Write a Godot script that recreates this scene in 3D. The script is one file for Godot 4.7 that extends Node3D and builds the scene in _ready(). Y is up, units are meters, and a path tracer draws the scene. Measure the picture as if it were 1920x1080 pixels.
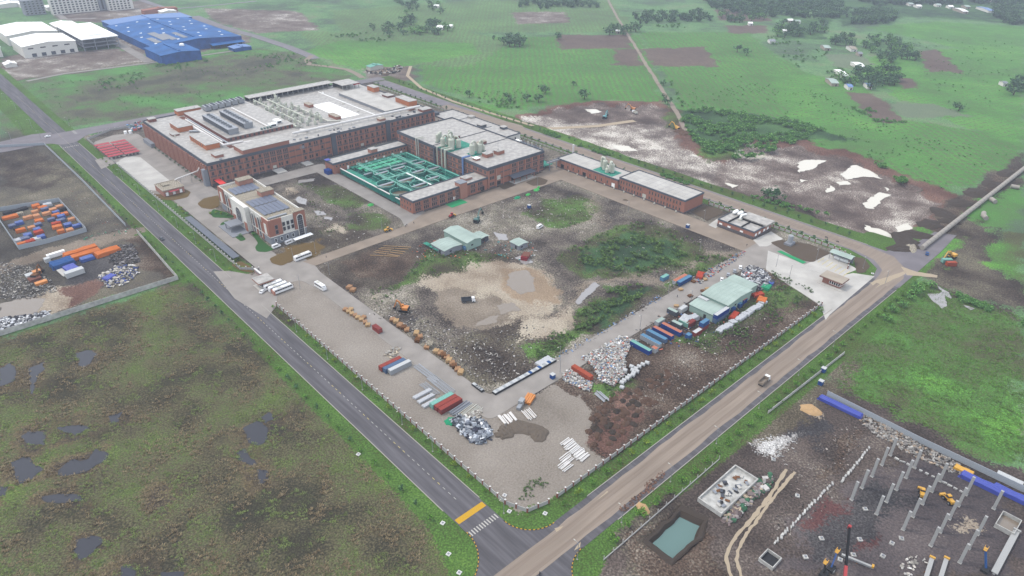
extends Node3D
# An industrial park seen from a drone: a brick factory, its yards, roads, plots and the fields behind.
# World: -z runs along the long asphalt road, +x along the dusty road; photo pixels (1920 x 1080) become ground points with g().

const CAM_H := 205.0
const FOC := 1298.085
const K := 1.75
var AX := Vector3(0.723527, 0.006214, 0.690268)     # world x, y, z axes in camera space (set in cam_axes)
var AY := Vector3(0.00739, 0.86031, 0.50972)
var AZ := Vector3.ZERO
var M := {}
var names := {}
var meshes := {}
var rng := RandomNumberGenerator.new()
var mono_font: SystemFont

func cam_axes() -> void:
	var va := Vector3(-427 - 960, 540 + 241, -FOC).normalized()
	var vb := Vector3(2600 - 960, 540 + 215, -FOC).normalized()
	vb = (vb - va * va.dot(vb)).normalized()
	AZ = -va
	AX = vb
	AY = AZ.cross(AX)

func g(px: float, py: float, h := 0.0) -> Vector3:
	var c := Vector3(px - 960.0, 540.0 - py, -FOC)
	var d := Vector3(AX.dot(c), AY.dot(c), AZ.dot(c))
	return Vector3(0, CAM_H, 0) + d * ((h - CAM_H) / d.y)

func g2(px: float, py: float) -> Vector2:
	var p := g(px, py)
	return Vector2(p.x, p.z)

# ---------------------------------------------------------------- colours: values as the eye reads them in daylight, turned into base colours
func pc(r: float, gg: float, b: float) -> Color:
	var c := Color(r / 255.0, gg / 255.0, b / 255.0).srgb_to_linear()
	return Color(minf(c.r / K, 0.82), minf(c.g / K, 0.82), minf(c.b / K, 0.82)).linear_to_srgb()

func pl(r: float, gg: float, b: float) -> Color:
	return pc(r, gg, b).srgb_to_linear()

func mat(key: String, c: Color, rough := 0.85, metal := 0.0, tex: Texture2D = null, scale := 0.1) -> StandardMaterial3D:
	var m := StandardMaterial3D.new()
	m.resource_name = key
	m.albedo_color = c
	m.roughness = rough
	m.metallic = metal
	if rough >= 0.6: m.metallic_specular = 0.15
	if tex:
		m.albedo_texture = tex
		m.uv1_triplanar = true
		m.uv1_world_triplanar = true
		m.uv1_scale = Vector3.ONE * scale
	M[key] = m
	return m

# ---------------------------------------------------------------- mesh builder
class B:
	var v := PackedVector3Array()
	var n := PackedVector3Array()
	var c := PackedColorArray()
	var col := Color.WHITE
	var use_col := false
	var xf := Transform3D()
	func tri(a: Vector3, b: Vector3, d: Vector3) -> void:
		a = xf * a; b = xf * b; d = xf * d
		var nn := (d - a).cross(b - a).normalized()
		v.push_back(a); v.push_back(b); v.push_back(d)
		n.push_back(nn); n.push_back(nn); n.push_back(nn)
		if use_col:
			c.push_back(col); c.push_back(col); c.push_back(col)
	func trin(a: Vector3, b: Vector3, d: Vector3, na: Vector3, nb: Vector3, nd: Vector3) -> void:
		if (d - a).cross(b - a).dot(na + nb + nd) < 0.0:
			var sw := b
			b = d
			d = sw
			sw = nb
			nb = nd
			nd = sw
		v.push_back(xf * a); v.push_back(xf * b); v.push_back(xf * d)
		n.push_back((xf.basis * na).normalized()); n.push_back((xf.basis * nb).normalized()); n.push_back((xf.basis * nd).normalized())
		if use_col:
			c.push_back(col); c.push_back(col); c.push_back(col)
	func quad(a: Vector3, b: Vector3, d: Vector3, e: Vector3) -> void:
		tri(a, b, d); tri(a, d, e)
	func box(o: Vector3, s: Vector3, yaw := 0.0) -> void:
		var bs := Basis(Vector3.UP, yaw)
		boxt(Transform3D(bs, o), s)
	func boxt(t: Transform3D, s: Vector3) -> void:
		var h := s * 0.5
		var p := []
		for i in 8:
			p.append(t * Vector3(h.x if i & 1 else -h.x, h.y if i & 2 else -h.y, h.z if i & 4 else -h.z))
		quad(p[4], p[6], p[7], p[5]); quad(p[1], p[3], p[2], p[0])
		quad(p[0], p[2], p[6], p[4]); quad(p[5], p[7], p[3], p[1])
		quad(p[2], p[3], p[7], p[6]); quad(p[0], p[4], p[5], p[1])
	func bar(a: Vector3, b: Vector3, w: float, h := -1.0) -> void:
		var d := b - a
		var l := d.length()
		if l < 0.001: return
		var up := Vector3.UP if absf(d.normalized().y) < 0.95 else Vector3.RIGHT
		var t := Transform3D(Basis.looking_at(d, up), (a + b) * 0.5)
		boxt(t, Vector3(w, h if h > 0 else w, l))
	func cyl(a: Vector3, b: Vector3, ra: float, rb: float, seg := 10, caps := true) -> void:
		var d := (b - a).normalized()
		var up := Vector3.UP if absf(d.y) < 0.95 else Vector3.RIGHT
		var s := d.cross(up).normalized()
		var t := s.cross(d)
		for i in seg:
			var w0 := TAU * i / seg
			var w1 := TAU * (i + 1) / seg
			var n0 := s * cos(w0) + t * sin(w0)
			var n1 := s * cos(w1) + t * sin(w1)
			var p0 := a + n0 * ra
			var p1 := a + n1 * ra
			var q0 := b + n0 * rb
			var q1 := b + n1 * rb
			if rb > 0.0001:
				trin(p0, q0, q1, n0, n0, n1)
			trin(p0, q1, p1, n0, n1, n1)
			if caps:
				if rb > 0.0001: tri(b, q1, q0)
				tri(a, p0, p1)
	func tube(pts: Array, r: float, seg := 8) -> void:
		for i in pts.size() - 1:
			cyl(pts[i], pts[i + 1], r, r, seg, i == 0 or i == pts.size() - 2)
			if i > 0: ball(pts[i], r, 4, seg)
	func lathe(o: Vector3, prof: Array, seg := 12) -> void:
		for k in prof.size() - 1:
			var a: Vector2 = prof[k]
			var b: Vector2 = prof[k + 1]
			var sl := Vector2(b.y - a.y, a.x - b.x).normalized()
			for i in seg:
				var w0 := TAU * i / seg
				var w1 := TAU * (i + 1) / seg
				var n0 := Vector3(cos(w0) * sl.x, sl.y, sin(w0) * sl.x)
				var n1 := Vector3(cos(w1) * sl.x, sl.y, sin(w1) * sl.x)
				var p0 := o + Vector3(cos(w0) * a.x, a.y, sin(w0) * a.x)
				var p1 := o + Vector3(cos(w1) * a.x, a.y, sin(w1) * a.x)
				var q0 := o + Vector3(cos(w0) * b.x, b.y, sin(w0) * b.x)
				var q1 := o + Vector3(cos(w1) * b.x, b.y, sin(w1) * b.x)
				trin(p0, q0, q1, n0, n0, n1)
				trin(p0, q1, p1, n0, n1, n1)
	func ball(o: Vector3, r: float, rows := 6, seg := 10, squash := 1.0) -> void:
		for j in rows:
			var a0 := PI * j / rows
			var a1 := PI * (j + 1) / rows
			for i in seg:
				var w0 := TAU * i / seg
				var w1 := TAU * (i + 1) / seg
				var p := [Vector3(sin(a0) * cos(w0), cos(a0), sin(a0) * sin(w0)), Vector3(sin(a0) * cos(w1), cos(a0), sin(a0) * sin(w1)), Vector3(sin(a1) * cos(w1), cos(a1), sin(a1) * sin(w1)), Vector3(sin(a1) * cos(w0), cos(a1), sin(a1) * sin(w0))]
				var q := []
				for x in p: q.append(o + Vector3(x.x, x.y * squash, x.z) * r)
				trin(q[0], q[1], q[2], p[0], p[1], p[2])
				if j < rows - 1: trin(q[0], q[2], q[3], p[0], p[2], p[3])
	func prism(poly: PackedVector2Array, y0: float, y1: float, sides := true) -> void:
		var idx := Geometry2D.triangulate_polygon(poly)
		for i in range(0, idx.size(), 3):
			var a := poly[idx[i]]
			var b := poly[idx[i + 1]]
			var d := poly[idx[i + 2]]
			if (b - a).cross(d - a) > 0.0:
				tri(Vector3(a.x, y1, a.y), Vector3(b.x, y1, b.y), Vector3(d.x, y1, d.y))
			else:
				tri(Vector3(a.x, y1, a.y), Vector3(d.x, y1, d.y), Vector3(b.x, y1, b.y))
		if sides:
			for i in poly.size():
				var a := poly[i]
				var b := poly[(i + 1) % poly.size()]
				quad(Vector3(a.x, y0, a.y), Vector3(a.x, y1, a.y), Vector3(b.x, y1, b.y), Vector3(b.x, y0, b.y))
	func mesh(m: Material = null, into: ArrayMesh = null) -> ArrayMesh:
		var am := into if into else ArrayMesh.new()
		if v.is_empty(): return am
		var arr := []
		arr.resize(Mesh.ARRAY_MAX)
		arr[Mesh.ARRAY_VERTEX] = v
		arr[Mesh.ARRAY_NORMAL] = n
		if use_col: arr[Mesh.ARRAY_COLOR] = c
		am.add_surface_from_arrays(Mesh.PRIMITIVE_TRIANGLES, arr)
		if m: am.surface_set_material(am.get_surface_count() - 1, m)
		return am

func numbered(called: String) -> String:
	var k: int = names.get(called, 0)
	names[called] = k + 1
	return called if k == 0 else "%s_%03d" % [called, k]

func tag(o: Node3D, label: String, category: String, group := "", kind := "") -> Node3D:
	if label: o.set_meta("label", label)
	if category: o.set_meta("category", category)
	if group: o.set_meta("group", group)
	if kind: o.set_meta("kind", kind)
	return o

func thing(called: String, label: String, category: String, at := Vector3.ZERO, yaw := 0.0, group := "") -> Node3D:
	var o := Node3D.new()
	o.name = numbered(called)
	add_child(o)
	o.position = at
	o.rotation.y = yaw
	tag(o, label, category, group)
	return o

func part(parent: Node3D, called: String, m: Mesh, at := Vector3.ZERO, material: Material = null) -> MeshInstance3D:
	var o := MeshInstance3D.new()
	o.name = numbered(called) if parent == self else called
	o.mesh = m
	if material: o.material_override = material
	o.position = at
	parent.add_child(o, true)
	return o

func bp(parent: Node3D, called: String, b: B, material: Material, at := Vector3.ZERO) -> MeshInstance3D:
	return part(parent, called, b.mesh(material), at)

# a box part, sharing its mesh with equal boxes of the same material; centre and size
func bx(parent: Node3D, called: String, o: Vector3, s: Vector3, key: String, yaw := 0.0) -> MeshInstance3D:
	var id := "%s|%.2f|%.2f|%.2f" % [key, s.x, s.y, s.z]
	if not meshes.has(id):
		var b := B.new()
		b.box(Vector3.ZERO, s)
		meshes[id] = b.mesh(M[key])
	var p := part(parent, called, meshes[id], o)
	p.rotation.y = yaw
	return p

func copy(o: Node3D, at: Vector3, yaw := 0.0, label := "", group := "") -> Node3D:
	var base := String(o.name)
	var re := RegEx.create_from_string("_\\d{3}$")
	base = re.sub(base, "")
	var r: Node3D = o.duplicate()
	r.name = numbered(base)
	add_child(r)
	r.position = at
	r.rotation.y = yaw
	if label: r.set_meta("label", label)
	if group: r.set_meta("group", group)
	return r

func struct(called: String, b: B, key: String) -> MeshInstance3D:
	var o := bp(self, called, b, M[key])
	o.set_meta("kind", "structure")
	return o

func poly_px(a: Array) -> PackedVector2Array:
	var r := PackedVector2Array()
	for i in range(0, a.size(), 2): r.append(g2(a[i], a[i + 1]))
	return r

func poly_w(a: Array) -> PackedVector2Array:
	var r := PackedVector2Array()
	for i in range(0, a.size(), 2): r.append(Vector2(a[i], a[i + 1]))
	return r

func rect_w(x0: float, z0: float, x1: float, z1: float) -> PackedVector2Array:
	return PackedVector2Array([Vector2(x0, z0), Vector2(x1, z0), Vector2(x1, z1), Vector2(x0, z1)])

# a polygon whose straight edges are broken up and pushed about, for soil, water and lawn edges
func ragged(p: PackedVector2Array, step: float, amp: float, sd: int) -> PackedVector2Array:
	var nz := FastNoiseLite.new()
	nz.seed = sd
	nz.frequency = 0.35 / step
	var r := PackedVector2Array()
	for i in p.size():
		var a := p[i]
		var b := p[(i + 1) % p.size()]
		var k := maxi(1, int(a.distance_to(b) / step))
		for j in k:
			var q := a.lerp(b, float(j) / k)
			r.append(q + Vector2(nz.get_noise_2d(q.x, q.y), nz.get_noise_2d(q.x + 300.0, q.y)) * amp)
	return r

# corners of a polygon rounded with arcs of radius r (only the corners listed, or all)
func rounded(p: PackedVector2Array, r: float, only: Array = []) -> PackedVector2Array:
	var o := PackedVector2Array()
	for i in p.size():
		if only and not only.has(i):
			o.append(p[i])
			continue
		var a := p[(i + p.size() - 1) % p.size()]
		var b := p[i]
		var c := p[(i + 1) % p.size()]
		var u := (a - b).normalized()
		var w := (c - b).normalized()
		var rr := minf(r, minf(a.distance_to(b), b.distance_to(c)) * 0.48)
		var s := b + u * rr
		var e := b + w * rr
		for k in 8:
			var t := k / 7.0
			o.append(s.lerp(b, t).lerp(b.lerp(e, t), t))
	return o

# the straight and bent line of a road as a polygon of the given width
func ribbon(p: PackedVector2Array, w: float) -> PackedVector2Array:
	var l := PackedVector2Array()
	var r := PackedVector2Array()
	for i in p.size():
		var d := (p[mini(i + 1, p.size() - 1)] - p[maxi(i - 1, 0)]).normalized()
		var nn := Vector2(-d.y, d.x) * w * 0.5
		l.append(p[i] + nn)
		r.append(p[i] - nn)
	r.reverse()
	l.append_array(r)
	return l

# ================================================================ the ground: what grows or lies where, as one map of soils and growths
const FW := Vector2(0.678533, -0.734570)
const RT := Vector2(0.734570, 0.678533)
# each tile: U0, U1, V0, V1 (metres across and along the map's own axes), texture width, grid step
const TILES := [[-300.0, 290.0, 100.0, 300.0, 2048, 2.0], [-430.0, 430.0, 300.0, 500.0, 2048, 2.5], [-700.0, 700.0, 500.0, 860.0, 2048, 4.0], [-1250.0, 1250.0, 860.0, 1640.0, 2048, 9.0]]

var regs := []           # [id, polygon in world x, z]
var LUT := []            # per id: PackedByteArray of 256 * 3 colours
var RW := []             # per id: weights of coarse, middle, fine noise, grain, row pattern, speckle threshold
var RH := PackedFloat32Array()   # per id: relief in metres
var RB := PackedFloat32Array()   # per id: base height
var NA: PackedByteArray
var NB: PackedByteArray
var NF: PackedByteArray
var relief_noise := FastNoiseLite.new()

func region(stops: Array, w: Array, relief := 0.1, base := -0.05) -> void:
	# stops: [t, r, g, b]; w: coarse, mid, fine weights, grain, rows kind, speckle threshold (256 = none)
	var lut := PackedByteArray()
	lut.resize(256 * 3)
	for i in 256:
		var t := i / 255.0
		var a: Array = stops[0]
		var b: Array = stops[-1]
		for k in stops.size() - 1:
			if t >= stops[k][0] and t <= stops[k + 1][0]:
				a = stops[k]
				b = stops[k + 1]
		var f: float = 0.0 if b[0] == a[0] else clampf((t - a[0]) / (b[0] - a[0]), 0.0, 1.0)
		var c := pc(lerpf(a[1], b[1], f), lerpf(a[2], b[2], f), lerpf(a[3], b[3], f))
		lut[i * 3] = c.r8
		lut[i * 3 + 1] = c.g8
		lut[i * 3 + 2] = c.b8
	LUT.append(lut)
	RW.append(PackedInt32Array([w[0] * 1.25, w[1] * 1.4, w[2] * 1.35, w[3] * 1.2, w[4], w[5]]))
	RH.append(relief)
	RB.append(base)

func define_regions() -> void:
	# 0 mixed far grassland
	region([[0, 88, 104, 84], [0.3, 96, 122, 88], [0.5, 100, 138, 92], [0.7, 112, 152, 98], [1, 124, 132, 104]], [110, 60, 70, 30, 0, 256], 0.35)
	# 1 marsh: dark wet ground, brown reed, olive and fresh grass
	region([[0, 68, 65, 54], [0.2, 84, 79, 62], [0.36, 102, 95, 74], [0.5, 102, 100, 74], [0.65, 98, 104, 70], [0.85, 96, 110, 64], [1, 104, 122, 64]], [110, 110, 90, 46, 0, 256], 0.5)
	# 2 mown verge
	region([[0, 92, 84, 60], [0.2, 80, 96, 52], [0.5, 82, 112, 54], [0.8, 92, 126, 60], [1, 106, 138, 66]], [60, 60, 90, 34, 0, 253], 0.06)
	# 3 bare plot by the asphalt road
	region([[0, 70, 66, 62], [0.3, 92, 87, 80], [0.55, 108, 101, 92], [0.75, 112, 106, 88], [1, 142, 134, 120]], [90, 80, 80, 40, 0, 250], 0.15)
	# 4 rough field behind the factory
	region([[0, 80, 82, 70], [0.35, 106, 102, 88], [0.52, 100, 116, 80], [0.7, 90, 126, 74], [1, 96, 146, 80]], [130, 60, 70, 26, 0, 256], 0.5)
	# 5 bare lots far off
	region([[0, 98, 88, 82], [0.4, 124, 110, 102], [0.65, 132, 124, 116], [0.85, 150, 140, 130], [1, 198, 192, 184]], [90, 90, 80, 24, 0, 256], 0.2)
	# 6 churned mud of the empty middle plot
	region([[0, 62, 56, 53], [0.25, 88, 81, 76], [0.5, 118, 109, 101], [0.7, 136, 127, 117], [0.82, 116, 116, 92], [0.92, 156, 147, 136], [1, 182, 173, 162]], [80, 110, 100, 46, 0, 249], 0.25)
	# 7 trodden tan yard
	region([[0, 122, 113, 103], [0.3, 146, 137, 127], [0.6, 158, 149, 139], [0.85, 166, 158, 148], [1, 180, 172, 161]], [80, 50, 34, 14, 0, 255], 0.05)
	# 8 dark dug soil
	region([[0, 58, 50, 46], [0.3, 78, 66, 58], [0.55, 96, 80, 70], [0.8, 112, 98, 86], [1, 140, 130, 118]], [60, 100, 110, 46, 0, 246], 0.35)
	# 9 quarry floor
	region([[0, 96, 86, 82], [0.3, 122, 110, 104], [0.48, 140, 130, 122], [0.6, 158, 148, 140], [0.68, 204, 196, 184], [1, 236, 230, 218]], [70, 100, 120, 24, 0, 256], 0.3, -2.4)
	# 10 planted field, rows of bare pits
	region([[0, 86, 122, 68], [0.5, 88, 140, 70], [1, 104, 156, 76]], [90, 50, 50, 20, 1, 256], 0.15)
	# 11 ploughed plot
	region([[0, 98, 84, 77], [0.5, 112, 98, 89], [1, 126, 113, 101]], [70, 40, 60, 18, 0, 256], 0.1)
	# 12 green pasture by the works
	region([[0, 84, 84, 62], [0.25, 98, 100, 72], [0.45, 92, 116, 66], [0.65, 88, 130, 64], [0.85, 96, 148, 66], [1, 112, 164, 72]], [120, 80, 80, 34, 0, 256], 0.3)
	# 13 building site, dark compacted earth
	region([[0, 62, 55, 52], [0.3, 82, 73, 68], [0.55, 95, 84, 79], [0.8, 110, 99, 92], [1, 138, 128, 118]], [100, 80, 90, 36, 0, 250], 0.12)
	# 14 scrub
	region([[0, 54, 72, 54], [0.4, 70, 98, 66], [0.7, 84, 118, 72], [1, 100, 134, 82]], [80, 70, 90, 30, 0, 256], 0.3)
	# 15 pale sand
	region([[0, 134, 118, 102], [0.3, 168, 154, 136], [0.6, 184, 172, 154], [1, 200, 190, 170]], [110, 80, 60, 22, 0, 256], 0.08)
	# 16 weeds over mud
	region([[0, 72, 67, 58], [0.3, 92, 88, 70], [0.5, 88, 102, 62], [0.8, 92, 118, 64], [1, 100, 134, 68]], [80, 120, 110, 46, 0, 254], 0.35)
	# 17 red-brown earth
	region([[0, 92, 66, 58], [0.5, 118, 90, 80], [1, 140, 112, 100]], [60, 80, 80, 30, 0, 256], 0.2)
	# 18 withered lawn
	region([[0, 98, 80, 52], [0.5, 118, 96, 60], [1, 132, 110, 72]], [40, 50, 80, 22, 0, 256], 0.02)
	# 19 lawn
	region([[0, 52, 84, 46], [0.5, 64, 104, 54], [1, 84, 122, 60]], [40, 60, 80, 26, 0, 256], 0.02)
	# 20 dirt track
	region([[0, 118, 106, 94], [0.5, 142, 130, 116], [1, 166, 154, 140]], [50, 80, 80, 24, 0, 256], 0.04)
	# 21 fresh pasture without pits
	region([[0, 90, 124, 72], [0.5, 92, 144, 72], [1, 108, 160, 78]], [110, 60, 40, 20, 2, 256], 0.2)
	# 22 dark gravel
	region([[0, 56, 54, 56], [0.5, 78, 75, 76], [1, 104, 100, 99]], [60, 90, 100, 40, 0, 256], 0.2)
	# 23 lime
	region([[0, 122, 116, 112], [0.4, 170, 166, 162], [0.7, 206, 203, 200], [1, 228, 226, 222]], [60, 130, 120, 30, 0, 256], 0.2)
	# 24 dug bank
	region([[0, 62, 54, 50], [0.4, 84, 75, 68], [0.7, 100, 92, 82], [1, 122, 116, 98]], [60, 110, 110, 44, 0, 252], 0.6)
	# 25 stony strip
	region([[0, 84, 76, 64], [0.5, 106, 98, 82], [0.8, 122, 114, 98], [1, 156, 148, 134]], [40, 80, 120, 40, 0, 247], 0.15)
	# 26 dark red brick dust
	region([[0, 86, 58, 56], [0.5, 100, 68, 66], [1, 116, 84, 80]], [50, 80, 80, 26, 0, 252], 0.05)
	# 27 purple-grey slag
	region([[0, 76, 70, 72], [0.5, 94, 86, 86], [1, 118, 108, 106]], [110, 70, 70, 26, 0, 253], 0.04)
	# 28 hollow under the pit water and the marsh pools
	region([[0, 60, 54, 48], [1, 96, 88, 78]], [60, 90, 90, 30, 0, 256], 0.0, -3.4)
	# 29 pool bed
	region([[0, 64, 60, 56], [1, 92, 82, 70]], [60, 90, 90, 30, 0, 256], 0.0, -0.7)
	# 30 grey-green tilled plot
	region([[0, 104, 122, 96], [0.5, 116, 130, 104], [1, 126, 138, 110]], [60, 40, 40, 14, 0, 256], 0.1)
	# 31 field of sparse rows on brown
	region([[0, 96, 116, 84], [0.5, 104, 138, 88], [1, 118, 156, 96]], [90, 50, 60, 20, 3, 256], 0.15)
	# 32 brown quarry floor
	region([[0, 84, 74, 70], [0.3, 108, 94, 88], [0.55, 124, 111, 104], [0.78, 142, 130, 122], [0.9, 176, 166, 156], [1, 220, 212, 200]], [90, 100, 110, 26, 0, 256], 0.3, -2.4)
	# 33 wet orange sand
	region([[0, 138, 120, 102], [0.5, 160, 140, 118], [1, 182, 162, 138]], [90, 80, 60, 20, 0, 256], 0.05)
	# 34 muddy rim of the pools
	region([[0, 82, 74, 60], [0.5, 104, 92, 72], [1, 120, 110, 82]], [60, 120, 110, 40, 0, 256], 0.16, -0.28)

func R(id: int, a: Array) -> void:
	regs.append([id, poly_px(a)])

func RWd(id: int, x0: float, z0: float, x1: float, z1: float) -> void:
	regs.append([id, rect_w(x0, z0, x1, z1)])

func RS(id: int, w: float, a: Array) -> void:
	regs.append([id, ribbon(poly_px(a), w)])

func map_regions() -> void:
	# far land, back to front
	R(31, [620, 20, 900, 0, 1140, 0, 1200, 60, 900, 60, 640, 60])
	R(10, [880, 70, 1200, 65, 1250, 200, 1150, 185, 980, 205, 800, 160, 780, 120])
	R(10, [1200, 60, 1400, 60, 1460, 105, 1640, 215, 1920, 260, 1920, 300, 1760, 365, 1660, 310, 1450, 255, 1280, 205])
	R(31, [560, 60, 880, 60, 960, 80, 880, 125, 700, 120, 600, 90])
	R(21, [1620, 50, 1760, 40, 1920, 50, 1920, 280, 1780, 225, 1690, 190, 1600, 120, 1660, 100, 1800, 90])
	R(21, [1440, 130, 1600, 150, 1690, 230, 1760, 330, 1660, 300, 1560, 280, 1460, 200])
	R(21, [640, 75, 880, 80, 900, 100, 760, 122, 760, 150, 850, 185, 960, 200, 900, 215, 780, 160, 660, 125, 560, 95])
	R(11, [1045, 66, 1180, 64, 1182, 90, 1050, 92])
	R(11, [1150, 92, 1200, 92, 1206, 122, 1152, 122])
	R(11, [1205, 92, 1320, 86, 1348, 124, 1222, 124])
	R(11, [1360, 47, 1440, 47, 1440, 62, 1368, 62])
	R(11, [1722, 94, 1755, 92, 1805, 136, 1735, 134])
	R(11, [1585, 172, 1640, 178, 1700, 228, 1640, 230])
	R(30, [1660, 192, 1740, 192, 1825, 218, 1700, 220])
	R(11, [1680, 145, 1700, 145, 1722, 164, 1690, 166])
	R(30, [1545, 102, 1610, 100, 1640, 122, 1570, 128])
	R(11, [1340, 18, 1420, 15, 1450, 40, 1350, 38])
	R(5, [960, 22, 1060, 22, 1070, 42, 970, 45])
	R(14, [1560, 0, 1920, 0, 1920, 45, 1700, 30, 1580, 50])
	R(14, [1480, 35, 1560, 35, 1540, 75, 1450, 70])
	R(14, [1270, 205, 1330, 205, 1480, 225, 1600, 262, 1520, 262, 1420, 300, 1330, 302, 1290, 250])
	R(5, [380, 15, 560, 20, 600, 55, 480, 62, 400, 38])
	R(4, [20, 150, 270, 115, 460, 88, 560, 98, 640, 128, 660, 146, 265, 222, 110, 240])
	R(3, [20, 140, 150, 108, 300, 112, 280, 118, 30, 152])
	R(5, [0, 108, 60, 96, 150, 96, 220, 90, 285, 112, 30, 150, 0, 128])
	R(5, [100, 15, 270, 0, 330, 30, 180, 42, 110, 36])
	R(5, [190, 40, 450, 60, 475, 78, 300, 110, 230, 90])
	R(4, [0, 180, 60, 235, 95, 262, 0, 272])
	# the bare ground round the far yard by the corner
	R(5, [680, 128, 770, 122, 775, 150, 700, 150])
	# excavated ground and its banks
	R(17, [955, 222, 1010, 205, 1100, 188, 1245, 190, 1275, 215, 1300, 262, 1380, 300, 1400, 256, 1500, 262, 1600, 285, 1660, 310, 1790, 365, 1700, 470, 1650, 460, 1600, 440, 1300, 345, 1150, 290, 1010, 235])
	R(9, [975, 224, 1020, 208, 1100, 194, 1240, 196, 1255, 225, 1270, 268, 1340, 300, 1370, 312, 1410, 268, 1500, 275, 1590, 295, 1650, 320, 1700, 345, 1770, 375, 1690, 452, 1640, 452, 1590, 430, 1300, 338, 1150, 280, 1020, 235])
	R(32, [1400, 270, 1500, 275, 1590, 295, 1650, 320, 1700, 345, 1770, 375, 1690, 452, 1640, 452, 1590, 430, 1400, 370, 1330, 330])
	R(32, [1010, 210, 1100, 194, 1240, 196, 1255, 225, 1180, 230, 1060, 222])
	R(24, [1010, 238, 1150, 285, 1300, 340, 1480, 400, 1480, 412, 1300, 358, 1150, 302, 1010, 250])
	R(16, [1250, 200, 1280, 205, 1272, 245, 1250, 235])
	R(16, [1310, 268, 1395, 252, 1378, 300, 1330, 300])
	R(24, [1440, 370, 1520, 385, 1530, 410, 1470, 395])
	# dug strip by the pipe and the broken road end
	R(24, [1690, 470, 1780, 375, 1920, 285, 1920, 370, 1870, 420, 1840, 470, 1920, 560, 1920, 585, 1760, 530, 1700, 500])
	R(8, [1720, 440, 1850, 350, 1900, 310, 1900, 330, 1760, 440, 1735, 460])
	R(12, [1840, 470, 1870, 430, 1920, 430, 1920, 555])
	R(21, [1810, 400, 1880, 350, 1920, 350, 1920, 410, 1850, 425])
	# pasture beyond the dusty road
	R(12, [1690, 525, 1760, 530, 1920, 590, 1920, 880, 1560, 735, 1560, 690, 1600, 650, 1480, 700])
	R(24, [1745, 520, 1800, 545, 1920, 590, 1920, 600, 1790, 560, 1740, 535])
	# verges of the roads, running on below them
	RWd(6, 118, -716, 432, -118)
	RWd(2, 404, -150, 470, -100)
	RWd(12, 446, -130, 500, -100)
	RWd(2, 438, -720, 462, -128)
	RWd(2, 423, -700, 438, -150)
	RWd(2, 88, -1500, 126, -40)
	RWd(25, 83, -420, 89, -110)
	RWd(2, -50, -140, 420, -92)
	RWd(2, 395, -150, 432, -116)
	# marsh
	R(1, [-400, 780, 0, 637, 335, 532, 372, 548, 480, 660, 560, 742, 690, 870, 800, 985, 850, 1090, 850, 1300, -400, 1300])
	R(16, [335, 530, 360, 530, 480, 640, 460, 660, 350, 560])
	# plots left of the asphalt road
	R(3, [-300, 330, 0, 272, 90, 272, 180, 355, 245, 425, 250, 440, 0, 510, -300, 600])
	R(3, [-300, 610, 0, 505, 250, 440, 330, 518, 0, 628, -300, 730])
	R(24, [0, 280, 60, 275, 130, 330, 60, 360, 0, 345])
	R(8, [235, 445, 262, 440, 325, 515, 280, 528])
	R(22, [130, 470, 230, 460, 250, 500, 200, 540, 130, 530])
	R(20, [0, 490, 230, 430, 270, 425, 275, 434, 230, 444, 0, 512])
	R(15, [100, 535, 190, 528, 150, 565, 60, 600, 0, 618, 0, 590])
	R(17, [110, 540, 180, 525, 200, 545, 130, 570])
	RS(20, 3.0, [275, 425, 310, 412])
	# inside the wall
	RWd(7, 124.6, -352, 152, -130)
	RWd(7, 132, -176, 200, -128)
	R(16, [500, 580, 520, 572, 560, 600, 545, 612])
	R(8, [1085, 760, 1090, 735, 1060, 705, 1180, 640, 1300, 560, 1440, 505, 1500, 520, 1540, 570, 1140, 865, 1100, 840, 1110, 790])
	R(7, [870, 760, 1000, 745, 1080, 735, 1110, 770, 1090, 830, 1140, 865, 1015, 945, 945, 942, 860, 860])
	R(16, [1130, 720, 1180, 705, 1190, 720, 1150, 750])
	R(16, [1270, 640, 1360, 590, 1470, 530, 1530, 545, 1480, 590, 1400, 640, 1330, 660])
	R(8, [1340, 640, 1440, 580, 1500, 560, 1470, 600, 1380, 670])
	R(17, [1130, 780, 1180, 735, 1220, 740, 1200, 790, 1140, 850, 1100, 830])
	R(8, [1040, 720, 1060, 705, 1090, 735, 1080, 745])
	# verges and beds by the front of the factory
	RWd(2, 112, -620, 134, -372)
	RWd(3, 128, -700, 168, -640)
	RWd(18, 140, -540, 160, -515)
	# the plot between office and plant
	R(6, [505, 345, 600, 325, 640, 345, 750, 408, 740, 425, 720, 432, 610, 478, 575, 440, 560, 400, 500, 360])
	R(16, [560, 340, 640, 350, 700, 385, 660, 395, 600, 365])
	R(16, [650, 405, 720, 400, 735, 425, 660, 432])
	R(24, [575, 420, 640, 420, 700, 440, 610, 478, 585, 450])
	R(15, [620, 420, 650, 428, 640, 440, 612, 432])
	R(15, [540, 350, 560, 352, 556, 362, 536, 360])
	R(18, [505, 480, 590, 455, 612, 468, 555, 500, 520, 498, 505, 490])
	# the large empty plot
	R(16, [1120, 380, 1180, 395, 1200, 420, 1140, 430, 1100, 400])
	R(6, [592, 502, 615, 490, 720, 450, 800, 420, 1000, 350, 1050, 338, 1100, 352, 1200, 398, 1390, 466, 1395, 474, 1320, 515, 1140, 620, 940, 735, 905, 735, 740, 610, 610, 520])
	R(24, [600, 500, 690, 465, 760, 460, 830, 478, 800, 510, 700, 545, 640, 535])
	R(8, [640, 490, 720, 468, 790, 478, 760, 512, 680, 520])
	R(16, [800, 470, 870, 470, 960, 480, 880, 500, 800, 525, 740, 540, 730, 528, 790, 505])
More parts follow.
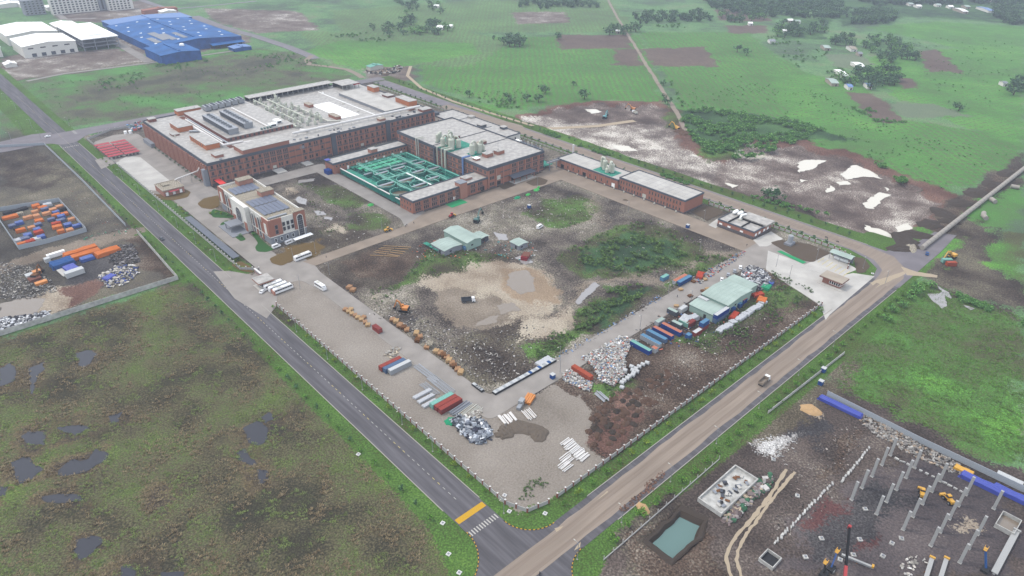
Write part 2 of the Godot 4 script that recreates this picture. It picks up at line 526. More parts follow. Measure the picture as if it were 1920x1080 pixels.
	R(16, [1020, 375, 1080, 365, 1120, 385, 1110, 420, 1040, 430, 980, 400])
	R(16, [1160, 420, 1230, 415, 1310, 455, 1330, 475, 1290, 500, 1200, 520, 1080, 515, 1040, 480, 1100, 450])
	R(14, [1080, 470, 1180, 440, 1260, 450, 1290, 480, 1200, 512, 1100, 505])
	R(16, [1310, 480, 1385, 478, 1300, 520, 1250, 545])
	R(16, [1150, 535, 1260, 535, 1160, 600, 1080, 640, 1070, 600, 1120, 560])
	R(14, [1150, 540, 1210, 535, 1200, 560, 1130, 600, 1100, 610])
	R(24, [850, 640, 960, 590, 1020, 600, 1040, 640, 960, 720, 900, 730])
	R(24, [880, 650, 960, 610, 1010, 630, 960, 690, 910, 705])
	R(16, [1000, 650, 1050, 615, 1090, 620, 1060, 655, 1010, 680])
	R(6, [720, 570, 900, 560, 960, 580, 840, 640, 780, 620])
	R(15, [790, 520, 900, 488, 1000, 495, 1040, 530, 1055, 570, 1000, 590, 930, 610, 860, 600, 880, 560, 800, 545])
	R(20, [820, 540, 900, 545, 960, 590, 890, 620, 800, 590])
	R(33, [930, 505, 1000, 500, 1045, 540, 1050, 570, 990, 570, 950, 540])
	R(15, [960, 590, 1040, 590, 1080, 570, 1060, 620, 990, 640])
	RS(20, 4.5, [1390, 475, 1330, 475, 1300, 495, 1250, 525, 1150, 522, 1095, 540, 1070, 560])
	RS(20, 2.0, [1115, 365, 1110, 395, 1140, 415, 1060, 430])
	RS(20, 2.4, [880, 590, 960, 600, 1050, 590, 1080, 560])
	RS(24, 1.6, [690, 500, 720, 470, 765, 440])
	RS(22, 2.5, [735, 600, 790, 620, 760, 640])
	# works under construction
	R(13, [1140, 1040, 1250, 950, 1400, 830, 1560, 720, 1600, 735, 1920, 890, 2100, 960, 2300, 1400, 1000, 1400])
	R(24, [1150, 1000, 1260, 920, 1340, 1000, 1360, 1100, 1200, 1100])
	R(8, [1180, 1000, 1260, 960, 1350, 1000, 1340, 1090, 1200, 1090])
	R(25, [1400, 830, 1600, 668, 1620, 690, 1540, 740, 1420, 850])
	R(22, [1455, 830, 1500, 780, 1540, 775, 1560, 800, 1500, 840, 1475, 845])
	R(23, [1405, 830, 1440, 815, 1500, 820, 1495, 840, 1460, 862, 1410, 850])
	R(8, [1560, 830, 1620, 800, 1630, 830, 1560, 880, 1520, 880])
	R(27, [1500, 960, 1600, 900, 1720, 860, 1860, 930, 1920, 1000, 1920, 1080, 1500, 1080, 1420, 1050, 1500, 1010])
	R(22, [1560, 960, 1650, 910, 1700, 930, 1620, 1000, 1540, 1060, 1480, 1050])
	R(26, [1530, 950, 1560, 920, 1592, 938, 1570, 970, 1540, 1000, 1515, 975])
	R(26, [1590, 1010, 1620, 1000, 1610, 1030, 1590, 1040])
	R(15, [1770, 985, 1810, 970, 1840, 985, 1800, 1000])
	R(15, [1505, 762, 1525, 758, 1537, 772, 1520, 776])
	R(28, [1214, 1012, 1274, 952, 1322, 974, 1308, 1012, 1260, 1050])
	# pools in the marsh
	for a in pools():
		for q in Geometry2D.offset_polygon(poly_px(a), 3.5): regs.append([34, q])
	for a in pools(): regs.append([29, ragged(poly_px(a), 2.0, 2.2, 5)])

func pools() -> Array:
	return [[0, 690, 20, 680, 30, 695, 22, 715, 0, 722], [55, 690, 80, 680, 82, 690, 66, 708, 60, 735, 56, 720], [55, 808, 85, 812, 80, 832, 50, 830, 42, 815], [145, 660, 172, 655, 180, 662, 168, 680, 158, 688, 150, 684], [20, 865, 45, 855, 78, 880, 60, 895, 36, 905, 28, 890], [108, 882, 130, 862, 165, 860, 180, 842, 202, 848, 190, 866, 150, 885, 120, 892], [455, 802, 485, 790, 500, 800, 500, 822, 485, 832, 468, 825], [490, 780, 505, 772, 512, 785, 496, 792], [75, 930, 110, 926, 148, 928, 150, 936, 110, 940, 80, 938], [300, 915, 320, 905, 326, 912, 318, 925, 325, 935, 308, 950, 304, 940], [445, 845, 455, 842, 480, 868, 472, 872, 455, 862], [486, 880, 502, 882, 496, 900, 488, 905], [145, 1010, 180, 1005, 190, 1015, 165, 1042, 145, 1045], [230, 1060, 255, 1068, 250, 1085, 232, 1085], [205, 780, 228, 772, 222, 788, 208, 790], [0, 912, 12, 912, 8, 928, 0, 930], [110, 800, 150, 795, 165, 802, 140, 815], [300, 1072, 345, 1070, 340, 1090, 300, 1090]]

func fill_poly(im: Image, p: PackedVector2Array, id: int) -> void:
	var w := im.get_width()
	var lo := 1e9
	var hi := -1e9
	for q in p:
		lo = minf(lo, q.y)
		hi = maxf(hi, q.y)
	var j0 := maxi(0, int(ceil(lo - 0.5)))
	var j1 := mini(im.get_height() - 1, int(floor(hi - 0.5)))
	var c := Color8(id, 0, 0)
	for j in range(j0, j1 + 1):
		var y := j + 0.5
		var xs := PackedFloat32Array()
		for i in p.size():
			var a := p[i]
			var b := p[(i + 1) % p.size()]
			if (a.y <= y) != (b.y <= y):
				xs.append(a.x + (b.x - a.x) * (y - a.y) / (b.y - a.y))
		xs.sort()
		for k in range(0, xs.size() - 1, 2):
			var x0 := clampi(int(round(xs[k])), 0, w)
			var x1 := clampi(int(round(xs[k + 1])), 0, w)
			if x1 > x0: im.fill_rect(Rect2i(x0, j, x1 - x0, 1), c)

func noise_table(freq: float, oct: int, sd: int, type: int) -> PackedByteArray:
	var nz := FastNoiseLite.new()
	nz.seed = sd
	nz.noise_type = type
	nz.frequency = freq
	nz.fractal_octaves = oct
	var im := nz.get_seamless_image(512, 512, false, false, 0.15, true)
	im.convert(Image.FORMAT_L8)
	return im.get_data()

var t_reg: PackedByteArray
var t_rows: Array
var t_w: int
var t_h: int
var t_def: Array

func paint_row(j: int) -> void:
	var w := t_w
	var d: float = (t_def[1] - t_def[0]) / w
	var V: float = t_def[3] - (j + 0.5) * d
	var U: float = t_def[0] + 0.5 * d
	var out := PackedByteArray()
	out.resize(w * 3)
	var na := NA
	var nb := NB
	var nf := NF
	var rg := t_reg
	var wscale := 0.075 / d
	var jscale := 0.03 / d
	for i in w:
		var x := U * RT.x + V * FW.x + 3000.0
		var z := U * RT.y + V * FW.y + 5000.0
		U += d
		var xa := int(x * 0.42)
		var za := int(z * 0.42)
		var a := na[(za & 511) * 512 + (xa & 511)]
		var b := nb[(int(z * 1.9 + x * 0.7) & 511) * 512 + (int(x * 1.9 - z * 0.7) & 511)]
		var f := nf[(int(z * 6.3) & 511) * 512 + (int(x * 6.3) & 511)]
		var b2 := nb[(int(x * 2.3 + 77.0) & 511) * 512 + (int(z * 2.3) & 511)]
		var f2 := nf[(int(x * 4.7 + 200.0) & 511) * 512 + (int(z * 4.7 + 90.0) & 511)]
		# ragged borders: look the soil up a little to the side
		var si := clampi(i + int((b - 128) * wscale + (f - 128) * jscale), 0, w - 1)
		var sj := clampi(j + int((b2 - 128) * wscale + (f2 - 128) * jscale), 0, t_h - 1)
		var id := rg[sj * w + si]
		var here := rg[j * w + i]
		if id == 2 or here == 2 or id == 7 or here == 7: id = rg[clampi(j + int((f2 - 128) * jscale * 0.5), 0, t_h - 1) * w + clampi(i + int((f - 128) * jscale * 0.5), 0, w - 1)]
		var k: PackedInt32Array = RW[id]
		var t := 128 + ((k[0] * (a - 128) + k[1] * (b - 128) + k[2] * (f - 128)) >> 7)
		t = 0 if t < 0 else (255 if t > 255 else t)
		var lut: PackedByteArray = LUT[id]
		var gr := 128 + ((k[3] * (nf[(int(x * 9.1 + 31.0) & 511) * 512 + (int(z * 9.1) & 511)] - 128)) >> 7)
		var r := lut[t * 3]
		var gg := lut[t * 3 + 1]
		var bb := lut[t * 3 + 2]
		if k[4] > 0:
			# bare pits in planted rows
			var along := x * RT.x + z * RT.y
			var across := x * FW.x + z * FW.y
			if k[4] == 2:
				along = x * 0.96 + z * 0.28
				across = z * 0.96 - x * 0.28
			var cell := fposmod(along + (b - 128) * 0.02, 6.5)
			var line := fposmod(across + (b2 - 128) * 0.03, 6.8)
			if cell < (3.4 if k[4] != 2 else 3.0) and line < (4.4 if k[4] != 2 else 2.6) and (a + b2 + f) > (250 if k[4] != 2 else 330):
				r = (r + 4 * 80) / 5
				gg = (gg + 4 * 88) / 5
				bb = (bb + 4 * 62) / 5
		if f > k[5]:
			r = 176
			gg = 172
			bb = 166
		r = (r * gr) >> 7
		gg = (gg * gr) >> 7
		bb = (bb * gr) >> 7
		var o := i * 3
		out[o] = 255 if r > 255 else r
		out[o + 1] = 255 if gg > 255 else gg
		out[o + 2] = 255 if bb > 255 else bb
	t_rows[j] = out

func build_ground() -> void:
	define_regions()
	map_regions()
	NA = noise_table(0.016, 4, 11, FastNoiseLite.TYPE_SIMPLEX_SMOOTH)
	NB = noise_table(0.022, 5, 12, FastNoiseLite.TYPE_PERLIN)
	NF = noise_table(0.11, 4, 13, FastNoiseLite.TYPE_SIMPLEX)
	relief_noise.frequency = 0.09
	relief_noise.seed = 4
	for ti in TILES.size():
		t_def = TILES[ti]
		var wm: float = t_def[1] - t_def[0]
		var hm: float = t_def[3] - t_def[2]
		t_w = t_def[4]
		t_h = int(t_w * hm / wm)
		var im := Image.create(t_w, t_h, false, Image.FORMAT_R8)
		var s := t_w / wm
		for rg in regs:
			var q := PackedVector2Array()
			for p in rg[1]:
				q.append(Vector2((p.dot(RT) - t_def[0]) * s, (t_def[3] - p.dot(FW)) * s))
			fill_poly(im, q, rg[0])
		t_reg = im.get_data()
		t_rows = []
		t_rows.resize(t_h)
		var job := WorkerThreadPool.add_group_task(paint_row, t_h)
		WorkerThreadPool.wait_for_group_task_completion(job)
		var all := PackedByteArray()
		for r in t_rows: all.append_array(r)
		var tex := ImageTexture.create_from_image(Image.create_from_data(t_w, t_h, false, Image.FORMAT_RGB8, all))
		var m := StandardMaterial3D.new()
		m.resource_name = "soil_and_grass"
		m.albedo_texture = tex
		m.roughness = 0.95
		m.metallic_specular = 0.12
		m.texture_repeat = false
		var step: float = t_def[5]
		var nx := int(wm / step)
		var ny := int(hm / step)
		var vs := PackedVector3Array()
		var ns := PackedVector3Array()
		var us := PackedVector2Array()
		var ix := PackedInt32Array()
		var hs := PackedFloat32Array()
		for j in ny + 1:
			for i in nx + 1:
				var fx := float(i) / nx
				var fy := float(j) / ny
				var p: Vector2 = RT * (t_def[0] + fx * wm) + FW * (t_def[3] - fy * hm)
				var id := t_reg[mini(int(fy * t_h), t_h - 1) * t_w + mini(int(fx * t_w), t_w - 1)]
				var y := 0.0
				for oy in [-1, 0, 1]:
					for ox in [-1, 0, 1]:
						y += RB[t_reg[clampi(int(fy * t_h + oy * s * 1.3), 0, t_h - 1) * t_w + clampi(int(fx * t_w + ox * s * 1.3), 0, t_w - 1)]] / 9.0
				y -= RH[id] * clampf(relief_noise.get_noise_2d(p.x, p.y) + 0.5, 0.0, 1.0)
				vs.append(Vector3(p.x, y, p.y))
				hs.append(y)
				us.append(Vector2(fx, fy))
		for j in ny + 1:
			for i in nx + 1:
				var l := hs[j * (nx + 1) + maxi(i - 1, 0)]
				var r := hs[j * (nx + 1) + mini(i + 1, nx)]
				var u := hs[maxi(j - 1, 0) * (nx + 1) + i]
				var dn := hs[mini(j + 1, ny) * (nx + 1) + i]
				var n := Vector3(0, 1, 0) * (2.0 * step) + Vector3(RT.x, 0, RT.y) * (l - r) + Vector3(FW.x, 0, FW.y) * (dn - u)
				ns.append(n.normalized())
		for j in ny:
			for i in nx:
				var a := j * (nx + 1) + i
				for k in [a, a + 1, a + nx + 2, a, a + nx + 2, a + nx + 1]: ix.append(k)
		var arr := []
		arr.resize(Mesh.ARRAY_MAX)
		arr[Mesh.ARRAY_VERTEX] = vs
		arr[Mesh.ARRAY_NORMAL] = ns
		arr[Mesh.ARRAY_TEX_UV] = us
		arr[Mesh.ARRAY_INDEX] = ix
		var am := ArrayMesh.new()
		am.add_surface_from_arrays(Mesh.PRIMITIVE_TRIANGLES, arr)
		am.surface_set_material(0, m)
		part(self, "ground", am).set_meta("kind", "structure")
	var b := B.new()
	b.prism(rect_w(-6000, -7000, 7000, 6000), -6, -4.6, false)
	struct("terrain", b, "far_land")

# ================================================================ light, sky, materials
func noise_tex(freq: float, oct: int, lo: float, hi: float, sd: int, size := 512, type := FastNoiseLite.TYPE_SIMPLEX_SMOOTH) -> ImageTexture:
	var nz := FastNoiseLite.new()
	nz.seed = sd
	nz.noise_type = type
	nz.frequency = freq
	nz.fractal_octaves = oct
	var im := nz.get_seamless_image(size, size, false, false, 0.15, true)
	im.convert(Image.FORMAT_L8)
	var d := im.get_data()
	for i in d.size(): d[i] = int(255.0 * lerpf(lo, hi, d[i] / 255.0))
	return ImageTexture.create_from_image(Image.create_from_data(size, size, false, Image.FORMAT_L8, d))

func setup_view() -> void:
	cam_axes()
	var cam := Camera3D.new()
	cam.name = "camera"
	cam.fov = rad_to_deg(2.0 * atan(540.0 / FOC))
	cam.near = 1.0
	cam.far = 20000.0
	add_child(cam)
	# camera axes in the world are the columns of the inverse of the axes matrix
	cam.transform = Transform3D(Basis(Vector3(AX.x, AY.x, AZ.x), Vector3(AX.y, AY.y, AZ.y), Vector3(AX.z, AY.z, AZ.z)), Vector3(0, CAM_H, 0))
	cam.current = true
	var env := Environment.new()
	env.background_mode = Environment.BG_SKY
	var sky := Sky.new()
	var sm := ProceduralSkyMaterial.new()
	sm.sky_top_color = Color(0.80, 0.83, 0.88)
	sm.sky_horizon_color = Color(0.86, 0.88, 0.90)
	sm.sky_curve = 0.2
	sm.ground_bottom_color = Color(0.40, 0.42, 0.38)
	sm.ground_horizon_color = Color(0.80, 0.82, 0.84)
	sky.sky_material = sm
	env.sky = sky
	env.tonemap_mode = Environment.TONE_MAPPER_LINEAR
	env.tonemap_exposure = 2.4
	env.fog_enabled = true
	env.fog_density = 0.00015
	env.fog_light_color = Color(0.86, 0.90, 0.97)
	env.sdfgi_enabled = true
	env.ssao_enabled = true
	env.ssil_enabled = true
	var we := WorldEnvironment.new()
	we.name = "environment"
	we.environment = env
	add_child(we)
	var sun := DirectionalLight3D.new()
	sun.name = "sun"
	sun.light_energy = 0.4
	sun.light_angular_distance = 14.0
	sun.light_color = Color(1.0, 0.97, 0.93)
	sun.shadow_enabled = true
	add_child(sun)
	sun.look_at_from_position(Vector3(-120, 300, -160), Vector3.ZERO)

func make_materials() -> void:
	var stain := noise_tex(0.008, 6, 0.74, 1.0, 21)
	var fine := noise_tex(0.05, 4, 0.78, 1.0, 22)
	var soft := noise_tex(0.006, 5, 0.86, 1.0, 24)
	var blot := noise_tex(0.02, 3, 0.45, 1.0, 23)
	mat("far_land", pc(104, 140, 96), 0.95, 0, stain, 0.002)
	mat("asphalt", pc(120, 117, 121), 0.8, 0, soft, 0.02)
	mat("asphalt_wet", pc(138, 132, 136), 0.6, 0, soft, 0.02)
	mat("dust", pc(168, 153, 139), 0.95, 0, soft, 0.02)
	mat("dust_dark", pc(156, 141, 128), 0.95, 0, soft, 0.03)
	mat("dust_pale", pc(208, 190, 164), 0.95, 0, fine, 0.2)
	mat("concrete", pc(172, 165, 158), 0.85, 0, soft, 0.02)
	mat("concrete_b", pc(164, 158, 152), 0.85, 0, soft, 0.02)
	mat("concrete_pale", pc(214, 210, 203), 0.85, 0, soft, 0.02)
	mat("concrete_brown", pc(166, 151, 136), 0.85, 0, soft, 0.02)
	mat("kerb", pc(176, 170, 162), 0.9)
	mat("yellow_paint", pc(236, 186, 62), 0.8, 0, fine, 0.5)
	mat("black_paint", pc(62, 60, 58), 0.8)
	mat("white_paint", pc(222, 218, 210), 0.8, 0, fine, 0.5)
	mat("yellow_dash", pc(214, 196, 128), 0.8)
	mat("wall_grey", pc(214, 212, 208), 0.9, 0, fine, 0.1)
	mat("post_brick", pc(150, 92, 78), 0.9)
	mat("cap_white", pc(232, 230, 226), 0.85)
	mat("brick", pc(196, 136, 116), 0.9, 0, fine, 0.16)
	mat("brick_light", pc(208, 152, 132), 0.9, 0, fine, 0.16)
	mat("brick_orange", pc(228, 146, 102), 0.9, 0, fine, 0.16)
	mat("brick_dark", pc(166, 110, 98), 0.9, 0, fine, 0.16)
	mat("brick_grey", pc(124, 116, 118), 0.9, 0, fine, 0.16)
	mat("cornice", pc(102, 108, 118), 0.7, 0, soft, 0.02)
	mat("roof_slab", pc(204, 198, 190), 0.5, 0, stain, 0.05)
	mat("roof_tan", pc(192, 180, 164), 0.6, 0, soft, 0.02)
	mat("white", Color(0.86, 0.86, 0.85), 0.6)
	mat("white_wall", Color(0.84, 0.83, 0.80), 0.85, 0, fine, 0.05)
	mat("off_white", pc(214, 212, 200), 0.6)
	mat("pipe_cream", pc(206, 210, 192), 0.5)
	mat("pipe_white", pc(240, 236, 232), 0.5)
	mat("steel", pc(168, 172, 178), 0.45, 0.4)
	mat("steel_dark", pc(92, 96, 104), 0.6, 0.2)
	mat("glass_dark", pc(66, 66, 72), 0.15)
	mat("window_frame", pc(140, 128, 124), 0.7)
	mat("dark", pc(58, 58, 60), 0.8)
	mat("black", pc(38, 38, 40), 0.7)
	mat("teal_floor", pc(76, 172, 148), 0.6, 0, stain, 0.1)
	mat("teal_dark", pc(52, 146, 132), 0.6, 0, stain, 0.1)
	mat("teal_pale", pc(140, 204, 186), 0.6, 0, fine, 0.2)
	mat("teal_bright", pc(58, 206, 150), 0.5, 0, stain, 0.08)
	mat("teal_rail", pc(150, 226, 206), 0.6)
	mat("green_mat", pc(58, 176, 116), 0.8, 0, fine, 0.1)
	mat("sludge", pc(112, 100, 80), 0.35)
	mat("red_roof", pc(206, 96, 104), 0.7, 0, fine, 0.1)
	mat("red_bright", pc(240, 78, 74), 0.6)
	mat("red_dark", pc(150, 50, 56), 0.7)
	mat("blue_roof", pc(52, 118, 190), 0.6, 0, stain, 0.008)
	mat("blue_wall", pc(46, 104, 182), 0.7, 0, stain, 0.02)
	mat("blue_pale", pc(120, 150, 200), 0.6)
	mat("mint_roof", pc(190, 208, 198), 0.6, 0, soft, 0.02)
	mat("mint_wall", pc(164, 190, 178), 0.7)
	mat("solar", pc(96, 104, 124), 0.45, 0.0)
	mat("carport", pc(86, 92, 104), 0.5)
	mat("timber", pc(224, 186, 138), 0.85, 0, fine, 0.4)
	mat("timber_red", pc(204, 158, 118), 0.85, 0, fine, 0.4)
	mat("timber_brown", pc(140, 98, 66), 0.85, 0, fine, 0.4)
	mat("cream", pc(226, 214, 192), 0.85, 0, blot, 0.1)
	mat("stone_grey", pc(170, 174, 182), 0.85, 0, fine, 0.1)
	mat("rubber", pc(46, 46, 48), 0.9)
	mat("car_white", Color(0.8, 0.8, 0.8), 0.3)
	mat("car_silver", pc(176, 180, 186), 0.3, 0.3)
	mat("car_dark", pc(60, 62, 70), 0.3)
	mat("machine_yellow", pc(226, 170, 52), 0.5)
	mat("machine_orange", pc(222, 140, 58), 0.5)
	mat("machine_green", pc(60, 108, 102), 0.5)
	mat("machine_cyan", pc(92, 168, 172), 0.5)
	mat("machine_red", pc(176, 44, 44), 0.5)
	mat("machine_blue", pc(52, 92, 160), 0.5)
	mat("tarp_orange", pc(240, 136, 72), 0.6, 0, fine, 0.4)
	mat("tarp_pale", pc(238, 168, 122), 0.6, 0, fine, 0.4)
	mat("tarp_blue", pc(58, 98, 186), 0.55, 0, fine, 0.4)
	mat("tarp_navy", pc(74, 92, 140), 0.55, 0, fine, 0.4)
	mat("tarp_red", pc(206, 84, 60), 0.6, 0, fine, 0.4)
	mat("tarp_dark", pc(62, 60, 66), 0.6, 0, fine, 0.4)
	mat("tarp_white", pc(226, 228, 232), 0.6, 0, fine, 0.4)
	mat("tarp_green", pc(54, 176, 128), 0.6, 0, fine, 0.4)
	mat("tarp_royal", pc(66, 84, 196), 0.55, 0, fine, 0.4)
	mat("lime_green", pc(92, 206, 110), 0.7, 0, fine, 0.4)
	mat("box_red", pc(176, 84, 74), 0.7, 0, fine, 0.08)
	mat("box_orange", pc(196, 96, 70), 0.7, 0, fine, 0.08)
	mat("box_brown", pc(158, 78, 74), 0.7, 0, fine, 0.08)
	mat("box_blue", pc(60, 104, 168), 0.7, 0, fine, 0.08)
	mat("box_royal", pc(42, 78, 160), 0.7, 0, fine, 0.08)
	mat("box_sky", pc(110, 160, 196), 0.7, 0, fine, 0.08)
	mat("box_slate", pc(106, 130, 164), 0.7, 0, fine, 0.08)
	mat("box_silver", pc(196, 200, 204), 0.6, 0, fine, 0.08)
	mat("box_mint", pc(150, 210, 196), 0.7, 0, fine, 0.08)
	mat("box_salmon", pc(218, 140, 112), 0.7, 0, fine, 0.08)
	mat("box_white", pc(232, 234, 234), 0.6, 0, fine, 0.08)
	mat("pipe_concrete", pc(196, 188, 178), 0.85, 0, fine, 0.1)
	mat("column", pc(206, 206, 204), 0.85, 0, fine, 0.2)
	mat("rubble", pc(170, 164, 156), 0.9)
	mat("soil", pc(118, 94, 80), 0.95, 0, fine, 0.3)
	mat("soil_dark", pc(88, 78, 70), 0.95, 0, fine, 0.3)
	mat("soil_grey", pc(128, 116, 104), 0.95, 0, fine, 0.3)
	mat("bark", pc(98, 84, 70), 0.9)
	mat("skin", pc(176, 130, 104), 0.7)
	mat("cloth_dark", pc(52, 56, 70), 0.9)
	mat("corrugated", pc(206, 214, 222), 0.6, 0.1, fine, 0.1)
	mat("wall_concrete", pc(226, 224, 218), 0.9, 0, stain, 0.06)
	mat("water_marsh", pc(62, 62, 68), 0.12)
	mat("water_milky", pc(222, 214, 196), 0.12)
	mat("water_tan", pc(142, 129, 114), 0.1)
	mat("water_pit", pc(96, 128, 122), 0.06)
	mat("water_grey", pc(160, 156, 154), 0.08)
	mat("steelwork", pc(110, 116, 126), 0.6, 0.2)
	mat("brown_plate", pc(126, 84, 72), 0.8)
	M["water_marsh"].metallic_specular = 0.35
	M["asphalt"].albedo_texture = stain
	M["asphalt"].uv1_scale = Vector3(0.09, 0.1, 0.006)
	M["dust"].uv1_scale = Vector3(0.006, 0.1, 0.1)
	M["dust_dark"].uv1_scale = Vector3(0.008, 0.1, 0.2)
	var vc := mat("painted_pieces", Color.WHITE, 0.8)
	vc.vertex_color_use_as_albedo = true
	var lf := mat("leaves", Color.WHITE, 0.8)
	lf.vertex_color_use_as_albedo = true
	lf.backlight_enabled = true
	lf.backlight = Color(0.08, 0.1, 0.04)

# ================================================================ roads and paved yards
var layer := 0.0
func sheet(called: String, p: PackedVector2Array, key: String, y := -1.0) -> MeshInstance3D:
	if y < 0.0:
		layer += 0.004
		y = 0.03 + layer
	var b := B.new()
	b.prism(p, -0.5, y)
	return struct(called, b, key)

func film(called: String, p: PackedVector2Array, key: String, y: float) -> MeshInstance3D:
	var b := B.new()
	b.prism(p, y - 0.02, y, true)
	return struct(called, b, key)

func build_roads() -> void:
	# the asphalt road, the crossing and the road across it
	var cross := PackedVector2Array()
	var corner := func(cx: float, cz: float, r: float, a0: float, a1: float) -> void:
		for k in 9:
			var a := lerpf(a0, a1, k / 8.0)
			cross.append(Vector2(cx + cos(a) * r, cz + sin(a) * r))
	cross.append(Vector2(118.5, -1480))
	corner.call(131.5, -131.5, 13.0, PI, PI * 0.5)
	cross.append(Vector2(404, -118.5))
	cross.append(Vector2(404, -103.5))
	corner.call(131.0, -90.0, 13.5, -PI * 0.5, -PI)
	cross.append(Vector2(117.5, 40))
	cross.append(Vector2(104.5, 40))
	corner.call(84.5, -83.5, 20.0, 0.0, -PI * 0.5)
	cross.append(Vector2(-200, -103.5))
	cross.append(Vector2(-200, -118.5))
	corner.call(86.5, -136.5, 18.0, PI * 0.5, 0.0)
	cross.append(Vector2(104.5, -1480))
	sheet("road", cross, "asphalt", 0.03)
	# far end: the crossing by the factory's rear road
	sheet("road", rounded(poly_w([60, -738, 186, -738, 450, -724, 450, -708, 190, -722, 130, -716, 118, -700, 105, -700, 100, -712, 60, -712]), 6.0), "asphalt_wet", 0.034)
	sheet("road", poly_px([0, 266, 60, 252, 96, 248, 100, 262, 50, 270, 0, 284]), "asphalt_wet", 0.038)
	# road behind the factory, its tan crust, and the bend into the dusty road
	sheet("road", poly_w([430.4, -705, 446, -705, 446, -150, 446, -128, 470, -120, 500, -118, 505, -106, 470, -104, 404, -103.2, 404, -118.8, 418, -122, 426, -131, 430.4, -145]), "asphalt_wet", 0.042)
	film("road_dust", ragged(poly_w([432, -470, 444, -470, 444.5, -140, 442, -122, 432, -111, 418, -106, 400, -105.5, 300, -106, 200, -106, 130, -106.2, 60, -106, 60, -116, 130, -116, 200, -116.5, 300, -116.5, 404, -116.5, 418, -119, 428, -128, 432, -142]), 6.0, 0.9, 3), "dust", 0.05)
	for q in [[-113.6, 2.2], [-108.6, 1.8]]: film("road_dust", ragged(rect_w(60, q[0] - q[1] * 0.5, 400, q[0] + q[1] * 0.5), 9.0, 0.5, 13), "dust_dark", 0.056)
	film("road_dust", ragged(rect_w(435.5, -440, 440.5, -140), 9.0, 0.6, 14), "dust_dark", 0.056)
	film("painted_strip", poly_px([1457, 472, 1464, 470, 1512, 492, 1505, 495]), "green_mat", 0.2)
	film("road_dust", ragged(poly_px([820, 200, 840, 196, 980, 236, 985, 244, 960, 242]), 8.0, 1.2, 4), "dust", 0.052)
	for a in [[1090, 968, 1138, 920, 1142, 923, 1100, 966], [1080, 1025, 1090, 1016, 1088, 1026, 1077, 1032], [1040, 992, 1056, 986, 1050, 996, 1044, 999], [1690, 500, 1720, 510, 1758, 516, 1757, 521, 1700, 516], [1630, 530, 1698, 508, 1697, 514, 1640, 540]]:
		film("road_dust", ragged(poly_px(a), 2.0, 0.6, 8), "dust_pale", 0.055)
	# other roads far away
	sheet("road", ribbon(poly_px([365, 30, 420, 52, 480, 68, 540, 88, 580, 104, 590, 110]), 14), "asphalt_wet", 0.03)
	film("dirt_track", ribbon(poly_px([585, 104, 575, 112, 580, 121, 610, 124, 650, 130, 668, 138, 680, 146]), 7), "dust", 0.036)
	sheet("road", ribbon(poly_px([265, 0, 315, 17, 370, 38, 440, 56]), 12), "asphalt_wet", 0.032)
	sheet("road", ribbon(poly_px([310, 18, 400, 10, 480, 2]), 9), "asphalt_wet", 0.034)
	sheet("road", ribbon(poly_px([50, 152, 120, 138, 280, 118, 460, 92]), 6), "concrete_b", 0.036)
	sheet("road", ribbon(poly_px([215, 78, 250, 98, 280, 116]), 12), "concrete_b", 0.038)
	sheet("road", ribbon(poly_px([60, 0, 100, 20, 122, 36, 180, 34]), 10), "concrete_b", 0.033)
	film("dirt_track", ragged(ribbon(poly_px([1140, 0, 1155, 28, 1172, 58, 1190, 85, 1212, 122, 1230, 150, 1250, 182, 1270, 212, 1285, 245]), 4.4), 8.0, 1.4, 31), "dust", 0.05)
	film("dirt_track", ribbon(poly_px([770, 124, 764, 142, 790, 165, 850, 190, 920, 212, 1000, 236]), 4), "dust_pale", 0.05)
	film("dirt_track", ribbon(poly_px([975, 238, 1040, 236, 1120, 232, 1190, 222]), 7), "dust_pale", -2.3)
	# paved ways inside the works
	sheet("pavement", rounded(poly_w([128.5, -690, 150, -700, 166, -690, 166, -505, 152, -500, 152, -366, 163, -374, 163, -352, 161.3, -345, 161.3, -189, 172, -189, 172, -176.5, 150, -176.5, 150, -330, 148, -345, 126, -345, 119, -335, 119, -372, 126, -366, 135, -372, 135, -515, 128.5, -520]), 5.0), "concrete")
	sheet("pavement", rounded(poly_w([150, -511, 254, -509, 254, -493, 150, -496]), 3.0), "concrete_b")
	sheet("pavement", rounded(poly_w([241, -500, 252.5, -500, 252.5, -380, 262, -374, 262, -356, 228, -357, 236, -364, 241, -376]), 4.0), "concrete_b")
	sheet("pavement", poly_w([160, -364, 236, -364, 262, -374, 378, -373, 396, -378, 396, -352, 378, -352, 262, -354.5, 163, -354]), "concrete_brown")
	sheet("pavement", poly_w([377, -380, 395.4, -380, 395.4, -176, 377, -176]), "concrete_brown")
	sheet("pavement", rounded(poly_w([160, -189, 400, -190, 400, -160, 392, -150, 372, -165, 355, -176.5, 160, -176.5]), 4.0), "concrete")
	sheet("pavement", poly_px([1440, 470, 1500, 492, 1560, 520, 1600, 512, 1640, 518, 1600, 552, 1556, 590, 1548, 600, 1538, 572, 1470, 528, 1436, 505]), "concrete_pale")
	sheet("pavement", poly_px([1412, 450, 1446, 434, 1468, 448, 1438, 462, 1424, 462]), "concrete_pale")
	sheet("pavement", poly_px([1328, 422, 1345, 410, 1350, 420, 1342, 428]), "concrete_pale")
	sheet("pavement", poly_px([400, 509, 430, 508, 470, 515, 520, 556, 518, 574, 500, 597, 440, 560]), "concrete")
	sheet("pavement", rounded(poly_px([216, 305, 238, 293, 262, 294, 330, 348, 318, 360, 275, 356]), 3.0), "concrete_pale")
	sheet("pavement", poly_px([178, 300, 205, 292, 225, 302, 190, 317]), "concrete")
